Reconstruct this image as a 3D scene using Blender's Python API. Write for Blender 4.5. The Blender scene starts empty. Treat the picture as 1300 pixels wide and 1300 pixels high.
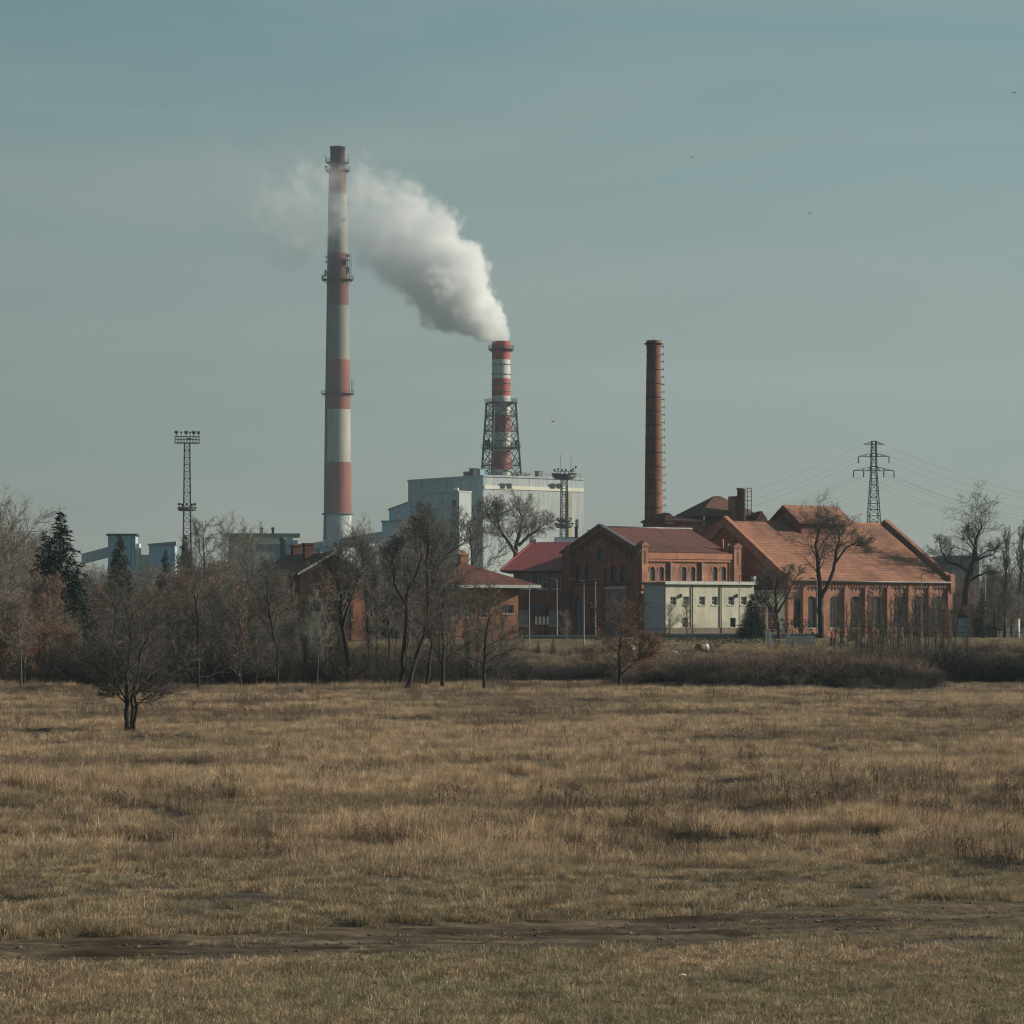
import bpy, math, random
import numpy as np
from mathutils import Vector, Matrix
from mathutils.geometry import tessellate_polygon

random.seed(7)
R = math.radians
F = 3700.0          # focal length in photo pixels (1300 px wide photograph)
HY = 780.0          # eye level in the photograph
CH = 6.0            # camera height above the meadow (a flood bank)
SC = bpy.context.scene

# ------------------------------------------------------------------ camera
cam_d = bpy.data.cameras.new("camera")
cam_d.sensor_width = 36.0
cam_d.lens = 36.0 * F / 1300.0
cam_d.shift_y = (HY - 650.0) / 1300.0
cam_d.clip_start = 0.5
cam_d.clip_end = 20000.0
cam = bpy.data.objects.new("camera", cam_d)
SC.collection.objects.link(cam)
cam.location = (0, 0, CH)
cam.rotation_euler = (R(90), 0, 0)
SC.camera = cam

# ------------------------------------------------------------------ light
SUN_EL = R(21)
SUN_AZ = R(98)      # clockwise from the direction behind the camera towards the right
to_sun = Vector((math.sin(SUN_AZ) * math.cos(SUN_EL), -math.cos(SUN_AZ) * math.cos(SUN_EL), math.sin(SUN_EL)))
sun_d = bpy.data.lights.new("sun", 'SUN')
sun_d.energy = 5.0
sun_d.angle = R(0.55)
sun_d.color = (1.0, 0.88, 0.72)
sun = bpy.data.objects.new("sun", sun_d)
SC.collection.objects.link(sun)
sun.rotation_euler = to_sun.to_track_quat('Z', 'Y').to_euler()

world = bpy.data.worlds.new("World")
SC.world = world
world.use_nodes = True
wn = world.node_tree
wn.nodes.clear()
w_out = wn.nodes.new('ShaderNodeOutputWorld')
w_bg = wn.nodes.new('ShaderNodeBackground')
w_bg.inputs['Strength'].default_value = 0.07
w_sky = wn.nodes.new('ShaderNodeTexSky')
w_sky.sky_type = 'NISHITA'
w_sky.sun_disc = False
w_sky.sun_elevation = SUN_EL
w_sky.sun_rotation = math.atan2(to_sun.x, to_sun.y)
w_sky.altitude = 100
w_sky.air_density = 1.0
w_sky.dust_density = 2.0
w_sky.ozone_density = 2.0
w_hs = wn.nodes.new('ShaderNodeHueSaturation')
w_hs.inputs['Saturation'].default_value = 0.9
w_hs.inputs['Value'].default_value = 1.0
w_tint = wn.nodes.new('ShaderNodeMix'); w_tint.data_type = 'RGBA'; w_tint.blend_type = 'MULTIPLY'
w_tint.inputs[0].default_value = 1.0
w_tint.inputs[7].default_value = (0.90, 1.0, 0.86, 1)
# thin, wind-drawn cirrus
w_tc = wn.nodes.new('ShaderNodeTexCoord')
w_map = wn.nodes.new('ShaderNodeMapping')
w_map.inputs['Rotation'].default_value = (0, R(-4), 0)
w_map.inputs['Scale'].default_value = (2.6, 2.6, 17.0)
w_noise = wn.nodes.new('ShaderNodeTexNoise')
w_noise.inputs['Scale'].default_value = 1.6
w_noise.inputs['Detail'].default_value = 6
w_noise.inputs['Roughness'].default_value = 0.55
w_noise.inputs['Distortion'].default_value = 0.5
w_ramp = wn.nodes.new('ShaderNodeMapRange')
w_ramp.inputs[1].default_value = 0.45; w_ramp.inputs[2].default_value = 0.8
w_ramp.inputs[3].default_value = 0.0; w_ramp.inputs[4].default_value = 0.34
w_cl = wn.nodes.new('ShaderNodeMix'); w_cl.data_type = 'RGBA'
w_cl.inputs[7].default_value = (.33/.07, .335/.07, .305/.07, 1)
L_ = wn.links.new
L_(w_sky.outputs[0], w_hs.inputs['Color'])
L_(w_hs.outputs[0], w_tint.inputs[6])
L_(w_tc.outputs['Generated'], w_map.inputs[0])
L_(w_map.outputs[0], w_noise.inputs['Vector'])
L_(w_noise.outputs[0], w_ramp.inputs[0])
L_(w_ramp.outputs[0], w_cl.inputs[0])
# pale winter veil that thickens towards the horizon all the way round, a little brighter on the sun's side
w_sep = wn.nodes.new('ShaderNodeSeparateXYZ'); L_(w_tc.outputs['Generated'], w_sep.inputs[0])
w_vr = wn.nodes.new('ShaderNodeValToRGB')
w_vr.color_ramp.elements[0].position = 0.0; w_vr.color_ramp.elements[0].color = (.335, .335, .287, 1)
w_vr.color_ramp.elements[1].position = 1.0; w_vr.color_ramp.elements[1].color = (.10, .215, .27, 1)
for p_, c_ in ((.11, (.275, .322, .290)), (.24, (.278, .358, .350)), (.42, (.186, .325, .357))):
    e_ = w_vr.color_ramp.elements.new(p_); e_.color = (*c_, 1)
w_zs = wn.nodes.new('ShaderNodeMath'); w_zs.operation = 'MULTIPLY'; w_zs.inputs[1].default_value = 2.0
L_(w_sep.outputs[2], w_zs.inputs[0]); L_(w_zs.outputs[0], w_vr.inputs[0])
w_side = wn.nodes.new('ShaderNodeMapRange'); w_side.interpolation_type = 'SMOOTHSTEP'; w_side.inputs[1].default_value = -.9; w_side.inputs[2].default_value = .9
w_side.inputs[3].default_value = .47/.07; w_side.inputs[4].default_value = 1.03/.07
L_(w_sep.outputs[0], w_side.inputs[0])
w_vs = wn.nodes.new('ShaderNodeVectorMath'); w_vs.operation = 'SCALE'
L_(w_vr.outputs[0], w_vs.inputs[0]); L_(w_side.outputs[0], w_vs.inputs['Scale'])
w_vf = wn.nodes.new('ShaderNodeMapRange'); w_vf.interpolation_type = 'SMOOTHSTEP'
w_vf.inputs[1].default_value = .02; w_vf.inputs[2].default_value = .75; w_vf.inputs[3].default_value = .96; w_vf.inputs[4].default_value = 0
L_(w_sep.outputs[2], w_vf.inputs[0])
w_vm = wn.nodes.new('ShaderNodeMix'); w_vm.data_type = 'RGBA'
L_(w_vf.outputs[0], w_vm.inputs[0]); L_(w_tint.outputs[2], w_vm.inputs[6]); L_(w_vs.outputs[0], w_vm.inputs[7])
L_(w_vm.outputs[2], w_cl.inputs[6])
L_(w_cl.outputs[2], w_bg.inputs['Color'])
L_(w_bg.outputs[0], w_out.inputs[0])

vs = SC.view_settings
vs.view_transform = 'Standard'
vs.look = 'None'
vs.exposure = 0.22
vs.gamma = 1.0
vs.use_curve_mapping = False
SC.render.engine = 'CYCLES'
SC.cycles.use_denoising = True
SC.cycles.denoising_prefilter = 'ACCURATE'
SC.cycles.use_adaptive_sampling = False
SC.cycles.pixel_filter_type = 'BLACKMAN_HARRIS'
SC.cycles.filter_width = 1.2
SC.cycles.max_bounces = 6
SC.cycles.diffuse_bounces = 2
SC.cycles.glossy_bounces = 2
SC.cycles.transmission_bounces = 3
SC.cycles.transparent_max_bounces = 12
SC.cycles.volume_bounces = 6
SC.cycles.volume_max_steps = 256
SC.cycles.caustics_reflective = False
SC.cycles.caustics_refractive = False

# ------------------------------------------------------------------ helpers
COL = SC.collection

def tag(o, label=None, cat=None, group=None, kind=None):
    if label: o['label'] = label
    if cat: o['category'] = cat
    if group: o['group'] = group
    if kind: o['kind'] = kind
    return o

def empty(name, loc, rz=0.0, label=None, cat=None, group=None):
    o = bpy.data.objects.new(name, None)
    COL.objects.link(o)
    o.location = loc
    o.rotation_euler = (0, 0, rz)
    o.empty_display_size = 0.5
    return tag(o, label, cat, group)

def X(px, Y): return (px - 650.0) / F * Y
def Z(py, Y): return CH + (HY - py) / F * Y
def P(px, py, Y): return Vector((X(px, Y), Y, Z(py, Y)))

def put(name, mesh, mats, parent=None, loc=(0, 0, 0), rot=(0, 0, 0)):
    o = bpy.data.objects.new(name, mesh)
    COL.objects.link(o)
    if parent is not None: o.parent = parent
    o.location = loc
    o.rotation_euler = rot
    if mats is not None and len(mesh.materials) == 0:
        for m in (mats if isinstance(mats, (list, tuple)) else [mats]):
            mesh.materials.append(m)
    return o

class MB:
    """collects shapes and links them as one mesh object"""
    def __init__(s):
        s.v = []; s.f = []; s.m = []; s.sm = []
    def face(s, idx, m=0, smooth=False):
        s.f.append(tuple(idx)); s.m.append(m); s.sm.append(smooth)
    def add(s, vs_, fs_, m=0, smooth=False):
        b = len(s.v)
        s.v += [tuple(p) for p in vs_]
        for f in fs_: s.face([b + i for i in f], m, smooth)
        return s
    def box(s, x0, x1, y0, y1, z0, z1, m=0):
        vs_ = [(x0,y0,z0),(x1,y0,z0),(x1,y1,z0),(x0,y1,z0),(x0,y0,z1),(x1,y0,z1),(x1,y1,z1),(x0,y1,z1)]
        return s.add(vs_, [(0,3,2,1),(4,5,6,7),(0,1,5,4),(1,2,6,5),(2,3,7,6),(3,0,4,7)], m)
    def bar(s, a, b, w, h=None, m=0):
        """square bar between two points"""
        h = h or w
        a = Vector(a); b = Vector(b); d = (b - a)
        if d.length < 1e-6: return s
        d.normalize()
        up = Vector((0, 0, 1)) if abs(d.z) < .9 else Vector((1, 0, 0))
        x = d.cross(up).normalized(); y = x.cross(d).normalized()
        vs_ = []
        for p in (a, b):
            for sx, sy in ((-1,-1),(1,-1),(1,1),(-1,1)):
                vs_.append(p + x * sx * w / 2 + y * sy * h / 2)
        return s.add(vs_, [(0,3,2,1),(4,5,6,7),(0,1,5,4),(1,2,6,5),(2,3,7,6),(3,0,4,7)], m)
    def tube(s, pts, rad, n=8, m=0, smooth=True, cap=True):
        pts = [Vector(p) for p in pts]
        if not isinstance(rad, (list, tuple)): rad = [rad] * len(pts)
        b = len(s.v); k = len(pts)
        for i, p in enumerate(pts):
            t = (pts[min(i+1, k-1)] - pts[max(i-1, 0)]).normalized()
            up = Vector((0,0,1)) if abs(t.z) < .95 else Vector((1,0,0))
            x = t.cross(up).normalized(); y = x.cross(t).normalized()
            for j in range(n):
                a = 2*math.pi*j/n
                s.v.append(tuple(p + (x*math.cos(a) + y*math.sin(a))*rad[i]))
        for i in range(k-1):
            for j in range(n):
                j2 = (j+1) % n
                s.face((b+i*n+j, b+i*n+j2, b+(i+1)*n+j2, b+(i+1)*n+j), m, smooth)
        if cap:
            s.face([b+j for j in range(n)][::-1], m)
            s.face([b+(k-1)*n+j for j in range(n)], m)
        return s
    def lathe(s, prof, n=32, c=(0,0), m=None, smooth=True, mfun=None, cap=True):
        """prof: list of (r, z); m: material per segment; mfun(seg, angle)"""
        b = len(s.v); k = len(prof)
        for r, z in prof:
            for j in range(n):
                a = 2*math.pi*j/n
                s.v.append((c[0]+r*math.cos(a), c[1]+r*math.sin(a), z))
        for i in range(k-1):
            for j in range(n):
                j2 = (j+1) % n
                mi = mfun(i, 2*math.pi*(j+.5)/n) if mfun else (m[i] if m else 0)
                s.face((b+i*n+j, b+i*n+j2, b+(i+1)*n+j2, b+(i+1)*n+j), mi, smooth)
        if cap:
            s.face([b+j for j in range(n)][::-1], m[0] if m else 0)
            s.face([b+(k-1)*n+j for j in range(n)], m[-1] if m else 0)
        return s
    def prism(s, poly, axis, d0, d1, m=0):
        """poly: 2-D points; axis 'x','y','z' = extrusion axis between d0 and d1"""
        def mk(p, d):
            if axis == 'x': return (d, p[0], p[1])
            if axis == 'y': return (p[0], d, p[1])
            return (p[0], p[1], d)
        n = len(poly); b = len(s.v)
        s.v += [mk(p, d0) for p in poly] + [mk(p, d1) for p in poly]
        s.face([b+i for i in range(n)], m); s.face([b+n+i for i in range(n)][::-1], m)
        for i in range(n):
            j = (i+1) % n
            s.face((b+i, b+n+i, b+n+j, b+j), m)
        return s
    def build(s, name, mats, parent=None, loc=(0,0,0), rot=(0,0,0), fix=True):
        me = bpy.data.meshes.new(name)
        me.from_pydata(s.v, [], s.f)
        mats = mats if isinstance(mats, (list, tuple)) else [mats]
        for m in mats: me.materials.append(m)
        me.polygons.foreach_set('material_index', s.m)
        me.polygons.foreach_set('use_smooth', s.sm)
        if fix and len(s.f) < 6000:
            import bmesh
            bm = bmesh.new(); bm.from_mesh(me)
            bmesh.ops.recalc_face_normals(bm, faces=bm.faces[:])
            bm.to_mesh(me); bm.free()
        me.update()
        return put(name, me, None, parent, loc, rot)

def raw_mesh(name, verts, faces, mats, attr=None, smooth=False):
    """fast mesh from numpy arrays; faces (N,3) or (N,4)"""
    me = bpy.data.meshes.new(name)
    n = len(verts); k = faces.shape[1]; nf = len(faces)
    me.vertices.add(n)
    me.vertices.foreach_set('co', np.asarray(verts, dtype=np.float32).ravel())
    me.loops.add(nf * k)
    me.loops.foreach_set('vertex_index', faces.astype(np.int32).ravel())
    me.polygons.add(nf)
    me.polygons.foreach_set('loop_start', np.arange(0, nf*k, k, dtype=np.int32))
    me.polygons.foreach_set('loop_total', np.full(nf, k, dtype=np.int32))
    if smooth: me.polygons.foreach_set('use_smooth', np.ones(nf, dtype=bool))
    me.update(calc_edges=True)
    for m in (mats if isinstance(mats, (list, tuple)) else [mats]): me.materials.append(m)
    if attr is not None:
        for nm, arr in attr.items():
            a = me.attributes.new(nm, 'FLOAT', 'POINT')
            a.data.foreach_set('value', np.asarray(arr, dtype=np.float32))
    return me

def vnoise(x, y, seed=0):
    """smooth value noise in 0..1, vectorised"""
    x = np.asarray(x, dtype=np.float64); y = np.asarray(y, dtype=np.float64)
    xi = np.floor(x).astype(np.int64); yi = np.floor(y).astype(np.int64)
    xf = x - xi; yf = y - yi
    xf = xf*xf*(3-2*xf); yf = yf*yf*(3-2*yf)
    def h(a, b):
        n = (a*374761393 + b*668265263 + seed*1442695041) & 0x7fffffff
        n = ((n ^ (n >> 13)) * 1274126177) & 0x7fffffff
        n = (n ^ (n >> 16)) & 0xffff
        return n / 65535.0
    return (h(xi,yi)*(1-xf)+h(xi+1,yi)*xf)*(1-yf) + (h(xi,yi+1)*(1-xf)+h(xi+1,yi+1)*xf)*yf

def fbm(x, y, seed=0, o=3):
    t = 0; a = .5; s = 0
    for i in range(o):
        t = t + a*vnoise(x*2**i, y*2**i, seed+i*17); s += a; a *= .5
    return t / s

# ------------------------------------------------------------------ materials
def mat(name, c1, c2=None, scale=1.0, rough=0.85, detail=4, bump=0.0, bscale=None, coord='Object',
        stretch=(1,1,1), c3=None, s3=0.15, metal=0.0, lo=.35, hi=.65, attr=None, transl=0.0, spec=0.3):
    m = bpy.data.materials.new(name)
    m.use_nodes = True
    nt = m.node_tree; nd = nt.nodes; ln = nt.links.new
    bs = nd['Principled BSDF']
    bs.inputs['Roughness'].default_value = rough
    bs.inputs['Metallic'].default_value = metal
    bs.inputs['Specular IOR Level'].default_value = spec
    if c2 is None:
        c2 = tuple(min(1, v*.78) for v in c1)
    def vec():
        if coord == 'World':
            g = nd.new('ShaderNodeNewGeometry'); return g.outputs['Position']
        g = nd.new('ShaderNodeTexCoord'); return g.outputs[coord]
    mp = nd.new('ShaderNodeMapping'); mp.inputs['Scale'].default_value = stretch
    ln(vec(), mp.inputs[0])
    n1 = nd.new('ShaderNodeTexNoise'); n1.inputs['Scale'].default_value = scale
    n1.inputs['Detail'].default_value = detail; n1.inputs['Roughness'].default_value = .6
    ln(mp.outputs[0], n1.inputs['Vector'])
    mr = nd.new('ShaderNodeMapRange'); mr.inputs[1].default_value = lo; mr.inputs[2].default_value = hi
    ln(n1.outputs[0], mr.inputs[0])
    mx = nd.new('ShaderNodeMix'); mx.data_type = 'RGBA'
    mx.inputs[6].default_value = (*c1, 1); mx.inputs[7].default_value = (*c2, 1)
    ln(mr.outputs[0], mx.inputs[0])
    col = mx.outputs[2]
    if c3 is not None:
        n3 = nd.new('ShaderNodeTexNoise'); n3.inputs['Scale'].default_value = s3
        n3.inputs['Detail'].default_value = 3
        ln(mp.outputs[0], n3.inputs['Vector'])
        m3 = nd.new('ShaderNodeMapRange'); m3.inputs[1].default_value = .48; m3.inputs[2].default_value = .68
        ln(n3.outputs[0], m3.inputs[0])
        mx3 = nd.new('ShaderNodeMix'); mx3.data_type = 'RGBA'
        ln(m3.outputs[0], mx3.inputs[0]); ln(col, mx3.inputs[6]); mx3.inputs[7].default_value = (*c3, 1)
        col = mx3.outputs[2]
    if attr is not None:     # per-blade brightness variation carried on the mesh
        at = nd.new('ShaderNodeAttribute'); at.attribute_name = attr
        mr2 = nd.new('ShaderNodeMapRange'); mr2.inputs[3].default_value = .6; mr2.inputs[4].default_value = 1.22
        ln(at.outputs['Fac'], mr2.inputs[0])
        mm = nd.new('ShaderNodeVectorMath'); mm.operation = 'SCALE'
        ln(col, mm.inputs[0]); ln(mr2.outputs[0], mm.inputs['Scale'])
        col = mm.outputs[0]
    ln(col, bs.inputs['Base Color'])
    if transl > 0:
        tr = nd.new('ShaderNodeBsdfTranslucent'); ln(col, tr.inputs[0])
        ms = nd.new('ShaderNodeMixShader'); ms.inputs[0].default_value = transl
        ln(bs.outputs[0], ms.inputs[1]); ln(tr.outputs[0], ms.inputs[2])
        ln(ms.outputs[0], nd['Material Output'].inputs[0])
    if bump > 0:
        nb = nd.new('ShaderNodeTexNoise'); nb.inputs['Scale'].default_value = bscale or scale*4
        nb.inputs['Detail'].default_value = 5
        ln(mp.outputs[0], nb.inputs['Vector'])
        bp = nd.new('ShaderNodeBump'); bp.inputs['Strength'].default_value = 1.0
        bp.inputs['Distance'].default_value = bump
        ln(nb.outputs[0], bp.inputs['Height']); ln(bp.outputs[0], bs.inputs['Normal'])
    return m

def streaks(m, dark=(.3,.28,.27), amount=.6, sc=(1.1,1.1,.05)):
    nt = m.node_tree; nd = nt.nodes; ln = nt.links.new
    bs = nd['Principled BSDF']; src = bs.inputs['Base Color'].links[0].from_socket
    tc = nd.new('ShaderNodeTexCoord'); mp = nd.new('ShaderNodeMapping'); mp.inputs['Scale'].default_value = sc
    ln(tc.outputs['Object'], mp.inputs[0])
    n = nd.new('ShaderNodeTexNoise'); n.inputs['Scale'].default_value = 1.0; n.inputs['Detail'].default_value = 6; n.inputs['Roughness'].default_value = .65
    ln(mp.outputs[0], n.inputs['Vector'])
    r = nd.new('ShaderNodeMapRange'); r.inputs[1].default_value = .47; r.inputs[2].default_value = .66; r.inputs[4].default_value = amount
    ln(n.outputs[0], r.inputs[0])
    mx = nd.new('ShaderNodeMix'); mx.data_type = 'RGBA'; mx.blend_type = 'MULTIPLY'
    ln(r.outputs[0], mx.inputs[0]); ln(src, mx.inputs[6]); mx.inputs[7].default_value = (*dark, 1)
    ln(mx.outputs[2], bs.inputs['Base Color'])

def tile_mat(name, c1, c2, c3, course, rough=.85, axis=2, depth=.05, line=.55):
    """roof covering: courses of tiles as fine lines along one object axis, mottled colour"""
    m = mat(name, c1, c2, 1.3, rough, 5, 0, c3=c3, s3=.22)
    nt = m.node_tree; nd = nt.nodes; ln = nt.links.new
    bs = nd['Principled BSDF']
    src = bs.inputs['Base Color'].links[0].from_socket
    tc = nd.new('ShaderNodeTexCoord'); sp = nd.new('ShaderNodeSeparateXYZ')
    ln(tc.outputs['Object'], sp.inputs[0])
    ad = nd.new('ShaderNodeTexNoise'); ad.inputs['Scale'].default_value = .9
    ln(tc.outputs['Object'], ad.inputs['Vector'])
    jit = nd.new('ShaderNodeMath'); jit.operation = 'MULTIPLY_ADD'; jit.inputs[1].default_value = course*.5
    ln(ad.outputs[0], jit.inputs[0]); ln(sp.outputs[axis], jit.inputs[2])
    dv = nd.new('ShaderNodeMath'); dv.operation = 'DIVIDE'; dv.inputs[1].default_value = course
    ln(jit.outputs[0], dv.inputs[0])
    fr = nd.new('ShaderNodeMath'); fr.operation = 'FRACT'; ln(dv.outputs[0], fr.inputs[0])
    lt = nd.new('ShaderNodeMath'); lt.operation = 'LESS_THAN'; lt.inputs[1].default_value = .22
    ln(fr.outputs[0], lt.inputs[0])
    mx = nd.new('ShaderNodeMix'); mx.data_type = 'RGBA'; mx.blend_type = 'MULTIPLY'
    ml = nd.new('ShaderNodeMath'); ml.operation = 'MULTIPLY'; ml.inputs[1].default_value = line
    ln(lt.outputs[0], ml.inputs[0]); ln(ml.outputs[0], mx.inputs[0])
    ln(src, mx.inputs[6]); mx.inputs[7].default_value = (.45,.42,.4,1)
    ln(mx.outputs[2], bs.inputs['Base Color'])
    bp = nd.new('ShaderNodeBump'); bp.inputs['Distance'].default_value = depth
    ln(fr.outputs[0], bp.inputs['Height']); ln(bp.outputs[0], bs.inputs['Normal'])
    return m

M = {}
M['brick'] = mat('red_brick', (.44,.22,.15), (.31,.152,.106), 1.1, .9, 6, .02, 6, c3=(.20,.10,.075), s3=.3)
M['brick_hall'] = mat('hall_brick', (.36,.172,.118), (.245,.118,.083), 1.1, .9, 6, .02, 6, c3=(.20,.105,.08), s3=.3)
M['brick_shade'] = mat('shade_toned_brick', (.32,.125,.085), (.21,.085,.062), .9, .9, 6, .02, 6, c3=(.16,.085,.068), s3=.25)  # darker brick; shade of the left-facing walls is put into its colour
M['brick_trim'] = mat('pale_brick_trim', (.40,.19,.12), (.28,.13,.09), 1.6, .9, 5)
M['brick_dark'] = mat('dark_brick_trim', (.13,.065,.05), (.09,.05,.04), 1.6, .9, 5)
M['render_cream'] = mat('cream_render', (.56,.545,.44), (.47,.46,.37), .6, .85, 6, c3=(.40,.39,.32), s3=.35)
M['render_grey'] = mat('grey_render', (.24,.23,.21), (.18,.175,.16), .8, .9, 6)
M['white_paint'] = mat('white_paint', (.72,.72,.68), (.6,.6,.57), 2, .6)
M['pale_glyph'] = mat('pale_plaster', (.55,.53,.45), (.42,.40,.34), 2, .8)
M['tile_orange'] = tile_mat('orange_clay_tiles', (.365,.178,.112), (.27,.13,.085), (.20,.10,.073), .36, line=.5)
M['tile_red'] = tile_mat('dark_red_clay_tiles', (.15,.058,.05), (.115,.047,.042), (.09,.043,.04), .30)
M['tile_brown'] = tile_mat('brown_clay_tiles', (.17,.085,.065), (.11,.06,.05), (.09,.05,.045), .34)
M['metal_red'] = tile_mat('red_sheet_roof', (.30,.075,.075), (.26,.065,.07), (.22,.06,.065), .55, .5, 0, .03, .3)
M['metal_grey'] = mat('grey_sheet_metal', (.20,.22,.23), (.15,.165,.175), .8, .45, 4, metal=.2)
M['gutter'] = mat('zinc', (.16,.17,.17), None, 2, .5, metal=.3)
M['steel_dark'] = mat('dark_steel', (.055,.05,.05), (.035,.032,.032), 1.5, .6)
M['steel_rust'] = mat('rusty_steel', (.07,.045,.038), (.04,.03,.028), 1.5, .75)
M['steel_pale'] = mat('galvanised_steel', (.20,.21,.21), (.15,.16,.16), 1.5, .6, metal=.2)
M['glass'] = mat('window_glass', (.02,.028,.035), (.035,.045,.055), .9, .12, 2, spec=.6)
M['glass_pale'] = mat('curtained_window', (.42,.44,.38), (.28,.30,.27), 1.5, .35, 3)
M['glass_sky'] = mat('bright_window', (.13,.17,.19), (.05,.07,.09), 1.2, .12, 2, spec=.6)
M['frame_dark'] = mat('dark_window_frame', (.06,.055,.05), None, 2, .6)
M['frame_pale'] = mat('pale_window_frame', (.5,.52,.5), None, 2, .6)
M['clad_pale'] = mat('pale_cladding', (.42,.48,.485), (.36,.42,.43), .25, .75, 5, stretch=(1,1,.4), c3=(.33,.385,.40), s3=.06)
M['clad_blue'] = mat('blue_grey_cladding', (.30,.46,.56), (.25,.40,.50), .25, .7, 5, stretch=(1,1,.35), c3=(.35,.48,.54), s3=.06)
M['clad_band'] = mat('white_cladding_band', (.70,.70,.60), (.6,.6,.5), .3, .7)
M['clad_white'] = mat('white_cladding', (.62,.64,.56), (.5,.52,.46), .3, .7)
M['paint_red'] = mat('weathered_red_paint', (.25,.09,.062), (.18,.065,.052), .12, .75, 6, c3=(.15,.055,.05), s3=.05, stretch=(1,1,.5))
M['paint_white'] = mat('weathered_white_paint', (.38,.385,.33), (.29,.30,.27), .12, .75, 6, c3=(.20,.21,.19), s3=.05, stretch=(1,1,.35))
M['paint_red2'] = mat('bright_red_paint', (.36,.07,.05), (.26,.05,.042), .3, .7, 6)
M['paint_white2'] = mat('bright_white_paint', (.5,.52,.47), (.42,.44,.40), .3, .7, 6)
M['paint_white_dirty'] = mat('sooty_white_paint', (.23,.235,.205), (.17,.175,.155), .12, .8, 6, c3=(.13,.13,.12), s3=.05, stretch=(1,1,.35))
M['paint_red_dirty'] = mat('sooty_red_paint_band', (.16,.06,.048), (.11,.045,.04), .12, .8, 6, c3=(.08,.04,.036), s3=.05, stretch=(1,1,.5))
M['concrete'] = mat('bare_concrete', (.10,.13,.13), (.08,.10,.105), .15, .9, 6)
M['soot'] = mat('sooty_red_paint', (.11,.045,.04), (.06,.035,.032), .3, .85, 5, stretch=(1,1,.3))
M['chimney_brick'] = mat('chimney_brick', (.235,.112,.076), (.165,.08,.058), .8, .9, 6, c3=(.15,.075,.055), s3=.14, stretch=(1,1,.6))
M['bark'] = mat('dark_bark', (.050,.042,.035), (.028,.024,.021), 3, .95, 5, .02, 12)
M['bark_mid'] = mat('grey_brown_bark', (.085,.072,.058), (.05,.044,.037), 3, .95, 5)
M['bark_pale'] = mat('pale_grey_bark', (.105,.096,.08), (.065,.06,.05), 3, .95, 5)
M['twig'] = mat('twigs', (.29,.262,.222), (.17,.155,.135), .8, .95, 3)
M['twig_dark'] = mat('dark_twigs', (.15,.137,.12), (.09,.083,.073), .8, .95, 3)
M['twig_red'] = mat('reddish_twigs', (.27,.185,.145), (.17,.125,.10), .8, .95, 3)
M['dead_leaf'] = mat('rusty_dead_leaves', (.30,.145,.078), (.18,.09,.055), 2.5, .8, 3, transl=.25)
M['needles'] = mat('spruce_needles', (.030,.050,.036), (.018,.032,.025), 1.2, .8, 3)
M['needles_blue'] = mat('blue_spruce_needles', (.055,.085,.075), (.035,.058,.052), 1.2, .8, 3)
M['hedge'] = mat('evergreen_leaves', (.035,.050,.026), (.022,.034,.02), 1.2, .8, 3)

for k_ in ('paint_red', 'paint_white', 'clad_pale', 'clad_blue'): streaks(M[k_], (.45,.42,.40), .55)
for k_ in ('paint_red2', 'paint_white2', 'clad_white'): streaks(M[k_], (.45,.42,.38), .6, (2.2,2.2,.16))
for k_ in ('brick', 'brick_hall', 'brick_shade', 'chimney_brick'): streaks(M[k_], (.45,.42,.42), .55, (1.3,1.3,.22))
streaks(M['render_cream'], (.6,.56,.5), .35, (2.2,2.2,.16)); streaks(M['tile_orange'], (.60,.54,.5), .5, (.8,.16,.16)); streaks(M['tile_red'], (.5,.5,.5), .6, (.8,.2,.2)); streaks(M['tile_orange'], (.66,.60,.55), .45, (.3,.35,.35))
# ------------------------------------------------------------------ terrain
def road_c(x): return 54.6 + .33*x*1.0 + .012*x*x*.6
def road_w(x): return np.clip(2.05 + .07*(x+9), 1.5, 3.1)

def zbase(y):
    return np.interp(y, [-60, 4, 30, 245, 256, 266, 280, 292, 300, 322, 330, 348, 700, 3000],
                        [4.3, 4.3, 0, 0, -.2, -1.3, -1.5, -.8, .2, 1.9, 2.2, 3.0, 3.0, 3.0])

def zg(x, y):
    x = np.asarray(x, dtype=float); y = np.asarray(y, dtype=float)
    near = np.clip((y-20)/20, 0, 1) * np.clip((262-y)/14, 0, 1)
    amp = np.clip((y-50)/25, .25, 1)
    u = (fbm(x/15+7, y/24, 3, 2)-.5)*.75*amp + (fbm(x/2.6, y/3.2, 11, 3)-.5)*.62*amp
    u = u + (vnoise(x/.9, y/1.2, 5)-.5)*.07
    rd = np.abs(y - road_c(x)) / road_w(x)
    rm = np.clip((rd-.85)/.5, 0, 1)
    u = u*(.12+.88*rm) - .10*(1-rm)
    far = np.clip((y-262)/20, 0, 1)*np.clip((345-y)/10, 0, 1)
    ys = 79.5 + 5*(vnoise(x/9+4, x*0, 151)-.5) + .12*x
    st = np.clip((y-ys)/.7, 0, 1)*np.clip(1-(y-ys-1)/26, 0, 1)
    u = u + .42*st*np.clip((vnoise(x/4.5+1, x*0, 153)-.3)*3, .1, 1)
    return zbase(y) + u*near + (fbm(x/9, y/9, 21, 3)-.5)*1.2*far

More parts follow.
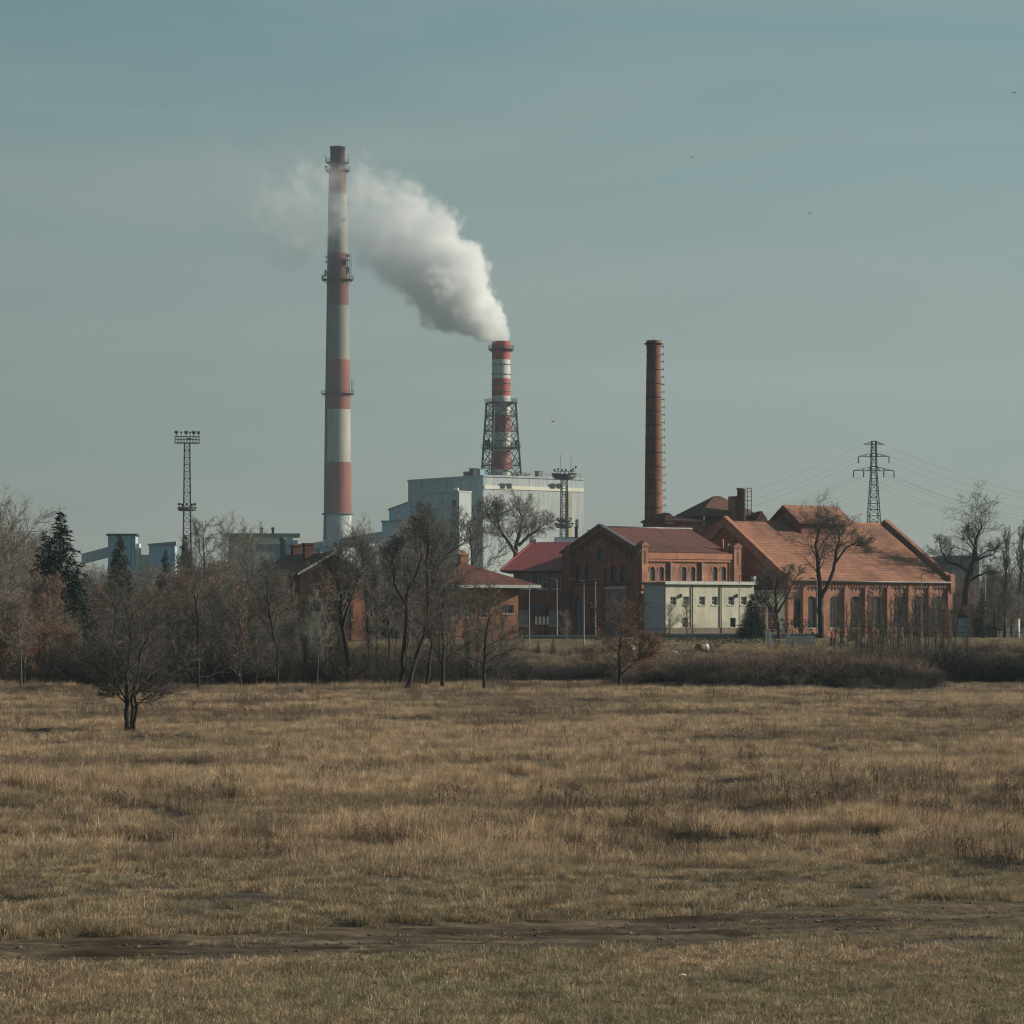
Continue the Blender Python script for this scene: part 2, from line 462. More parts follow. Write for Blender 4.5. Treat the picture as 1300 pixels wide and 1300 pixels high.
def build_ground():
    ys = [-60, -20, 0, 6, 15, 25, 32, 36]
    y = 38.0
    while y < 262: ys.append(y); y += max(.32, y*.0058)
    while y < 352: ys.append(y); y += 2.2
    ys += [365, 400, 450, 520, 600, 750, 900, 1100, 1300, 1600, 2000, 2500]
    ys = np.array(ys)
    core = np.linspace(-1, 1, 201)
    side = np.array([1.15, 1.4, 1.8, 2.5, 4, 7, 12, 25])
    t = np.concatenate([-side[::-1], core, side])
    hw = .19*np.clip(ys, 38, 400) + 5
    XX = np.clip(t[None,:]*hw[:,None], -2550, 2550)
    outer = np.abs(t) > 20
    XX[:, outer] = np.sign(t[outer])[None,:]*2550
    YY = np.repeat(ys[:,None], len(t), 1)
    ZZ = zg(XX, YY)
    V = np.stack([XX, YY, ZZ], -1).reshape(-1, 3)
    r, c = len(ys), len(t)
    i = np.arange(r*c).reshape(r, c)
    Fq = np.stack([i[:-1,:-1], i[:-1,1:], i[1:,1:], i[1:,:-1]], -1).reshape(-1, 4)
    m = mat('meadow_soil', (.065,.052,.036), (.04,.033,.024), .9, .95, 6, .03, 8, coord='World', c3=(.085,.07,.045), s3=.09)
    me = raw_mesh('ground', V, Fq, m, smooth=True)
    o = put('ground', me, None)
    tag(o, kind='structure')

    # dirt track, a sheet on the soil with two wheel ruts worn into it
    xs = np.arange(-20, 21, .1); ts = np.linspace(-1.25, 1.25, 56)
    A, B = np.meshgrid(xs, ts, indexing='ij')
    edge = 1 + .16*(vnoise(A/1.3, B*2, 31)-.5)*2
    Yr = road_c(A) + B*road_w(A)*edge
    fade = np.clip((1.2-np.abs(B))/.35, 0, 1)
    rut = np.exp(-((np.abs(B)-.42)/.11)**2) + .6*np.exp(-((B-.05)/.08)**2)
    mid = (fbm(A/1.2, Yr/.30, 41, 4)-.5)*.12 + (vnoise(A/.22, Yr/.16, 45)-.5)*.035
    ridg = (fbm(A/7, Yr/.16, 43, 2)-.5)*.11
    mid = mid + ridg
    Zr = zg(A, Yr) + .035*fade - .02*(1-fade) - .13*rut*fade + mid*fade
    V = np.stack([A, Yr, Zr], -1).reshape(-1, 3)
    r, c = len(xs), len(ts); i = np.arange(r*c).reshape(r, c)
    Fq = np.stack([i[:-1,:-1], i[1:,:-1], i[1:,1:], i[:-1,1:]], -1).reshape(-1, 4)
    m = mat('dry_mud', (.165,.132,.094), (.085,.068,.049), .7, 1.0, 7, .05, 5, coord='World', stretch=(.3,2.6,1), c3=(.195,.16,.115), s3=.5, spec=.02, lo=.42, hi=.58)
    wet = (rut*(.55+.9*(fbm(A/2.2, Yr/.5, 47, 3)-.3)) + .9*np.clip((fbm(A/3.5, Yr/.9, 49, 3)-.52)*6, 0, 1)).clip(0, 1)
    nt = m.node_tree; bs = nt.nodes['Principled BSDF']; src_ = bs.inputs['Base Color'].links[0].from_socket
    at_ = nt.nodes.new('ShaderNodeAttribute'); at_.attribute_name = 'wet'
    mw = nt.nodes.new('ShaderNodeMix'); mw.data_type = 'RGBA'; mw.inputs[7].default_value = (.040, .030, .021, 1)
    sc_ = nt.nodes.new('ShaderNodeMath'); sc_.operation = 'MULTIPLY'; sc_.inputs[1].default_value = .8
    nt.links.new(at_.outputs['Fac'], sc_.inputs[0]); nt.links.new(sc_.outputs[0], mw.inputs[0]); nt.links.new(src_, mw.inputs[6]); nt.links.new(mw.outputs[2], bs.inputs['Base Color'])
    o = put('dirt_track', raw_mesh('dirt_track', V, Fq, m, {'wet': wet.ravel()}, smooth=True), None)
    tag(o, kind='structure')
build_ground()

# ------------------------------------------------------------------ scatter (stuff)
def scatter(name, pts, rots, scales, idx, variants, label, cat):
    src = bpy.data.collections.new(name + '_source')
    for k, me in enumerate(variants):
        src.objects.link(bpy.data.objects.new('%s_clump_%02d' % (name, k), me))
    me = bpy.data.meshes.new(name)
    n = len(pts)
    me.vertices.add(n)
    me.vertices.foreach_set('co', np.asarray(pts, dtype=np.float32).ravel())
    a = me.attributes.new('rot', 'FLOAT_VECTOR', 'POINT'); a.data.foreach_set('vector', np.asarray(rots, dtype=np.float32).ravel())
    a = me.attributes.new('scl', 'FLOAT_VECTOR', 'POINT'); a.data.foreach_set('vector', np.asarray(scales, dtype=np.float32).ravel())
    a = me.attributes.new('idx', 'INT', 'POINT'); a.data.foreach_set('value', np.asarray(idx, dtype=np.int32))
    o = put(name, me, None)
    ng = bpy.data.node_groups.new(name, 'GeometryNodeTree')
    ng.interface.new_socket('Geometry', in_out='INPUT', socket_type='NodeSocketGeometry')
    ng.interface.new_socket('Geometry', in_out='OUTPUT', socket_type='NodeSocketGeometry')
    nd = ng.nodes; ln = ng.links.new
    gi = nd.new('NodeGroupInput'); go = nd.new('NodeGroupOutput')
    ci = nd.new('GeometryNodeCollectionInfo'); ci.inputs['Collection'].default_value = src
    ci.inputs['Separate Children'].default_value = True; ci.inputs['Reset Children'].default_value = True
    ip = nd.new('GeometryNodeInstanceOnPoints'); ip.inputs['Pick Instance'].default_value = True
    def at(nm, ty):
        q = nd.new('GeometryNodeInputNamedAttribute'); q.data_type = ty; q.inputs['Name'].default_value = nm
        return q.outputs[0]
    ln(gi.outputs[0], ip.inputs['Points']); ln(ci.outputs[0], ip.inputs['Instance'])
    ln(at('idx', 'INT'), ip.inputs['Instance Index'])
    e2r = nd.new('FunctionNodeEulerToRotation'); ln(at('rot', 'FLOAT_VECTOR'), e2r.inputs[0])
    ln(e2r.outputs[0], ip.inputs['Rotation'])
    ln(at('scl', 'FLOAT_VECTOR'), ip.inputs['Scale'])
    ln(ip.outputs[0], go.inputs[0])
    md = o.modifiers.new('scatter', 'NODES'); md.node_group = ng
    tag(o, label, cat, kind='stuff')
    return o

def blades(rng, n, rad, h, w, lean, mats, clump=0, name='grass_blades', wind=(.35, .1), spread=1.0):
    """n grass blades (3 triangles each) within a disc"""
    if clump:
        cc = rng.uniform(-rad, rad, (clump, 2)); ch = rng.uniform(.65, 1.25, clump)
        k = rng.integers(0, clump, n)
        bx = cc[k] + rng.normal(0, rad*.13, (n, 2)); hs = h*rng.uniform(.45, 1.15, n)*ch[k]
        ld = (bx-cc[k])/(rad*.13)*.35*spread
    else:
        a = rng.uniform(0, 2*np.pi, n); r = rad*np.sqrt(rng.uniform(0, 1, n))
        bx = np.stack([r*np.cos(a), r*np.sin(a)], -1); hs = h*rng.uniform(.4, 1.15, n)
        ld = rng.normal(0, .35, (n, 2))*spread
    ld = (ld + rng.normal(0, .3, (n, 2)) + np.array(wind)) * lean
    fa = rng.uniform(0, np.pi, n)
    wd = np.stack([np.cos(fa), np.sin(fa)], -1)*(w*rng.uniform(.6, 1.3, n))[:, None]
    V = np.zeros((n, 5, 3))
    V[:,0,:2] = bx - wd/2; V[:,1,:2] = bx + wd/2
    V[:,:2,2] = -.06
    m = bx + ld*hs[:,None]*.35
    V[:,2,:2] = m - wd*.4; V[:,3,:2] = m + wd*.4; V[:,2:4,2] = (hs*.58)[:,None]
    V[:,4,:2] = bx + ld*hs[:,None]*1.05
    V[:,4,2] = hs*np.clip(1.0-.35*np.linalg.norm(ld,axis=1), .35, 1)
    b = (np.arange(n)*5)[:,None,None]
    T = (b + np.array([[0,1,3],[0,3,2],[2,3,4]])[None]).reshape(-1, 3)
    rn = np.repeat(rng.uniform(0, 1, n), 5)
    return V.reshape(-1,3), T, rn

def grass_mesh(seed, mats, **k):
    rng = np.random.default_rng(seed)
    V, T, rn = blades(rng, mats=mats, **k)
    return raw_mesh('grass_clump', V, T, mats, {'rnd': rn})

def weed_mesh(seed, m, n=26, h=.9, rad=.6):
    """stiff dead stalks with small side sprigs and dark seed heads"""
    rng = np.random.default_rng(seed)
    vs_, fs_, rn = [], [], []
    def stick(p, q, w0, w1, r):
        b = len(vs_)
        for pt, w in ((p, w0), (q, w1)):
            for a in (0, 2.1, 4.2): vs_.append((pt[0]+w*math.cos(a), pt[1]+w*math.sin(a), pt[2])); rn.append(r)
        for i in range(3):
            j = (i+1) % 3
            fs_.append((b+i, b+j, b+3+j)); fs_.append((b+i, b+3+j, b+3+i))
    for _ in range(n):
        a = rng.uniform(0, 6.283); r0 = rad*math.sqrt(rng.uniform()); hh = h*rng.uniform(.5, 1.15)
        p = np.array([r0*math.cos(a), r0*math.sin(a), -.05]); q = p + np.array([rng.normal(0, .1)*hh, rng.normal(0, .1)*hh, hh])
        rr = rng.uniform()
        stick(p, q, .0055, .003, rr)
        for _k in range(rng.integers(4, 9)):
            t = rng.uniform(.5, 1.0); s = p + (q-p)*t
            e = s + np.array([rng.normal(0, .07), rng.normal(0, .07), rng.uniform(.04, .14)])
            stick(s, e, .003, .002, rr)
            for _j in range(2):
                d = rng.normal(0, .011, 3); c = e+d
                b = len(vs_)
                for o_ in ((.016,0,-.008),(-.008,.014,0),(-.008,-.014,.012)):
                    vs_.append((c[0]+o_[0], c[1]+o_[1], c[2]+o_[2])); rn.append(rr*.5)
                fs_.append((b, b+1, b+2))
    return raw_mesh('weed_clump', np.array(vs_), np.array(fs_), m, {'rnd': np.array(rn)})

gm = dict(coord='World', attr='rnd', transl=.25, rough=.8)
M['straw'] = mat('dry_straw_grass', (.82,.61,.395), (.38,.285,.182), 2.2, detail=3, c3=(.40,.315,.21), s3=.35, lo=.38, hi=.66, **gm)
M['tan'] = mat('tan_grass', (.66,.515,.325), (.27,.21,.135), 2.4, detail=3, c3=(.28,.24,.155), s3=.4, lo=.38, hi=.62, **gm)
M['olive'] = mat('olive_short_grass', (.48,.425,.26), (.21,.19,.115), 2.6, detail=3, c3=(.52,.42,.27), s3=.7, lo=.38, hi=.62, **gm)
M['weed'] = mat('dead_brown_weeds', (.18,.132,.098), (.10,.072,.055), .5, **gm)
M['rust'] = mat('rusty_brown_grass', (.44,.335,.225), (.21,.155,.105), 2.0, detail=3, lo=.38, hi=.62, **gm)

variants = [
    grass_mesh(1, M['olive'], n=567, rad=.62, h=.10, w=.0072, lean=1.9),
    grass_mesh(2, M['olive'], n=567, rad=.62, h=.15, w=.0072, lean=1.9, clump=16),
    grass_mesh(3, M['tan'], n=513, rad=.62, h=.16, w=.0072, lean=1.9, clump=9),
    grass_mesh(4, M['tan'], n=445, rad=.65, h=.27, w=.0072, lean=1.4, clump=10),
    grass_mesh(5, M['straw'], n=445, rad=.65, h=.36, w=.0072, lean=1.6, clump=12),
    grass_mesh(6, M['straw'], n=445, rad=.7, h=.50, w=.0072, lean=1.4, clump=7),
    grass_mesh(7, M['rust'], n=432, rad=.65, h=.38, w=.0072, lean=.9, clump=9),
    weed_mesh(8, M['weed'], 11, .85),
    weed_mesh(9, M['weed'], 15, .62),
    grass_mesh(10, M['tan'], n=351, rad=.26, h=.26, w=.0072, lean=2.2),      # single tussock
    grass_mesh(11, M['straw'], n=567, rad=.65, h=.14, w=.0072, lean=2.0, clump=20),
]

def meadow():
    rng = np.random.default_rng(5)
    P_, I_, S_ = [], [], []
    y = 39.0
    while y < 268:
        dy = np.interp(y, [39, 60, 90, 268], [.46, .50, .62, .95])
        hw = .185*y + 4.5
        xs = np.arange(-hw, hw, dy)
        xs = xs + rng.uniform(-.5, .5, len(xs))*dy
        yy = y + rng.uniform(-.5, .5, len(xs))*dy
        P_.append(np.stack([xs, yy], -1)); y += dy
    Q = np.concatenate(P_); x, y = Q[:,0], Q[:,1]
    n = len(x)
    rd = (y - road_c(x))/road_w(x)
    big = fbm(x/16+3, y/9, 51, 3); med = fbm(x/5, y/5, 61, 3); u = rng.uniform(0, 1, n)
    thin = rng.uniform(0, 1, n)
    idx = np.zeros(n, int); sc = np.ones(n)
    # zones by distance, edges broken with noise
    yj = y + (med-.5)*7
    near = rd < 0
    idx[:] = 4
    tall = yj > 72
    z1 = near
    idx[z1] = np.where(med[z1]+(u[z1]-.5)*.5 < .42, 10, np.where(u[z1] < .45, 0, np.where(u[z1] < .72, 1, np.where(u[z1] < .86, 10, 2))))
    z2 = (~near) & ~tall
    idx[z2] = np.where(med[z2] + (u[z2]-.5)*.3 < .48, 2, np.where(u[z2] < .5, 3, 10))
    idx[z2 & (u > .86)] = 1
    z3 = tall
    v = big + (u-.5)*.22
    idx[z3] = np.select([v[z3] < .28, v[z3] < .42, v[z3] < .56], [6, 3, 4], 5)
    # low patches between tall stands so hollows read dark
    hol = z3 & (fbm(x/3.5, y/3.0, 71, 3) < .33)
    idx[hol] = np.where(u[hol] < .6, 2, 6)
    # brown dead weeds: a wide stand on the right and scattered ones
    wx = (x - 9.5)/11; wy = (y - (82+.35*x))/9
    stand = np.exp(-(wx**2+wy**2))
    pw = stand*.8 + .16*np.clip((fbm(x/9, y/7, 81, 3)-.56)*8, 0, 1)
    wd = z3 & (rng.uniform(0, 1, n) < pw*.03)
    idx[wd] = np.where(u[wd] < .6, 7, 8)
    wr = z3 & (y > 105) & (fbm(x/20, y/6, 91, 2) > .68)
    idx[wr] = np.where(u[wr] < .8, 6, 8)
    fringe = (y > 216) & (x < -2) & (u < .75)
    idx[fringe] = np.where(thin[fringe] < .6, 6, 5)
    sc = rng.uniform(.8, 1.25, n)
    tus = z2 & (rng.uniform(0, 1, n) < .35); idx[tus] = 9
    tus = near & (rng.uniform(0, 1, n) < .10); idx[tus] = 9; sc[tus] *= .55
    sc[fringe] *= 1.35
    keep = (np.abs(rd) > 1.02 + .22*(med-.5)) | ((np.abs(rd) > .3) & (fbm(x/2.6, y/.6, 95, 3) > .56 - .12*np.clip(np.abs(rd)-.6, 0, 1)))
    onroad = keep & (np.abs(rd) < 1.15)
    idx[onroad] = np.where(u[onroad] < .6, 0, 2); sc[onroad] *= rng.uniform(.35, .75, onroad.sum())
    # worn verge on the right below the track
    mud = (x > 5.6) & (rd < -1.1) & (rd > -1.75) & (fbm(x/2.5, y/.7, 99, 2) > .42)
    keep &= ~mud
    ysx = 79.5 + 5*(vnoise(x/9+4, x*0, 151)-.5) + .12*x
    keep &= ~((y > ysx-.35) & (y < ysx+.75))
    keep &= ~((rd > 1.3) & (fbm(x/1.1, y/1.0, 131, 2) > .575))
    x, y, idx, sc = x[keep], y[keep], idx[keep], sc[keep]
    z = zg(x, y)
    n = len(x)
    rot = np.zeros((n, 3)); rot[:,2] = rng.uniform(-.9, .9, n)
    zs = sc*rng.uniform(.85, 1.2, n)*(0.75 + .5*fbm(x/7, y/7, 111, 2))
    zs = zs*np.where(y > 110, .85, 1)
    scatter('grass', np.stack([x, y, z], -1), rot, np.stack([sc, sc, zs], -1), idx, variants,
            'dry straw and olive meadow grass with dead brown weeds', 'grass')
    # loose weeds on top of the tall grass
    rng = np.random.default_rng(6)
    n = 1000
    y = rng.uniform(70, 245, n); x = rng.uniform(-1, 1, n)*(.18*y+2)
    k = (fbm(x/6, y/5, 121, 3) > .52); x, y = x[k], y[k]
    m2 = 380; x2 = rng.normal(11, 9, m2); y2 = 84 + .35*(x2-9) + rng.normal(0, 7, m2); q = (y2 > 70) & (np.abs(x2) < .2*y2+3) & (fbm(x2/3, y2/3, 125, 3) > .46)
    x = np.concatenate([x, x2[q]]); y = np.concatenate([y, y2[q]]); n = len(x)
    sc = rng.uniform(.7, 1.3, n)
    rot = np.zeros((n, 3)); rot[:,2] = rng.uniform(0, 6.28, n)
    scatter('weeds', np.stack([x, y, zg(x, y)], -1), rot, np.stack([sc]*3, -1), rng.integers(7, 9, n), variants,
            'thin dead weed stalks standing above the meadow grass', 'weeds')
meadow()

def clods():
    import bmesh
    vs_ = []
    for k in range(3):
        bm = bmesh.new(); bmesh.ops.create_icosphere(bm, subdivisions=1, radius=.026)
        rg = random.Random(k)
        for v in bm.verts: v.co *= rg.uniform(.6, 1.25); v.co.z *= .6
        me = bpy.data.meshes.new('clod'); bm.to_mesh(me); bm.free(); me.materials.append(M['clod']); vs_.append(me)
    rng = np.random.default_rng(33); n = 5200
    x = rng.uniform(-11, 13, n); off = rng.normal(0, .72, n).clip(-1.8, 1.8); y = road_c(x) + off*road_w(x)
    k = fbm(x/1.4, y/.5, 141, 2) > .45; x, y, off = x[k], y[k], off[k]; n = len(x)
    sc = rng.lognormal(-.5, .5, n).clip(.3, 2.2)
    rot = rng.uniform(0, 6.28, (n, 3)); rot[:, :2] *= .1
    scatter('soil_clods', np.stack([x, y, zg(x, y)+.02], -1), rot, np.stack([sc]*3, -1), rng.integers(0, 3, n), vs_, 'crumbs of dry soil and small stones along the dirt track', 'soil')
M['clod'] = mat('dry_clods', (.24,.18,.12), (.12,.09,.062), 3, .95, coord='World')
clods()

def far_bank():
    """dull grass on the slope beyond the meadow and on the terrace in front of the works"""
    rng = np.random.default_rng(15)
    n = 9000
    y = rng.uniform(286, 372, n); x = rng.uniform(-.195, .195, n)*y
    hole = (y > 352)
    keep = ~(hole & (rng.uniform(0, 1, n) < .35)); x, y = x[keep], y[keep]; n = len(x)
    sc = rng.uniform(1.1, 1.9, n); zs = sc*rng.uniform(.8, 1.3, n)
    zs = np.where(y > 340, zs*.45, zs)
    idx = rng.choice([2, 3, 6, 1, 0], n, p=[.25, .25, .25, .15, .1])
    idx[y > 338] = rng.choice([0, 1, 2], (y > 338).sum())
    rot = np.zeros((n, 3)); rot[:,2] = rng.uniform(0, 6.28, n)
    scatter('bank_grass', np.stack([x, y, zg(x, y)], -1), rot, np.stack([sc, sc, zs], -1), idx, variants,
            'dull grass on the bank below the factory', 'grass')
far_bank()
# ------------------------------------------------------------------ building kit
class Site:
    """a building with its near corner at photo column px and distance Y; local x runs along the
    front to the right, local y runs back along the left side"""
    def __init__(s, name, px, Y, phi, gz, label, cat, group=None):
        s.cx = X(px, Y); s.cy = Y; s.c = math.cos(R(phi)); s.s = math.sin(R(phi)); s.gz = gz
        s.o = empty(name, (s.cx, s.cy, gz), R(phi), label, cat, group)
    def fx(s, px):
        q = px - 650
        return (q*s.cy - F*s.cx)/(F*s.c - q*s.s)
    def lx(s, px):
        q = px - 650
        return (F*s.cx - q*s.cy)/(F*s.s + q*s.c)
    def front(s, px, py):
        u = s.fx(px); return u, CH + (HY-py)*(s.cy + u*s.s)/F - s.gz
    def left(s, px, py):
        w = s.lx(px); return w, CH + (HY-py)*(s.cy + w*s.c)/F - s.gz

def opening_poly(x, z0, w, h, arch):
    if arch == 'round':
        return [(x + w/2*math.cos(a), z0 + h/2 + h/2*math.sin(a)) for a in [2*math.pi*i/20 for i in range(20)]]
    if arch:
        r = w/2; p = [(x-r, z0), (x+r, z0)]
        rise = r if arch is True else arch
        for i in range(11):
            a = math.pi*i/10
            p.append((x + r*math.cos(a), z0 + h - rise + rise*math.sin(a)))
        return p
    return [(x-w/2, z0), (x+w/2, z0), (x+w/2, z0+h), (x-w/2, z0+h)]

def plate(mb, outer, holes, y0, y1, m=0):
    """flat plate in the local XZ plane between y0 (outside) and y1, with holes"""
    loops = [outer] + list(holes)
    vec = [[Vector((p[0], p[1], 0)) for p in l] for l in loops]
    tris = tessellate_polygon(vec)
    flat = [p for l in loops for p in l]
    b = len(mb.v); n = len(flat)
    mb.v += [(p[0], y0, p[1]) for p in flat] + [(p[0], y1, p[1]) for p in flat]
    for t in tris:
        mb.face([b+i for i in t], m); mb.face([b+n+i for i in t][::-1], m)
    k = b
    for l in loops:
        q = len(l)
        for i in range(q):
            j = (i+1) % q
            mb.face((k+i, k+j, k+n+j, k+n+i), m)
        k += q

_wcache = {}
def window(parent, loc, rot, w, h, arch, nx=2, ny=3, frame='frame_dark', glass='glass', fw=.09, name='window', label=None):
    key = (round(w,2), round(h,2), str(arch), nx, ny, frame, glass, fw)
    if key not in _wcache:
        mb = MB()
        op = opening_poly(0, 0, w, h, arch)
        cz = h/2
        k = 1 - 2*fw/w; kz = 1 - 2*fw/h
        inner = [(p[0]*k, cz + (p[1]-cz)*kz) for p in op]
        plate(mb, op, [inner], 0, .09)
        mw = fw*.55
        def topz(x):
            if arch == 'round': return cz + math.sqrt(max(0, (h/2)**2 - (x*h/w)**2))
            if arch:
                r = w/2; rise = r if arch is True else arch
                return h - rise + rise*math.sqrt(max(0, 1-(x/r)**2))
            return h
        for i in range(1, nx):
            x = -w/2 + w*i/nx
            z0 = h - topz(x) if arch == 'round' else 0
            mb.box(x-mw/2, x+mw/2, .012, .07, z0+fw*.6, topz(x)-fw*.6)
        for j in range(1, ny):
            z = h*j/ny
            hw = w/2 - fw*.7
            if arch == 'round': hw = w/2*math.sqrt(max(0, 1-((z-cz)/(h/2))**2)) - fw*.7
            mb.box(-hw, hw, .022, .062, z-mw/2, z+mw/2)
        fo = mb.build(name, M[frame])
        pb = MB(); plate(pb, [(p[0]*.985, cz+(p[1]-cz)*.985) for p in op], [], .045, .058)
        po = pb.build('pane', M[glass])
        fm, pm = fo.data, po.data
        bpy.data.objects.remove(fo); bpy.data.objects.remove(po)
        _wcache[key] = (fm, pm)
    fm, pm = _wcache[key]
    o = put(name, fm, None, parent, loc, rot)
    put('pane', pm, None, o)
    if label: o['label'] = label
    return o

def facade(parent, name, m, loc, rz, outline, ops, t=.35, sill=None):
    """wall with real openings; ops: dicts x z w h arch nx ny frame glass"""
    mb = MB()
    plate(mb, outline, [opening_poly(o['x'], o['z'], o['w'], o['h'], o.get('arch')) for o in ops], 0, t)
    wall = mb.build(name, M[m] if isinstance(m, str) else m, parent, loc, (0, 0, rz), fix=False)
    ca, sa = math.cos(rz), math.sin(rz)
    for o in ops:
        d = o.get('deep', t*.6)
        lx_, ly_ = o['x'], d
        p = (loc[0] + lx_*ca - ly_*sa, loc[1] + lx_*sa + ly_*ca, loc[2] + o['z'])
        window(parent, p, (0, 0, rz), o['w'], o['h'], o.get('arch'), o.get('nx', 2), o.get('ny', 3),
               o.get('frame', 'frame_dark'), o.get('glass', 'glass'), o.get('fw', .09), o.get('name', 'window'), o.get('label'))
        if o.get('sill', True) and o.get('arch') != 'round':
            sb = MB(); sb.box(-o['w']/2-.08, o['w']/2+.08, -.09, .02, -.12, 0)
            sb.build('sill', M[o.get('sillm', 'brick_trim')], wall, (o['x'], 0, o['z']))
    return wall

def gable_slabs(parent, L, W, ze, zr, m, ove=.5, ovg=.3, t=.25, axis='x', yr=None, name='roof'):
    """two roof slopes over an L x W plan, ridge along local x (or y); object axis 2 = up, courses follow height"""
    yr = W/2 if yr is None else yr
    for side in (0, 1):
        sl = (zr-ze)/(yr if side == 0 else W-yr)
        e = -ove if side == 0 else W+ove
        zeo = ze - sl*ove
        poly = [(e, zeo), (yr, zr), (yr, zr+t), (e, zeo+t)]
        mb = MB()
        if axis == 'x': mb.prism(poly, 'x', -ovg, L+ovg)
        else: mb.prism(poly, 'y', -ovg, L+ovg)
        mb.build(name, m, parent)

def hip_roof(parent, x0, x1, y0, y1, ze, zr, rx0, rx1, ry0, ry1, m, t=.2, name='roof'):
    """hip roof as one solid: eaves rectangle and a ridge line"""
    v = [(x0,y0,ze),(x1,y0,ze),(x1,y1,ze),(x0,y1,ze),(rx0,ry0,zr),(rx1,ry1,zr)]
    along_x = abs(rx1-rx0) >= abs(ry1-ry0)
    mb = MB()
    if along_x: fs = [(0,1,5,4),(1,2,5),(2,3,4,5),(3,0,4)]
    else: fs = [(0,1,4),(1,2,5,4),(2,3,5),(3,0,4,5)]
    mb.add(v, fs)
    vb = [(a, b, c-t) for a, b, c in v[:4]]
    mb.add(v[:4]+vb, [(0,4,5,1),(1,5,6,2),(2,6,7,3),(3,7,4,0),(4,7,6,5)])
    return mb.build(name, m, parent)

def downpipe(parent, x, y, z0, z1, r=.07, m='gutter'):
    mb = MB(); mb.tube([(x, y, z0), (x, y, z1)], r, 8)
    return mb.build('downpipe', M[m], parent)

GZ = 3.0
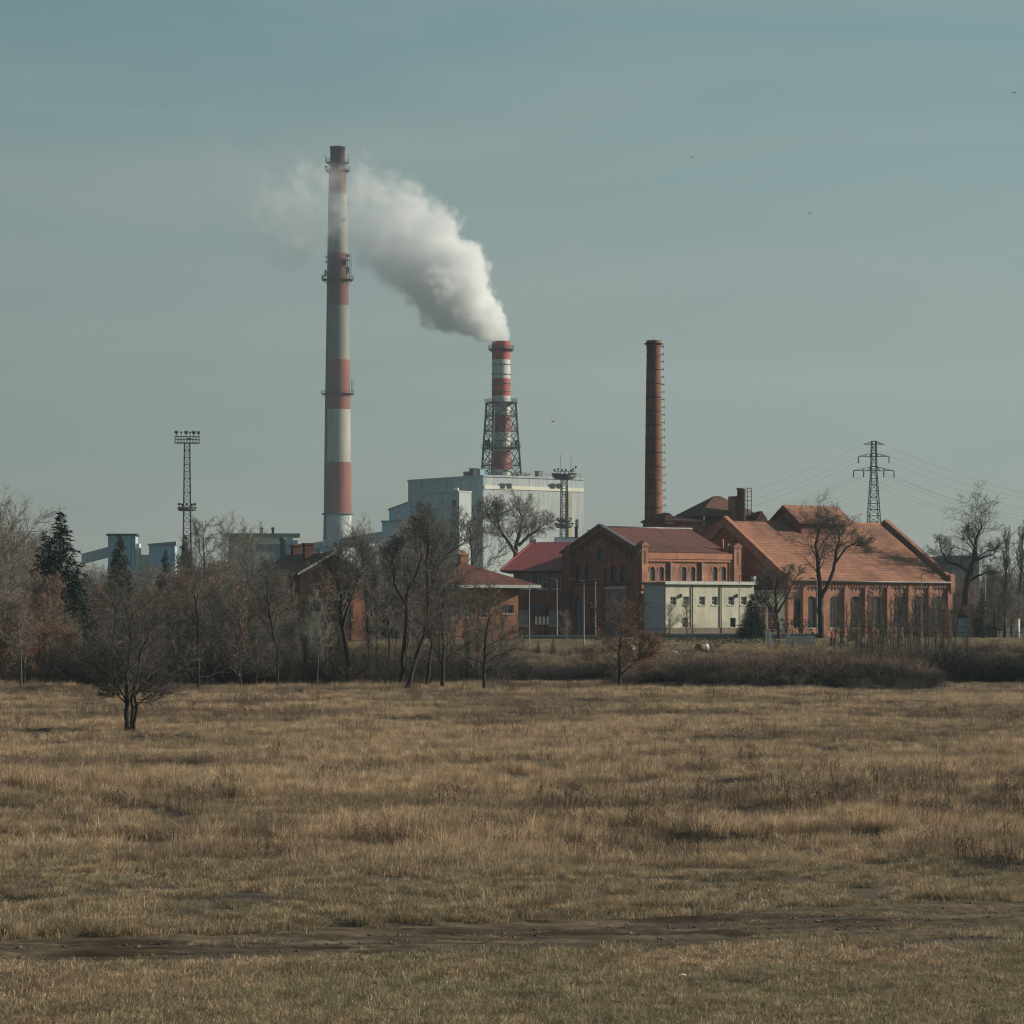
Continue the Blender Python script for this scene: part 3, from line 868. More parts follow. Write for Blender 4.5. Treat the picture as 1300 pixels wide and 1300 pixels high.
# ------------------------------------------------------------------ right hall with orange tiled roof
def right_hall():
    s = Site('brick_hall', 1000, 384, 33, GZ, 'long brick hall with steep orange clay tile roof and tall arched windows', 'building')
    o = s.o
    L = s.fx(1207); ze = s.front(1000, 737)[1]
    w = s.lx(921)                       # gable apex on the left side
    W = 2*w; zr = s.left(921, 663)[1]
    # front wall: eight bays
    cx = [1010.5, 1030, 1060, 1086, 1112, 1141, 1167, 1191]
    ops = []
    for i, px in enumerate(cx):
        x, zt = s.front(px, 757); _, zb = s.front(px, 797)
        ops.append(dict(x=x, z=zb, w=1.75 if i not in (1,) else 1.6, h=zt-zb, arch=.55, nx=3, ny=6, glass='glass', fw=.10, sillm='pale_glyph'))
        for dx in (-.62, 0, .62):
            _, z1 = s.front(px, 750.0)
            ops.append(dict(x=x+dx, z=z1, w=.42, h=.72, arch=True, nx=1, ny=1, frame='frame_pale', glass='glass_pale', fw=.06, sill=False, deep=.1))
    facade(o, 'front_wall', 'brick_hall', (0, 0, 0), 0, [(0, 0), (L, 0), (L, ze), (0, ze)], ops)
    # brick piers between the bays with stepped caps, light plinth, corbel table
    pm = MB()
    edges = [1002, 1020.5, 1045, 1073, 1099, 1127, 1154, 1179.5, 1204]
    for px in edges:
        x, zc = s.front(px, 746)
        b = MB(); b.box(-.42, .42, -.38, -.003, 0, zc-.5); b.box(-.32, .32, -.30, -.004, zc-.5, zc); b.prism([(-.32, zc), (.32, zc), (0, zc+.35)], 'y', -.30, -.004)
        b.box(-.47, .47, -.44, -.381, 0, 1.2)
        b.build('pier', M['brick_hall'], o, (x, 0, 0))
    b = MB(); b.box(-.02, L+.02, -.16, -.002, 0, 1.0); b.build('plinth', M['brick_trim'], o)
    b = MB(); b.box(0, L, -.22, -.003, ze-.38, ze-.05); b.box(0, L, -.12, -.004, ze-.62, ze-.381)
    x = .25
    while x < L: b.box(x, x+.22, -.18, -.005, ze-.85, ze-.621); x += .48
    tag(b.build('corbel_frieze', M['brick_trim'], o), kind='stuff')
    # left gable wall
    sl = (zr-ze)/w
    out = [(0, 0), (W, 0), (W, ze), (W-w, zr+.0), (0, ze)]
    gops = []
    for k, px in enumerate((955, 975)):
        wx, zz = s.left(px, 735)
        gops.append(dict(x=W-wx, z=zz-2.2, w=1.5, h=2.6, arch=True, nx=2, ny=3))
    facade(o, 'gable_wall', 'brick_shade', (-.0, W, 0), R(-90), out, gops)
    # parapets (coping) on both gables, standing above the tiles
    for xx, mm in ((-.28, 'brick_trim'), (L-.35, 'brick')):
        for sd in (0, 1):
            e = -.35 if sd == 0 else W+.35
            zz = ze - sl*.35
            b = MB(); b.prism([(e, zz-.7), (e, zz+.55), (w, zr+.72), (w, zr-.5)], 'x', xx, xx+.62)
            b.prism([(e-.12, zz+.551), (e-.12, zz+.68), (w, zr+.86), (w, zr+.721)], 'x', xx-.06, xx+.68)
            b.build('coping', M[mm], o)
    b = MB(); b.box(-.34, .38, -.48, .30, ze-1.6, ze+.55); b.prism([(-.48, ze+.551), (.30, ze+.551), (-.09, ze+.95)], 'x', -.34, .38); b.build('corner_block', M['brick_shade'], o)
    b = MB(); b.box(L-.42, L+.36, -.48, .30, ze-1.6, ze+.75); b.prism([(-.48, ze+.751), (.30, ze+.751), (-.09, ze+1.1)], 'x', L-.42, L+.36); b.build('corner_block', M['brick_hall'], o)
    b = MB(); b.box(L-.36, L, .36, W, 0, ze); b.box(.36, L, W-.36, W, 0, ze); b.build('rear_wall', M['brick_shade'], o)
    b = MB(); b.prism([(0.36, ze), (W-.36, ze), (w, zr-.05)], 'x', L-.34, L-.02); b.build('rear_gable', M['brick_shade'], o)
    gable_slabs(o, L-.8, W, ze, zr, M['tile_orange'], ove=.45, ovg=-.4)
    b = MB(); b.tube([(.3, w, zr+.22), (L-.4, w, zr+.22)], .16, 8); b.build('ridge_tiles', M['tile_orange'], o)
    b = MB(); b.tube([(0.3, -.56, ze-.1), (L-.4, -.56, ze-.1)], .12, 8); b.build('gutter', M['gutter'], o)
    # ridge dormer
    x0, z0 = s.front(1000, 675)
    def atridge(px, py, off):            # a point above the ridge line shifted off toward the viewer
        q = px-650; ox, oy = s.cx - (w-off)*s.s, s.cy + (w-off)*s.c
        u = (q*oy - F*ox)/(F*s.c - q*s.s)
        return u, CH + (HY-py)*(oy+u*s.s)/F - s.gz
    half = 2.9
    xa, zt = atridge(1017, 660, half); xb, _ = atridge(1074, 660, half)
    _, zb = atridge(1017, 678, half)
    _, zridge = atridge(1040, 644, 0)
    d = MB(); d.box(xa, xb, w-half, w+half, zb-.8, zt)
    d.prism([(w-half, zt), (w+half, zt), (w, zridge-.15)], 'x', xa, xb)
    dr = d.build('ridge_dormer', mat('dark_red_boards', (.24,.085,.075), (.18,.065,.06), 1.2, .8, 4), o)
    slp = (zridge-zt)/half
    for sd in (-1, 1):
        e = w + sd*(half+.75); ez = zt - slp*.75
        b = MB(); b.prism([(e, ez), (w, zridge), (w, zridge+.2), (e, ez+.2)], 'x', xa-.9, xb+.9)
        b.build('dormer_roof', M['tile_orange'], dr)
    b = MB()
    k = xa+.15
    while k < xb-.3: b.box(k, k+.05, w-half-.03, w-half-.002, zb-.4, zt-.1); k += .55
    b.box(xa, xb, w-half-.06, w-half-.031, zt-.5, zt-.32)
    b.build('batten', M['frame_dark'], dr)
right_hall()

# ------------------------------------------------------------------ middle building, gable towards us
def mid_house():
    s = Site('brick_gable_building', 813, 372, 35, GZ, 'red brick building with round gable window and six small arched windows in its lit side', 'building')
    o = s.o
    L = s.fx(938); ze = s.front(813, 703)[1]; zp = s.front(813, 690)[1]
    W = s.lx(714); wa = s.lx(762); zr = s.left(762, 671)[1]
    br, bo = 'brick', 'brick_shade'  # one brickwork: sunlit side, and a darker copy for the shaded gable
    ops = []
    for px in (828, 839.5, 868, 879.5, 907.5, 918.5):
        x, zt = s.front(px, 719.5); _, zb = s.front(px, 737.5)
        ops.append(dict(x=x, z=zb, w=.82, h=zt-zb, arch=True, nx=2, ny=3, glass='glass_sky', fw=.07, deep=.14))
    facade(o, 'side_wall', br, (0, 0, 0), 0, [(0, 0), (L, 0), (L, ze), (0, ze)], ops)
    # arched brick hoods
    for q in ops:
        b = MB()
        ou = opening_poly(q['x'], q['z']+q['h']-.55, q['w']+.36, .73, True); inn = opening_poly(q['x'], q['z']+q['h']-.54, q['w']+.02, .54, True)
        plate(b, ou, [inn], -.06, -.003); b.build('window_hood', M['brick_trim'], o)
    # corbels and cornice, three bays between flat strips
    b = MB()
    for a, c in ((820, 847.5), (856, 888), (896, 925)):
        n = 8
        for i in range(n):
            x, z = s.front(a + (c-a)*(i+.3)/n, 713.5)
            b.box(x, x+.17, -.09, -.003, z, z+.38); b.box(x+.03, x+.14, -.07, -.004, z-.18, z)
    tag(b.build('corbel_frieze', M['brick_dark'], o), kind='stuff')
    b = MB(); b.box(.5, L-1.0, -.3, -.003, ze-.62, ze+.15); b.box(.5, L-1.0, -.2, -.004, ze-.95, ze-.621); b.build('cornice', M['brick_trim'], o)
    for a, c in ((812.5, 820.5), (847.5, 852), (887, 892), (925, 930)):
        x0 = s.fx(a); x1 = s.fx(c)
        b = MB(); b.box(max(x0, .0), x1, -.13, -.003, 0, ze-.96); b.build('wall_strip', M[br], o)
    for px in (849.7, 889.4):
        downpipe(o, s.fx(px), -.24, 0, ze-.96, .10)
    b = MB(); zz = s.front(870, 738.7)[1]; b.box(.4, L-.9, -.17, -.14, zz-.12, zz); b.build('string_course', M['brick_trim'], o)
    # corner turrets
    for x0, x1, nm in ((-.06, s.fx(820), 0), (s.fx(929.5), s.fx(938.5), 1)):
        b = MB()
        b.box(x0, x1, -.42, .65, 0 if nm else ze-4.5, zp-.35)
        b.box(x0-.1, x1+.1, -.52, .75, zp-.35, zp-.1)
        b.prism([(x0-.1, zp-.1), (x1+.1, zp-.1), ((x0+x1)/2, zp+.3)], 'y', -.52, .75)
        tr = b.build('corner_turret', M[br], o)
        xm = (x0+x1)/2
        c = MB(); plate(c, opening_poly(xm, zp-2.6, .30, 1.7, True), [], -.44, -.422); c.build('blind_arch', M['brick_dark'], tr)
    # roof
    gable_slabs(o, L-1.3, W, ze+.1, zr, M['tile_red'], ove=.1, ovg=-.35, yr=wa)
    b = MB(); b.tube([(.3, wa, zr+.2), (L-1.0, wa, zr+.2)], .15, 8); b.build('ridge_tiles', M['gutter'], o)
    # gable wall facing left
    gout = [(0, 0), (W, 0), (W, ze+.45), (W-wa, zr+.4), (0, ze+.45)]
    g = []
    for px in (734.5, 746, 779, 791.5):
        w_, zt = s.left(px, 718); _, zb = s.left(px, 738)
        g.append(dict(x=W-w_, z=zb, w=1.35, h=zt-zb, arch=True, nx=2, ny=3, fw=.08, sillm='brick_dark'))
    w_, zc = s.left(763, 705)
    g.append(dict(x=W-w_, z=zc-.72, w=1.7, h=1.45, arch='round', nx=2, ny=2, fw=.08))
    w_, zt = s.left(735, 757)
    g.append(dict(x=W-w_, z=.05, w=2.1, h=zt-.05, arch=True, nx=2, ny=5, fw=.12, glass='glass_sky', sill=False, name='arched_door'))
    w_, zt = s.left(750, 762)
    g.append(dict(x=W-w_, z=zt-1.6, w=.8, h=1.6, arch=True, nx=1, ny=2, sillm='brick_dark'))
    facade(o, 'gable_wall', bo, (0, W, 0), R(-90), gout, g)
    # sloping coping, corbels following the slope, pilasters
    for a, c, za, zc_ in ((-.35, wa, ze+.3, zr+.4), (W+.35, wa, ze+.3, zr+.4)):
        b = MB(); b.prism([(a, za), (c, zc_), (c, zc_+.22), (a, za+.22)], 'x', -.30, .40); b.build('coping', M['gutter'], o)
    b = MB()
    for i in range(26):
        t = (i+.5)/26; w_ = .9 + (W-1.8)*t
        zt = (ze+.1 + (zr-ze)*min(w_/wa, (W-w_)/(W-wa))) - .35
        b.box(-.14, -.003, w_-.13, w_+.13, zt-.75 - (.35 if i % 2 else 0), zt)
    tag(b.build('corbel_frieze', M['brick_dark'], o), kind='stuff')
    for w_, wd, zt in ((s.lx(723), 1.3, ze+1.0), (s.lx(766), .8, s.left(766, 722)[1]), (.55, 1.1, ze-.6)):
        b = MB(); b.box(-.32, -.003, w_-wd/2, w_+wd/2, 0, zt); b.prism([(w_-wd/2, zt), (w_+wd/2, zt), (w_, zt+.45)], 'x', -.32, -.003)
        b.build('pilaster', M[bo], o)
    b = MB(); zs = s.left(750, 742)[1]; b.box(-.12, -.003, 1.2, W-1.6, zs-.12, zs+.1); b.build('string_course', M['brick_dark'], o)
    # tall boarded hall door with pale lintel
    wm = s.lx(781); wd = 2.1
    zt = s.left(781, 748)[1]
    b = MB(); b.box(-.08, -.002, wm-wd, wm+wd, 0, zt); d = b.build('hall_door', mat('weathered_door_boards', (.17,.17,.155), (.12,.12,.11), 1.5, .8), o)
    for k in range(5):
        c = MB(); c.box(-.11, -.081, -wd+.1+k*.82, -wd+.8+k*.82, .1, zt-.15); c.build('plank', M['render_grey'], d, (0, wm, 0))
    b = MB(); b.box(-.2, -.003, wm-wd-.3, wm+wd+.3, zt, zt+.35); b.build('lintel', M['pale_glyph'], o)
    b = MB(); b.box(L-.36, L, .36, W, 0, ze); b.box(.36, L, W-.36, W, 0, ze); b.build('rear_wall', M[bo], o)
    b = MB(); b.prism([(.36, ze), (W-.36, ze), (wa, zr-.05)], 'x', L-1.2, L-.95); b.build('rear_gable', M[bo], o)
    # small vents on the eaves right
    for px, h in ((921, 1.9), (928, 1.3)):
        x = s.fx(px); b = MB(); b.tube([(x, .6, ze+.2), (x, .6, ze+.2+h)], .17, 8); b.build('vent_pipe', M['brick_trim'], o)
mid_house()

def cream_annex():
    s = Site('cream_annex', 845, 366, 33, GZ, 'low cream rendered annex with flat roof and a row of six small windows', 'building')
    o = s.o
    L = s.fx(957); zt = s.front(845, 742)[1]; W = s.lx(817)
    zpl = s.front(845, 797)[1]
    ops = []
    for px in (855, 871, 891.5, 907.5, 928.5, 944.5):
        x, a = s.front(px, 757.5); _, b = s.front(px, 768)
        ops.append(dict(x=x, z=b, w=.92, h=a-b, nx=2, ny=2, fw=.11, frame='frame_pale', glass='glass', sillm='pale_glyph'))
    for px, l in ((870, 0), (930.5, 0)):
        x, a = s.front(px, 784.5); _, b = s.front(px, 796)
        ops.append(dict(x=x, z=b, w=.9, h=a-b, nx=2, ny=3, fw=.07, glass='glass', sillm='pale_glyph'))
    facade(o, 'front_wall', 'render_cream', (0, 0, 0), 0, [(0, 0), (L, 0), (L, zt), (0, zt)], ops)
    b = MB(); b.box(-.02, L+.02, -.12, -.002, 0, zpl); b.build('plinth', mat('brown_plinth', (.20,.165,.13), (.15,.125,.10), 1, .9), o)
    b = MB(); b.box(-.0, L, W-.3, W, 0, zt); b.box(L-.3, L, .36, W-.3, 0, zt); b.build('rear_wall', M['render_cream'], o)
    facade(o, 'side_wall', mat('shaded_cream_render', (.44,.52,.54), (.36,.43,.45), .7, .85, 5), (0, W, 0), R(-90), [(0, 0), (W-.002, 0), (W-.002, zt), (0, zt)], [])  # blue-grey shade of this cream side is put into its colour
    b = MB(); b.box(-.3, L+.3, -.35, W+.2, zt, zt+.32); b.build('flat_roof', M['render_grey'], o)
    b = MB(); b.box(-.33, L+.33, -.42, -.351, zt+.02, zt+.42); b.build('roof_edge', M['frame_pale'], o)
    for px in (878.5, 914.8): downpipe(o, s.fx(px), -.12, 0, zt, .075, 'frame_dark')
    b = MB(); b.box(L-.4, L+.1, -.5, .1, zt+.42, zt+1.1); b.build('parapet_block', M['frame_pale'], o)
    # wall lamps
    for px in (864, 935):
        x, z = s.front(px, 755); b = MB(); b.box(x-.08, x+.08, -.25, -.01, z-.35, z+.1); b.build('wall_lamp', M['frame_dark'], o)
cream_annex()

def red_door_annex():
    """pale low block between the cream annex and the hall, with red panels"""
    s = Site('pale_annex', 958, 378, 12, GZ, 'low pale annex with dark red door panels beside the long hall', 'building')
    o = s.o; L = s.fx(996); zt = s.front(958, 752)[1]; W = 6
    ops = []
    for px, w in ((966, 1.5), (981, 1.3)):
        x, a = s.front(px, 769); ops.append(dict(x=x, z=1.0, w=w, h=a-1.0, nx=2, ny=3, glass='red_panel', frame='frame_pale', fw=.1))
    x, a = s.front(965, 757); ops.append(dict(x=x, z=a-.95, w=1.6, h=.9, nx=2, ny=1, glass='glass', frame='frame_pale', fw=.08))
    M['red_panel'] = mat('dark_red_panel', (.27,.075,.07), (.21,.06,.055), 1.5, .7)
    facade(o, 'front_wall', 'render_cream', (0, 0, 0), 0, [(0, 0), (L, 0), (L, zt), (0, zt)], ops)
    b = MB(); b.box(0, .3, .36, W, 0, zt); b.box(L-.3, L, .36, W, 0, zt); b.box(.3, L-.3, W-.3, W, 0, zt); b.build('rear_wall', M['render_cream'], o)
    b = MB(); b.box(-.2, L+.2, -.3, W, zt, zt+.3); b.build('flat_roof', M['render_grey'], o)
red_door_annex()

# ------------------------------------------------------------------ building with red metal roof
def red_roof_house():
    s = Site('red_roof_building', 712, 386, -4, GZ, 'dark brick building with sloping red metal roof and white framed windows left of the gable', 'building')
    o = s.o
    x0 = s.fx(655); x1 = s.fx(722)
    ze = s.front(690, 725)[1]
    ops = []
    for px in (668.5, 688.5, 706):
        x, a = s.front(px, 728); _, b = s.front(px, 748)
        ops.append(dict(x=x, z=b, w=1.25, h=a-b, nx=2, ny=2, frame='frame_pale', glass='glass', fw=.12, sillm='frame_pale'))
    for px in (665, 703.5):
        x, a = s.front(px, 774); _, b = s.front(px, 795)
        ops.append(dict(x=x, z=b, w=1.3, h=a-b, nx=2, ny=3, frame='frame_pale', glass='glass_pale', fw=.1, sillm='frame_pale'))
    xd, a = s.front(686, 772)
    ops.append(dict(x=xd, z=.1, w=1.7, h=a-.1, nx=2, ny=1, frame='frame_dark', glass='glass', fw=.1, sill=False, name='doorway'))
    facade(o, 'front_wall', 'brick_shade', (0, 0, 0), 0, [(x0, 0), (x1, 0), (x1, ze), (x0, ze)], ops)
    b = MB(); b.box(x0, x0+.3, .36, 16, 0, ze); b.box(x0+.3, x1, 15.7, 16, 0, ze); b.build('rear_wall', M['brick_shade'], o)
    # roof: hip rising to the back right, from the eave at 620-712 to the ridge at 670-735
    xl = s.fx(636); xr = s.fx(712.5)
    D = 17.0
    sY = (s.cy + D/2)/F
    zr = CH + (HY-688)*sY - GZ
    rl = (671-650)*sY - s.cx
    hip_roof(o, xl, xr+3, -.7, D, ze+.12, zr, rl, xr+3, D/2, D/2, M['metal_red'], .25)
    b = MB(); b.bar((rl, D/2, zr+.1), (xl, -.6, ze+.2), .22, .12); b.build('hip_capping', M['metal_red'], o)
    b = MB(); b.tube([(xl, -.78, ze), (xr-.2, -.78, ze)], .11, 8); b.build('gutter', M['gutter'], o)
    b = MB(); b.box(rl-.5, rl+.5, D/2-.4, D/2+.4, zr-.1, zr+.35); b.build('ridge_vent', M['frame_pale'], o)
    # awning over the entrance
    b = MB(); x, z = s.front(676, 770); x2 = s.front(693, 770)[0]
    b.prism([(-1.5, z-.35), (-.004, z+.25), (-.004, z+.4), (-1.5, z-.2)], 'x', x, x2)
    b.build('awning', mat('blue_grey_awning', (.10,.15,.19), (.08,.12,.155), 1, .7), o)
    # link block with grey roof behind, between this house and the gable
    b = MB(); xa = s.fx(714.5); xb = s.fx(729)
    b.box(xa, xb, -.9, 6, 0, s.front(720, 704)[1]); b.build('link_block', M['brick_shade'], o)
red_roof_house()

def grey_roof_block():
    s = Site('grey_roofed_block', 706, 415, -3, GZ, 'block with pale grey sheet roof behind the brick gable', 'building')
    o = s.o; x0, z0 = s.front(702, 692); x1, z1 = s.front(760, 683)
    b = MB(); b.box(x0+.4, x1-.4, .4, 11.6, 0, z0-.1); b.build('wall', M['brick_shade'], o)
    b = MB(); b.prism([(0, z0-.3), (6, z1+.1), (6, z1+.3), (0, z0-.1)], 'x', x0, x1)
    b.prism([(12, z0-.3), (12, z0-.1), (6.001, z1+.3), (6.001, z1+.1)], 'x', x0+.01, x1-.01); b.build('roof', M['metal_grey'], o)
    for px, h in ((730, 1.3), (747, .9)):
        x = s.fx(px); b = MB(); b.box(x-.22, x+.22, 5.6, 6.04, z1+.3, z1+.3+h); b.box(x-.3, x+.3, 5.5, 6.14, z1+.3+h, z1+.42+h); b.build('chimney', M['brick_dark'], o)
grey_roof_block()

# ------------------------------------------------------------------ low house with wide red roof, left of centre
def low_house():
    s = Site('low_brick_house', 562, 351, 24, GZ, 'low brick house with wide red hipped roof and orange sunlit end wall', 'building')
    o = s.o; L = s.fx(658); W = s.lx(452); ze = s.front(562, 743)[1]
    ops = []
    x, a = s.front(645, 768); _, b_ = s.front(645, 779)
    ops.append(dict(x=x, z=b_, w=1.5, h=a-b_, nx=2, ny=1, frame='frame_pale', fw=.1, sillm='pale_glyph'))
    for px in (572, 592, 612):
        x, a = s.front(px, 766); ops.append(dict(x=x, z=a-1.7, w=1.3, h=1.7, nx=2, ny=2, frame='frame_pale', glass='glass_pale' if px < 600 else 'glass', fw=.1, sillm='pale_glyph'))
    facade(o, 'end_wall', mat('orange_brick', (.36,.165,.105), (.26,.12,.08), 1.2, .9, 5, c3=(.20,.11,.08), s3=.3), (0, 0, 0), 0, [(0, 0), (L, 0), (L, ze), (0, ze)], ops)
    gops = []
    for px in (468, 488, 508, 528, 548):
        w_, a = s.left(px, 757); gops.append(dict(x=W-w_, z=a-1.7, w=1.3, h=1.7, nx=2, ny=2, frame='frame_pale', glass='glass', fw=.1, sillm='pale_glyph'))
    for px in (515, 540):
        w_, a = s.left(px, 779); gops.append(dict(x=W-w_, z=a-1.9, w=1.4, h=1.9, nx=2, ny=2, frame='frame_pale', glass='glass_pale', fw=.1, sillm='pale_glyph'))
    facade(o, 'long_wall', 'brick_shade', (0, W, 0), R(-90), [(0, 0), (W-.002, 0), (W-.002, ze), (0, ze)], gops)
    b = MB(); b.box(L-.3, L, .36, W, 0, ze); b.box(.36, L-.3, W-.3, W, 0, ze); b.build('rear_wall', M['brick_shade'], o)
    zr = s.left(520, 715)[1]
    hip_roof(o, -1.0, L+2.2, -2.0, W+.6, ze, zr, L*.42, L*.42, 4.0, W-1.5, M['tile_red'], .3)
    b = MB(); b.box(-1.1, L+2.1, -2.12, -2.0, ze-.32, ze+.06); b.box(-1.14, -1.0, -2.0, W+.6, ze-.31, ze+.05); b.build('fascia', M['frame_pale'], o)
    for px, wd in ((567, 1.0),):
        w_ = 5.5
        b = MB(); b.box(L/2-.5, L/2+.5, w_-.5, w_+.5, zr-.6, zr+.9); b.box(L/2-.6, L/2+.6, w_-.6, w_+.6, zr+.9, zr+1.1)
        b.box(L/2-.4, L/2-.1, w_-.4, w_-.1, zr+1.1, zr+1.6); b.box(L/2+.1, L/2+.4, w_+.1, w_+.4, zr+1.1, zr+1.5)
        b.build('chimney', M['brick_trim'], o)
low_house()

def left_gable_house():
    s = Site('brick_cottage', 382, 344, 22, GZ, 'brick house with white edged gable and two roof chimneys behind the bare trees', 'building')
    o = s.o; L = s.fx(464); ze = s.front(382, 727)[1]; xa, za = s.front(423, 702)
    ops = []
    for px in (404, 441):
        x, a = s.front(px, 741); ops.append(dict(x=x, z=a-1.6, w=1.2, h=1.6, nx=2, ny=2, frame='frame_pale', fw=.1, sillm='pale_glyph'))
        x, a = s.front(px, 768); ops.append(dict(x=x, z=a-1.7, w=1.3, h=1.7, nx=2, ny=2, frame='frame_pale', glass='glass_pale', fw=.1, sillm='pale_glyph'))
    facade(o, 'gable_wall', 'brick_hall', (0, 0, 0), 0, [(0, 0), (L, 0), (L, ze), (xa, za-.25), (0, ze)], ops)
    D = 18.0
    b = MB(); b.box(0, .3, .36, D, 0, ze); b.box(L-.3, L, .36, D, 0, ze); b.box(.3, L-.3, D-.3, D, 0, ze); b.build('rear_wall', M['brick_shade'], o)
    gable_slabs(o, D, L, ze, za-.1, M['tile_brown'], ove=.5, ovg=.35, t=.2, axis='y')
    sl = (za-.1-ze)/(L/2)
    for sd in (0, 1):
        e = -.5 if sd == 0 else L+.5; zz = ze-sl*.5
        b = MB(); b.prism([(e, zz-.05), (e, zz+.25), (L/2, za+.15), (L/2, za-.15)], 'y', -.42, -.35); b.build('bargeboard', M['white_paint'], o)
    for y_, xx in ((6, L/2-1.2), (15, L/2+.2)):
        b = MB(); b.box(xx-.55, xx+.55, y_-.5, y_+.5, za-1.5, za+1.1); b.box(xx-.65, xx+.65, y_-.6, y_+.6, za+1.1, za+1.3); b.build('chimney', M['brick_dark'], o)
left_gable_house()

def pale_shed():
    s = Site('pale_workshop', 393, 330, 8, 2.2, 'low pale workshop half hidden in the trees under the brick gable', 'building')
    o = s.o; L = s.fx(436); zt = s.front(393, 757)[1]
    ops = []
    for px in (403, 417, 429):
        x, a = s.front(px, 762); ops.append(dict(x=x, z=a-1.2, w=1.0, h=1.2, nx=2, ny=1, frame='frame_dark', fw=.08, sillm='pale_glyph'))
    facade(o, 'front_wall', 'clad_white', (0, 0, 0), 0, [(0, 0), (L, 0), (L, zt), (0, zt)], ops)
    b = MB(); b.box(0, .3, .36, 5, 0, zt); b.box(L-.3, L, .36, 5, 0, zt); b.build('side_wall', M['clad_blue'], o)
    b = MB(); b.box(-.3, L+.3, -.4, 5.2, zt, zt+.25); b.build('flat_roof', M['render_grey'], o)
pale_shed()

# ------------------------------------------------------------------ buildings behind the hall
def back_tower_house():
    s = Site('hip_roofed_tower_house', 905, 425, 20, GZ, 'brick block with steep dark hipped roof rising behind the two halls', 'building')
    o = s.o
    xl = s.fx(843)
    zc = s.front(870, 657)[1]
    b = MB(); b.box(xl, s.fx(908), 0, 8, 0, zc-.4); b.build('low_wing', M['brick_shade'], o)
    b = MB(); b.prism([(-.4, zc-.6), (-.4, zc-.35), (4, zc+.25), (8.4, zc-.35), (8.4, zc-.6)], 'x', xl-.2, s.fx(908)); b.build('wing_roof', M['tile_brown'], o)
    xg = s.fx(844.5); xg2 = s.fx(852)
    b = MB(); b.prism([(xg-.2, zc-1), (xg2+.4, zc-1), (xg2+.4, zc), ((xg+xg2)/2, zc+.65), (xg-.2, zc)], 'y', -.35, 4); b.build('small_gable', M['brick_dark'], o)
    x0, ze = s.front(887, 654); x1 = s.fx(966)
    b = MB(); b.box(x0+.6, x1-.6, .6, 9.4, 0, ze); b.build('tower', M['brick_shade'], o)
    ra, zr = s.front(929, 629)[0], CH + (HY-629.5)*(425+5)/F - GZ
    hip_roof(o, x0, x1, -.2, 10, ze, zr, s.fx(924), s.fx(932), 5, 5, M['tile_brown'], .25)
    # lit flue wall and small gabled dormer
    b = MB(); xf = s.fx(928); b.box(xf, xf+.75, -.5, 1.0, 0, s.front(928, 630)[1]); b.build('flue_wall', M['brick_trim'], o)
    xd0, zd = s.front(955, 657); xd1 = s.fx(968)
    b = MB(); b.prism([(xd0, zd-2.5), (xd1, zd-2.5), (xd1, zd-.2), ((xd0+xd1)/2, zd+.9), (xd0, zd-.2)], 'y', -1.6, .5); b.build('dormer', M['tile_brown'], o)
    for px, a, w in ((893, 656, .25),):
        x, z = s.front(px, a); b = MB(); b.tube([(x, -.2, z-1.2), (x, -.2, z+.1)], .16, 8); b.build('vent_pipe', M['frame_pale'], o)
    # round flue with steel ladder cage
    x, z1 = s.front(937.5, 621); _, z0 = s.front(937.5, 664)
    t = MB(); t.lathe([(.62, z0-2), (.62, z1-.1), (.72, z1-.1), (.72, z1+.12)], 20, (x, -1.0)); fl = t.build('flue', mat('flue_metal', (.30,.27,.23), (.16,.12,.10), .7, .6, 4, stretch=(1,1,.3)), o)
    c = MB()
    for dx in (.95, 1.6):
        c.bar((x+dx, -1.0, z0-1), (x+dx, -1.0, z1+.1), .09)
    k = z0
    while k < z1: c.bar((x+.62, -1.0, k), (x+1.6, -1.0, k), .07); k += .65
    c.bar((x-.1, -1.0, z1+.12), (x+1.65, -1.0, z1+.12), .09)
    tag(c.build('ladder_cage', M['steel_rust'], fl), kind='stuff')
back_tower_house()

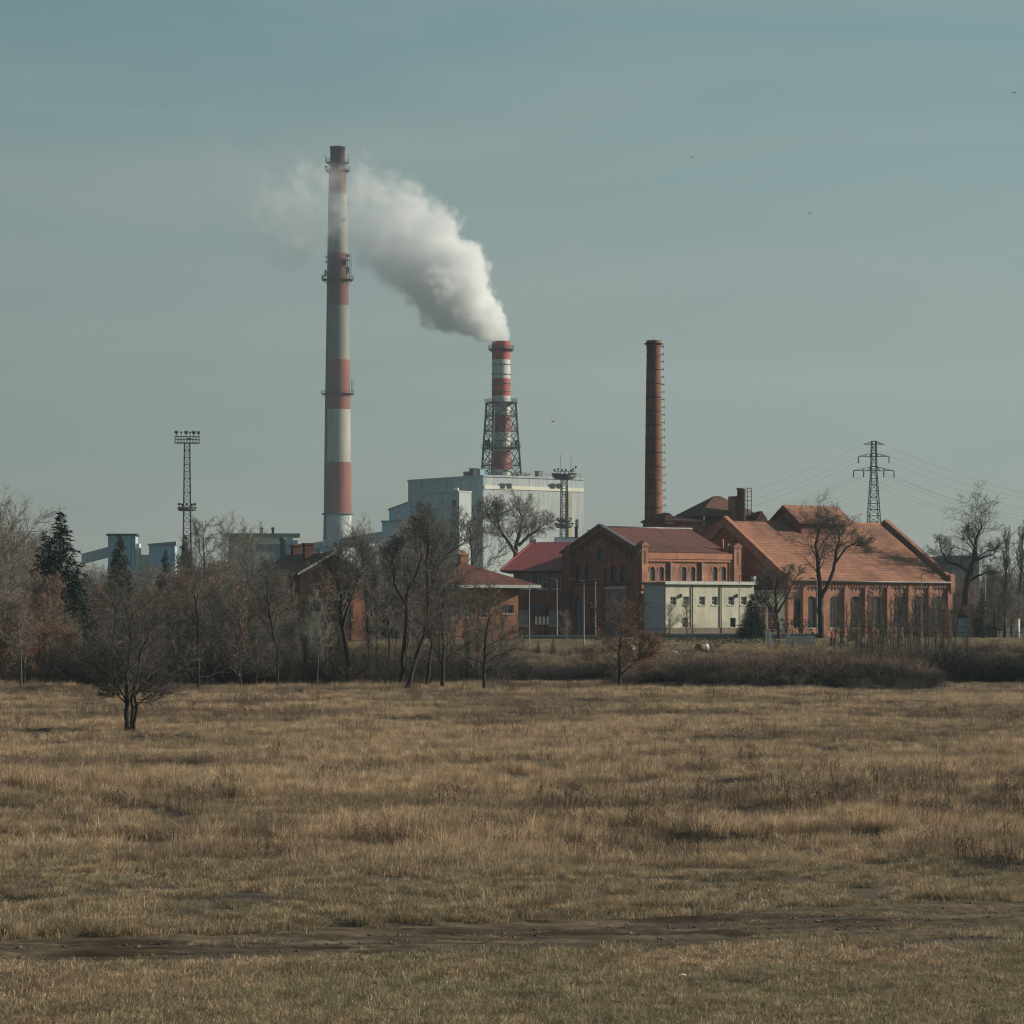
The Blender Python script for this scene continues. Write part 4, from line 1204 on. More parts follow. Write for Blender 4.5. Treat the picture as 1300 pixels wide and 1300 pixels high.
# ------------------------------------------------------------------ boiler house
def boiler_house():
    Y = 900; s = Site('boiler_house', 613.5, Y, 36, GZ, 'huge pale clad boiler house carrying the steel framed chimney', 'building')
    o = s.o; L = s.fx(741); W = s.lx(518); zt = s.front(613.5, 605)[1]
    b = MB(); b.box(0, L, 0, W, 0, zt); hull = b.build('wall', M['clad_pale'], o)
    za, zb_ = s.front(613.5, 616)[1], s.front(613.5, 620.5)[1]
    b = MB(); b.box(.3, L-.2, -.25, -.005, zb_, za); b.build('pale_band', M['clad_band'], o)
    for px in (637.5, 646, 701, 709.5):
        x, z = s.front(px, 616.5); b = MB(); b.box(x-.85, x+.85, -.4, -.26, z-.9, z+.7); w_ = b.build('window', M['frame_dark'], o)
        c = MB(); c.box(x-.7, x+.7, -.43, -.401, z-.75, z+.55); c.build('pane', M['glass'], w_)
    b = MB(); b.box(-.3, L+.1, -.3, W+.1, zt, zt+.5); b.box(-.0, L-.3, 0, W-.3, zt+.5, zt+.55); b.build('parapet', M['clad_pale'], o)
    # yellowish vertical service strip
    xa = s.fx(720.5); xb = s.fx(725); b = MB(); b.box(xa, xb, -.5, -.006, 0, zb_-.1); b.build('service_strip', mat('tan_cladding', (.40,.36,.25), (.33,.30,.21), .4, .8), o)
    b = MB(); x, z = s.front(733, 664); b.box(x-.3, x+.3, -.3, -.006, z-1.2, z+1.2); b.build('window', M['frame_dark'], o)
    # roof plant
    for px, py, w, h, m in ((588, 606, 2.6, 1.3, 'render_grey'), (595, 605.5, 2.0, 2.2, 'brick_dark'), (603.5, 605, 2.2, 1.8, 'clad_blue')):
        w_, z = s.left(px, py); b = MB(); b.box(1, 3, w_-w/2, w_+w/2, zt+.5, zt+.5+h); b.box(.8, 3.2, w_-w/2-.2, w_+w/2+.2, zt+.5+h, zt+.7+h); b.build('roof_unit', M[m], o)
    for px, w, h in ((691, 1.5, 1.8), (668, 3.0, .6), (676, 1.2, .8), (735, .5, 1.6)):
        x = s.fx(px); b = MB(); b.box(x-w/2, x+w/2, 2, 4, zt+.5, zt+.5+h); b.box(x-w/2-.15, x+w/2+.15, 1.85, 4.15, zt+.5+h, zt+.7+h); b.build('roof_unit', M['render_grey'], o)
    # roof railing
    b = MB(); k = .5
    while k < L: b.bar((k, .3, zt+.55), (k, .3, zt+1.7), .07); k += 2.2
    b.bar((.5, .3, zt+1.7), (L-.5, .3, zt+1.7), .07); b.bar((.5, .3, zt+1.1), (L-.5, .3, zt+1.1), .06)
    tag(b.build('railing', M['steel_dark'], o), kind='stuff')
    # front box with pale lit side
    s2 = Site('bunker_block', 583, 872, 48, GZ, 'tall pale bunker block standing against the left side of the boiler house', 'building')
    o2 = s2.o; L2 = s2.fx(598.5); W2 = s2.lx(541); z2 = s2.front(583, 625)[1]
    b = MB(); b.box(0, L2, 0, W2, 0, z2); b.build('wall', M['clad_pale'], o2)
    b = MB(); b.box(-.4, L2+.1, -.15, W2+.2, z2, z2+.5); b.build('parapet', M['clad_pale'], o2)
    b = MB(); w_, z = s2.left(577, 639); b.box(-.12, -.003, w_-.8, w_+.8, z-1, z+1); b.build('window', M['frame_dark'], o2)
    for px in (579, 586, 590):
        x = (px-583)*.3; b = MB(); b.lathe([(.5, z2+.5), (.5, z2+1.2), (.2, z2+1.5)], 12, (1.5+abs(x)*.3, 1.5+abs(x))); b.build('roof_vent', M['white_paint'], o2)
    # stepped lower blocks on the left
    for px0, px1, py0, py1, Y3, nm, lb in ((494, 520, 648, 638, 905, 'transfer_tower', 'blue grey stepped block with slanting roof left of the boiler house'),
                                     (485, 530, 663, 662, 893, 'transfer_tower', 'lowest blue grey block at the foot of the conveyor')):
        s3 = Site(nm, px0, Y3, 0, GZ, lb, 'building'); L3 = s3.fx(px1); a = s3.front(px0, py0)[1]; c = s3.front(px0, py1)[1]
        b = MB(); b.prism([(0, 0), (L3, 0), (L3, c), (0, a)], 'y', 0, 14); b.build('wall', M['clad_blue'], s3.o)
        b = MB(); b.prism([(-.3, a), (L3, c+.01), (L3, c+.5), (-.3, a+.5)], 'y', -.3, 14.3); b.build('roof', M['render_grey'], s3.o)
boiler_house()

def conveyor():
    a = P(372, 700, 866); c = P(488, 680.5, 884)
    o = empty('conveyor_gallery', (a.x, a.y, GZ), 0, 'sloping blue grey conveyor gallery passing in front of the striped chimney foot', 'conveyor')
    d = c - a; L = math.hypot(d.x, d.y); az = math.atan2(d.y, d.x); sl = d.z/L
    o.rotation_euler[2] = az
    z0 = a.z - GZ
    b = MB(); b.prism([(0, z0-1.6), (L, z0+sl*L-1.6), (L, z0+sl*L+1.2), (0, z0+1.2)], 'y', -1.6, 1.6); b.build('gallery', M['clad_blue'], o)
    b = MB(); b.prism([(0, z0+1.21), (L, z0+sl*L+1.21), (L, z0+sl*L+1.5), (0, z0+1.5)], 'y', -1.8, 1.8); b.build('gallery_roof', M['clad_pale'], o)
    for k in (.12, .42, .78, .93):
        x = L*k; b = MB()
        for y in (-1.3, 1.3): b.bar((x-1, y, 0), (x, y, z0+sl*x-1.6), .4); b.bar((x+1, y, 0), (x, y, z0+sl*x-1.6), .4)
        b.build('trestle', M['clad_pale'], o)
    b = MB(); x = 0
    while x < L:
        b.bar((x, -1.68, z0+sl*x-.3), (x+1.6, -1.68, z0+sl*(x+1.6)-.3), .12, .5); x += 3.2
    tag(b.build('window_strip', M['glass'], o), kind='stuff')
conveyor()

def left_sheds():
    # long flat works shed, pale face
    s = Site('flat_roofed_works_shed', 290, 760, 5, GZ, 'long flat works shed with pale wall behind the trees left of the tall chimney', 'building')
    o = s.o; L = s.fx(372); z = s.front(290, 681)[1]
    b = MB(); b.box(0, L, 0, 14, 0, z); b.build('wall', M['clad_white'], o)
    b = MB(); b.box(L-2.5, L+1.2, -.6, 14, 0, z-1); b.build('end_block', M['clad_blue'], o)
    b = MB(); b.box(-1, L+1.8, -1.2, 14.5, z, z+.8); b.build('flat_roof', M['render_grey'], o)
    for px in (330, 343, 358):
        x = s.fx(px); c = MB(); c.box(x-1.2, x+1.2, -.15, -.004, z-4, z-2); c.build('window', M['glass_sky'], o)
    for px in (332, 346.5):
        x = s.fx(px); c = MB(); c.lathe([(.35, z+.8), (.35, z+2), (.6, z+2.1), (.3, z+2.5)], 10, (x, 2)); c.build('roof_vent', M['steel_dark'], o)
    s = Site('blue_works_block', 349, 700, 4, GZ, 'low blue works block with dark cabin beside the flat shed', 'building')
    o = s.o; L = s.fx(389); z = s.front(349, 692)[1]
    b = MB(); b.box(0, L, 0, 10, 0, z); b.build('wall', M['clad_blue'], o)
    b = MB(); b.box(-.3, L+.3, -.3, 10.3, z, z+.3); b.build('flat_roof', M['clad_pale'], o)
    x0 = s.fx(355.5); x1 = s.fx(362.5); zz = s.front(355, 686)[1]
    b = MB(); b.box(x0, x1, -1.5, 2, 0, zz); b.lathe([(1.0, zz), (.9, zz+.5), (.3, zz+1)], 12, ((x0+x1)/2, .3)); b.build('cabin', M['steel_dark'], o)
    # blue-green tower with ramp on the far left
    s = Site('blue_loading_tower', 137, 720, 3, GZ, 'square blue green loading tower with ramp on the far left', 'building')
    o = s.o; L = s.fx(172); z = s.front(137, 680)[1]
    b = MB(); b.box(0, L, 0, 8, 0, z); b.build('wall', M['clad_blue'], o)
    b = MB(); b.box(-.4, L+.4, -.4, 8.4, z, z+.5); b.build('flat_roof', M['steel_dark'], o)
    b = MB(); b.box(L+.005, s.fx(176.5), .5, 7, 0, s.front(176, 690)[1]); b.build('side_block', M['clad_white'], o)
    xr = s.fx(103); zr_ = s.front(103, 703)[1]; zl = s.front(137, 694)[1]
    b = MB(); b.prism([(xr, zr_-2.5), (-.005, zl-2.5), (-.005, zl), (xr, zr_)], 'y', 1, 5); b.build('ramp', M['clad_pale'], o)
    b = MB(); x = L*.1
    while x < L: b.box(x-.05, x+.05, -.08, -.004, 0, z); x += L/8
    tag(b.build('cladding_joints', M['gutter'], o), kind='stuff')
    s = Site('low_blue_block', 189, 720, 3, GZ, 'low blue grey block between the loading tower and the floodlight mast', 'building')
    o = s.o; L = s.fx(222); z = s.front(189, 692)[1]
    b = MB(); b.box(0, L, 0, 9, 0, z); b.build('wall', M['clad_blue'], o)
    b = MB(); b.prism([(-.3, z), (L+.3, z), (L+.3, z+.9), (-.3, z+.3)], 'y', -.3, 9.3); b.build('roof', M['render_grey'], o)
    xa = s.fx(160); b = MB(); b.box(xa, -.005, 2, 8, 0, s.front(170, 704)[1]); b.build('annex', M['clad_white'], o)
left_sheds()

def right_shed():
    s = Site('lean_to_shed', 1216, 372, 6, GZ, 'small dark red lean-to shed with sloping roof at the right end of the hall', 'shed')
    o = s.o; L = s.fx(1266); za = s.front(1216, 776)[1]; zb_ = s.front(1266, 800)[1]
    b = MB(); b.prism([(0, -.5), (L, -.5), (L, zb_), (0, za)], 'y', 0, 6); b.build('wall', mat('dark_red_render', (.17,.075,.065), (.13,.06,.055), 1, .85), o)
    b = MB(); b.prism([(-.5, za), (L+.4, zb_-.05), (L+.4, zb_+.12), (-.5, za+.2)], 'y', -.4, 6.4); b.build('roof', M['tile_brown'], o)
    b = MB(); b.box(-.02, 1.5, -.1, -.003, 0, za-.9); b.build('door', mat('pale_blue_door', (.25,.32,.35), (.2,.26,.29), 1, .7), o)
    # distant block right of the hall
    s = Site('distant_block', 1201, 640, 2, GZ, 'distant blue grey block seen behind the gnarled tree right of the hall', 'building')
    o = s.o; L = s.fx(1243); z = s.front(1201, 708)[1]
    b = MB(); b.box(0, L, 0, 20, 0, z); b.build('wall', mat('dull_concrete', (.13,.15,.155), (.10,.12,.125), .3, .9), o)
    b = MB(); b.box(-.3, L+.3, -.3, 20.3, z, z+.5); b.build('flat_roof', M['render_grey'], o)
    for j in range(5):
        for i in range(5):
            x = L*(i+.5)/5; zz = z*(j+.45)/5; c = MB(); c.box(x-.6, x+.6, -.12, -.003, zz-.6, zz+.6); c.build('window', M['glass'], o)
right_shed()

# ------------------------------------------------------------------ chimneys
def ring_platform(parent, r, z, w, m, rail=1.1, hh=.18, nposts=18):
    b = MB(); b.lathe([(r-.05, z-hh), (r+w, z-hh), (r+w, z), (r-.05, z)], 32, cap=False)
    # brackets under the deck
    for i in range(12):
        a = 2*math.pi*i/12; ca, sa = math.cos(a), math.sin(a)
        b.bar(((r+w*.9)*ca, (r+w*.9)*sa, z-hh), (r*ca, r*sa, z-w*1.0), .12)
    pl = b.build('platform', M[m], parent)
    b = MB()
    for zz in (rail, rail*.5): b.lathe([(r+w-.05, z+zz-.04), (r+w+.03, z+zz-.04), (r+w+.03, z+zz+.04), (r+w-.05, z+zz+.04)], 32, cap=False)
    for i in range(nposts):
        a = 2*math.pi*i/nposts; b.bar(((r+w)*math.cos(a), (r+w)*math.sin(a), z), ((r+w)*math.cos(a), (r+w)*math.sin(a), z+rail), .09)
    tag(b.build('railing', M[m], pl), kind='stuff')
    return pl

def tall_chimney():
    Y = 1170.0; S = Y/F; x0 = X(428.6, Y)
    o = empty('striped_chimney', (x0, Y, GZ), 0, 'tallest chimney, weathered red and white bands with four ring platforms, behind the smoke', 'chimney')
    def z(py): return Z(py, Y) - GZ
    rp = [(700, 18.6), (652, 17.6), (587, 16.9), (520, 16.2), (457, 15.0), (388, 14.0), (320, 13.0), (240, 11.6), (215, 10.8)]
    def rad(py): return float(np.interp(py, [q[0] for q in rp][::-1], [q[1] for q in rp][::-1]))*S
    cuts = [789, 700, 652, 620, 587, 553, 520, 488, 457, 422, 388, 354, 322, 280, 247, 214]
    prof = [(max(rad(p), rad(700)*(1.05 if p > 700 else 0)), z(p)) for p in cuts]
    def band(i, a):
        py = (cuts[i]+cuts[i+1])/2
        # unpainted concrete strip carrying the ladder, on the left
        if py > 322 and 2.4 < a < 3.86: return 2
        for lo, hi, mi in ((652, 800, 3), (587, 652, 0), (520, 587, 1), (457, 520, 0), (388, 457, 5), (322, 388, 6), (247, 322, 5), (200, 247, 6)):
            if lo <= py < hi: return mi
        return 0
    b = MB(); b.lathe(prof, 60, mfun=band, cap=False)
    b.build('shaft', [M['paint_red'], M['paint_white'], M['concrete'], M['clad_pale'], M['soot'], M['paint_white_dirty'], M['paint_red_dirty']], o)
    b = MB(); r = 9.3*S
    b.lathe([(r, z(214)), (r, z(188)), (r+.25, z(188)), (r+.25, z(186.5)), (r-.6, z(186.5)), (r-.6, z(200))], 40, cap=False)
    b.lathe([(.1, z(200)), (r-.6, z(200))], 40, cap=False)
    b.build('flue_liner', M['soot'], o)
    ring_platform(o, 9.3*S, z(206.5), 1.7, 'steel_dark', 1.4)
    ring_platform(o, rad(216), z(216.5), 1.5, 'steel_dark', 1.3)
    ring_platform(o, rad(355), z(355), 2.1, 'steel_dark', 1.6)
    ring_platform(o, rad(500), z(500), 1.6, 'steel_dark', 1.3)
    b = MB(); b.lathe([(rad(652), z(653.5)), (rad(652)+.7, z(653.5)), (rad(652)+.7, z(651.5)), (rad(652), z(651.5))], 48, cap=False); b.build('ring_ledge', M['concrete'], o)
    # antennas, lamps and cabinets
    for px, py, h in ((413.5, 206, 3.2), (442, 206, 3.4)):
        b = MB(); b.bar(((px-428.6)*S, 0, z(py)), ((px-428.6)*S, 0, z(py)+h), .16); b.build('antenna', M['steel_dark'], o)
    for px, py, w, h in ((414, 212, .9, .9), (415.5, 217, 1.3, .8), (413.5, 345, .8, 1.3), (412.5, 349, .9, 1.0), (414.5, 327, .5, .9), (414.5, 333, .5, .8), (442.5, 325, .7, 1.0), (442, 331, .6, .9), (441.8, 340, .6, .8),
                         (438.5, 334, 1.2, 2.4), (442.5, 344, .7, 2.2), (445.5, 357, .5, .5), (409.5, 352, .8, 1.0), (410.5, 356, .7, .7), (416.5, 349, .9, 1.4), (422, 350, .8, 2.0), (428, 351, .7, 1.8), (437, 280, 1.6, .8)):
        b = MB(); b.box(-w/2, w/2, -w/2, w/2, -h/2, h/2)
        yy = -math.sqrt(max(0, (rad(py)+.6)**2 - min(abs((px-428.6)*S), rad(py)+.6)**2))
        b.build('equipment_box', M['steel_dark'], o, ((px-428.6)*S, yy, z(py)))
    # right hand caged ladder between rings
    b = MB()
    for pa, pb in ((500, 482), (355, 322)):
        xx = (rad(pb)+.7)
        k = z(pa)
        while k < z(pb): b.bar((xx, -.6, k), (xx+.7, -.6, k), .1); k += .7
        for dx in (0, .7): b.bar((xx+dx, -.6, z(pa)), (xx+dx, -.6, z(pb)), .13)
    for py0, py1 in ((700, 322),):
        k = z(py0); aa = 3.45
        while k < z(py1):
            q = CH+GZ
            k += 6
    tag(b.build('ladder', M['steel_dark'], o), kind='stuff')
tall_chimney()

def second_chimney():
    Y = 930.0; S = Y/F; x0 = X(636.2, Y); zb = Z(606, Y)
    o = empty('steel_framed_chimney', (x0, Y, zb), 0, 'shorter red and white chimney in a steel frame on the boiler house, smoking', 'chimney')
    def z(py): return Z(py, Y) - zb
    cuts = [607, 596, 573, 549, 527, 503, 481, 457, 433.5]; r = 11.6*S
    mats = [1, 0, 1, 0, 1, 0, 1, 0]
    b = MB()
    prof = []
    for i, c in enumerate(cuts): prof.append((r*(1 + .035*(1-i/8)), z(c)))
    b.lathe(prof, 44, m=mats, cap=False)
    b.lathe([(r, z(433.5)), (r-.35, z(433.5)), (r-.35, z(440)), (.05, z(440))], 44, m=[2,2,2], cap=False)
    b.build('shaft', [M['paint_red2'], M['paint_white2'], M['soot']], o)
    for py in (463, 475.5, 487, 497, 515, 537, 560, 585):
        b = MB(); rr = r*1.02; b.lathe([(rr, z(py)-.12), (rr+.16, z(py)-.12), (rr+.16, z(py)+.12), (rr, z(py)+.12)], 40, cap=False); b.build('stiffening_ring', M['gutter'], o)
    ring_platform(o, r, z(443), 1.1, 'steel_dark', 1.0, .35)
    # frame: four raking legs
    zt = z(511); ht = 19.5*S/1.35; hb = 26.5*S/1.35; rot = R(20)
    def cr(h, i): a = rot + math.pi/4 + i*math.pi/2; return Vector((h*1.42*math.cos(a), h*1.42*math.sin(a), 0))
    def leg(i, t): return cr(hb + (ht-hb)*t, i) + Vector((0, 0, zt*t))
    for i in range(4):
        b = MB(); b.tube([leg(i, 0), leg(i, 1)], .32, 8); b.build('leg', M['steel_dark'], o)
    lv = [0, .16, .38, .62, .82, 1.0]
    for i in range(4):
        j = (i+1) % 4
        b = MB()
        for a, c in zip(lv[:-1], lv[1:]):
            b.tube([leg(i, a), leg(j, c)], .15, 6); b.tube([leg(j, a), leg(i, c)], .15, 6)
            b.tube([leg(i, c), leg(j, c)], .17, 6)
            m0 = (leg(i, a)+leg(j, a))/2; b.tube([m0, leg(i, (a+c)/2)], .10, 5); b.tube([m0, leg(j, (a+c)/2)], .10, 5)
        tag(b.build('bracing', M['steel_dark'], o), kind='stuff')
    for t, nm in ((1.0, 0), (.40, 1)):
        h = hb + (ht-hb)*t; zz = zt*t
        b = MB()
        c = [cr(h+.5, i) for i in range(4)]; ci = [cr(r/1.42+.3, i)*1.0 for i in range(4)]
        for i in range(4):
            j = (i+1) % 4
            vs_ = [c[i], c[j], ci[j], ci[i]]
            b.add([(p.x, p.y, zz-.25) for p in vs_] + [(p.x, p.y, zz) for p in vs_], [(0,1,2,3),(7,6,5,4),(0,4,5,1),(1,5,6,2),(2,6,7,3),(3,7,4,0)])
        pl = b.build('platform', M['steel_dark'], o)
        b = MB()
        for i in range(4):
            j = (i+1) % 4
            for q in (.55, 1.1): b.bar((c[i].x, c[i].y, zz+q), (c[j].x, c[j].y, zz+q), .08)
            for k in range(9): p = c[i].lerp(c[j], k/9); b.bar((p.x, p.y, zz), (p.x, p.y, zz+1.1), .08)
        tag(b.build('railing', M['steel_dark'], pl), kind='stuff')
    b = MB(); b.box(-5.2, -3.4, -3.5, -2, zt*.41, zt*.41+2.0); b.box(4.4, 5.2, -3.6, -2.6, zt*.42, zt*.42+1.6); b.build('equipment_box', M['steel_dark'], o)
    for dx in (-r-.9, r*.5):
        b = MB(); b.bar((dx, -r-.2, 0), (dx, -r-.2, zt), .3); b.build('pipe', M['clad_pale'], o)
second_chimney()

def brick_chimney():
    Y = 440.0; S = Y/F; x0 = X(829.8, Y)
    o = empty('brick_chimney', (x0, Y, GZ), 0, 'slender round red brick chimney with rung ladder on its right', 'chimney')
    def z(py): return Z(py, Y) - GZ
    b = MB()
    ps = [(789, 12.8), (670, 11.6), (600, 11.0), (520, 10.0), (470, 9.3), (448, 8.9), (444, 9.1), (440, 9.1), (438.5, 9.5), (434.5, 9.6), (432.5, 9.1)]
    b.lathe([(r*S, z(p)) for p, r in ps], 40, cap=False); b.lathe([(9.1*S, z(432.5)), (6.2*S, z(432.5)), (6.2*S, z(445)), (.05, z(445))], 40, cap=False)
    b.build('shaft', M['chimney_brick'], o)
    for i in range(13):
        py = 452 + i*17.5; rr = float(np.interp(py, [q[0] for q in ps][::-1], [q[1] for q in ps][::-1]))*S
        b = MB(); b.lathe([(rr+.01, z(py)-.06), (rr+.06, z(py)-.06), (rr+.06, z(py)+.06), (rr+.01, z(py)+.06)], 32, cap=False); b.build('iron_band', M['steel_dark'], o)
    for i in range(24):
        py = 440 + i*9.6; rr = float(np.interp(py, [q[0] for q in ps][::-1], [q[1] for q in ps][::-1]))*S
        b = MB(); b.bar((rr-.1, -.2, z(py)), (rr+.42, -.2, z(py)), .07); b.bar((rr+.42, -.2, z(py)-.25), (rr+.42, -.2, z(py)+.25), .06); b.bar((rr+.42, -.2, z(py)), (rr+.42, .35, z(py)), .06); b.bar((rr-.1, .35, z(py)), (rr+.42, .35, z(py)), .07); b.build('ladder_rung', M['steel_rust'], o)
    b = MB(); rr = 9.7*S; b.lathe([(rr, z(437)), (rr+.3, z(437)), (rr+.3, z(436)), (rr, z(436))], 32, cap=False); b.build('cap_ring', M['steel_dark'], o)
    b = MB(); b.bar((0, -9.2*S, z(432.5)), (0, -9.2*S, z(430.3)), .05); b.bar((9*S, 0, z(432.5)), (9*S, 0, z(430.5)), .05); b.build('lightning_rod', M['steel_dark'], o)
brick_chimney()

# ------------------------------------------------------------------ lattice structures
def lattice(o, wb, wt, z0, z1, n, lr, br, m, parts=True, cone=None):
    def c(i, t):
        h = (wb + (wt-wb)*t)/2 if cone is None else cone(t)/2
        sx, sy = ((-1,-1),(1,-1),(1,1),(-1,1))[i]
        return Vector((sx*h, sy*h, z0 + (z1-z0)*t))
    ts = [k/n for k in range(n+1)]
    for i in range(4):
        b = MB()
        for a, d in zip(ts[:-1], ts[1:]): b.bar(c(i, a), c(i, d), lr*2)
        b.build('leg', m, o)
    b = MB()
    for k, (a, d) in enumerate(zip(ts[:-1], ts[1:])):
        for i in range(4):
            j = (i+1) % 4
            if k % 2: b.bar(c(i, a), c(j, d), br*2)
            else: b.bar(c(j, a), c(i, d), br*2)
            b.bar(c(i, d), c(j, d), br*2)
    tag(b.build('bracing', m, o), kind='stuff')
    return c

def lamp_head(parent, x, y, z, s=1.0, name='floodlight', up=False):
    b = MB()
    b.lathe([(.16*s, -.35*s), (.42*s, -.1*s), (.48*s, .28*s), (.36*s, .32*s)], 12)
    b.bar((0, 0, -.35*s), (0, 0, -.9*s), .14*s)
    o = b.build(name, M['steel_dark'], parent, (x, y, z), (R(70), 0, math.atan2(-x, y+.01)) if False else (R(25) if up else R(-60), 0, 0))
    return o

def mast_one():
    Y = 690.0; S = Y/F; x0 = X(237.5, Y)
    o = empty('floodlight_mast', (x0, Y, GZ), R(12), 'left floodlight mast with rectangular railed head and a lower lamp ring', 'floodlight mast', 'lattice floodlight masts')
    def z(py): return Z(py, Y)-GZ
    lattice(o, 2.25, 1.25, 0, z(563), 26, .085, .05, M['steel_dark'])
    hw = 15.2*S
    b = MB(); b.box(-hw, hw, -1.1, 1.1, z(563), z(562)); pl = b.build('platform', M['steel_dark'], o)
    b = MB()
    for k in range(9):
        x = -hw + 2*hw*k/8
        for y in (-1.05, 1.05): b.bar((x, y, z(562)), (x, y, z(554)), .09)
    for zz in (554.2, 558): 
        for y in (-1.05, 1.05): b.bar((-hw, y, z(zz)), (hw, y, z(zz)), .1)
        for x in (-hw, hw): b.bar((x, -1.05, z(zz)), (x, 1.05, z(zz)), .09)
    tag(b.build('railing', M['steel_dark'], pl), kind='stuff')
    for px, s_ in ((223.5, 1.05), (229.5, .6), (235.8, 1.1), (240.7, .6), (245.5, 1.1), (251.5, .95)):
        lamp_head(o, (px-237.5)*S, -1.0, z(549.6), s_, up=True)
        b = MB(); b.bar(((px-237.5)*S, -1.0, z(554)), ((px-237.5)*S, -1.0, z(551)), .12); b.build('bracket', M['steel_dark'], o)
    b = MB(); b.box(.1, .9, -.9, -.3, z(558.6), z(556)); b.build('equipment_box', M['steel_dark'], o)
    b = MB(); r = 12.2*S; b.lathe([(r*.8, z(648.3)), (r, z(645.5)), (r*1.04, z(645.5)), (r*.86, z(648.6))], 22, cap=False); b.lathe([(.9, z(648.2)), (r*.84, z(648.2)), (r*.84, z(648.6)), (.9, z(648.6))], 22, cap=False); b.build('lamp_ring', M['steel_dark'], o)
    for k in range(10):
        a = 2*math.pi*k/10 + .2
        lamp_head(o, r*.86*math.cos(a), r*.86*math.sin(a), z(640.5 if k % 2 else 645), .78, up=True)
mast_one()

def mast_two():
    Y = 830.0; S = Y/F; x0 = X(716.2, Y)
    o = empty('floodlight_mast', (x0, Y, GZ), R(15), 'floodlight mast with round lamp basket in front of the pale boiler house', 'floodlight mast', 'lattice floodlight masts')
    def z(py): return Z(py, Y)-GZ
    lattice(o, 2.5, 1.5, 0, z(606), 26, .10, .06, M['steel_dark'])
    def ring(pyc, r, h):
        b = MB(); b.lathe([(r*.72, z(pyc+h)), (r, z(pyc)), (r*1.03, z(pyc)), (r*.78, z(pyc+h*1.15))], 24, cap=False)
        b.lathe([(.8, z(pyc+h)), (r*.75, z(pyc+h)), (r*.75, z(pyc+h*1.1)), (.8, z(pyc+h*1.1))], 24, cap=False); b.build('lamp_ring', M['steel_dark'], o)
    ring(602.5, 15.5*S, 5)
    for k in range(14):
        a = 2*math.pi*k/14; lamp_head(o, 14.5*S*math.cos(a), 14.5*S*math.sin(a), z(602.5), .9, up=True)
    for dx, py in ((-13.5, 597), (-8.5, 596), (-3.5, 597), (1.5, 597), (8.5, 597.5), (11, 596), (14.5, 593)):
        lamp_head(o, dx*S, -.6, z(py), .75, up=True)
    b = MB(); b.bar((-13.5*S, -.6, z(598.6)), (13.5*S, -.6, z(598.6)), .14)
    for dx in (-10, -5, 0, 5, 10): b.bar((dx*S, -.6, z(598.6)), (dx*S*.9, -.4, z(606)), .14)
    b.build('lamp_frame', M['steel_dark'], o)
    for dx in (-5, 9):
        b = MB(); b.bar((dx*S, 0, z(598)), (dx*S, 0, z(577)), .08); b.build('antenna', M['steel_dark'], o)
    ring(659.5, 10*S, 3); ring(665.5, 12*S, 4)
    for k in range(8):
        a = 2*math.pi*k/8; lamp_head(o, 9*S*math.cos(a), 9*S*math.sin(a), z(658.5), .7, up=True)
        lamp_head(o, 11*S*math.cos(a+.3), 11*S*math.sin(a+.3), z(665), .7, up=True)
mast_two()

def pylon():
    Y = 650.0; S = Y/F; x0 = X(1109.3, Y)
    o = empty('power_pylon', (x0, Y, GZ), R(6), 'lattice power pylon with three crossarms behind the orange tiled hall', 'pylon')
    def z(py): return Z(py, Y)-GZ
    H = z(560)
    def w(t):
        return float(np.interp(t*H, [0, z(640), z(600), H], [5.0, 2.1, 1.25, .95]))
    lattice(o, 0, 0, 0, H, 30, .075, .045, M['steel_rust'], cone=w)
    for py, hw, rise, ins in ((564, 13.2, 4, ()), (579.5, 19.8, 4.5, (-19.8, 19.8)), (597.5, 26.2, 5.5, (-26.2, -13, 13, 26.2))):
        b = MB()
        for y in (-.45, .45):
            for sx in (-1, 1):
                b.bar((0, y, z(py)), (sx*hw*S, 0, z(py)), .12); b.bar((0, y, z(py-rise)), (sx*hw*S, 0, z(py)), .11)
                for k in (.3, .6): b.bar((sx*hw*S*k, y*(1-k), z(py)), (sx*hw*S*(k-.15), y*(1-k), z(py-rise*(1.15-k))), .08)
        b.build('crossarm', M['steel_rust'], o)
        for q in ins:
            c = MB(); c.lathe([(.05, 0), (.16, -.1), (.10, -.3), (.17, -.5), (.10, -.7), (.17, -.9), (.10, -1.1), (.16, -1.3), (.05, -1.5)], 8); c.build('insulator', M['steel_dark'], o, (q*S, 0, z(py)-.05))
    # cables, each slack to the next pylons outside the picture
    names = ['left tip of the top crossarm', 'right tip of the top crossarm', 'left tip of the middle crossarm', 'right tip of the middle crossarm', 'left tip of the lowest crossarm', 'left inner insulator of the lowest crossarm', 'right inner insulator of the lowest crossarm', 'right tip of the lowest crossarm']
    ends = [(-13.2, 564), (13.2, 564), (-19.8, 586), (19.8, 586), (-26.2, 604), (-13, 604), (13, 604), (26.2, 604)]
    for i, (q, py) in enumerate(ends):
        p = Vector((x0 + q*S*math.cos(R(6)), Y + q*S*math.sin(R(6)), Z(py, Y)))
        for sd in (-1, 1):
            e = P(1109 + q*1.3 + (270 if sd > 0 else -250), py + (78 if sd > 0 else 96), 690 if sd > 0 else 600)
            pts = []
            for k in range(17):
                t = k/16; c = p.lerp(e, t); c.z -= 4*(2.2 if sd > 0 else 1.2)*t*(1-t); pts.append(c - p)
            b = MB(); b.tube(pts, .015, 4, smooth=False)
            co = b.build('power_cable', M['steel_dark'], None, p)
            tag(co, 'power cable running %s from the %s' % ('left' if sd < 0 else 'right', names[i]), 'power cable', 'cables slung from the pylon towards the %s' % ('left' if sd < 0 else 'right'))
pylon()

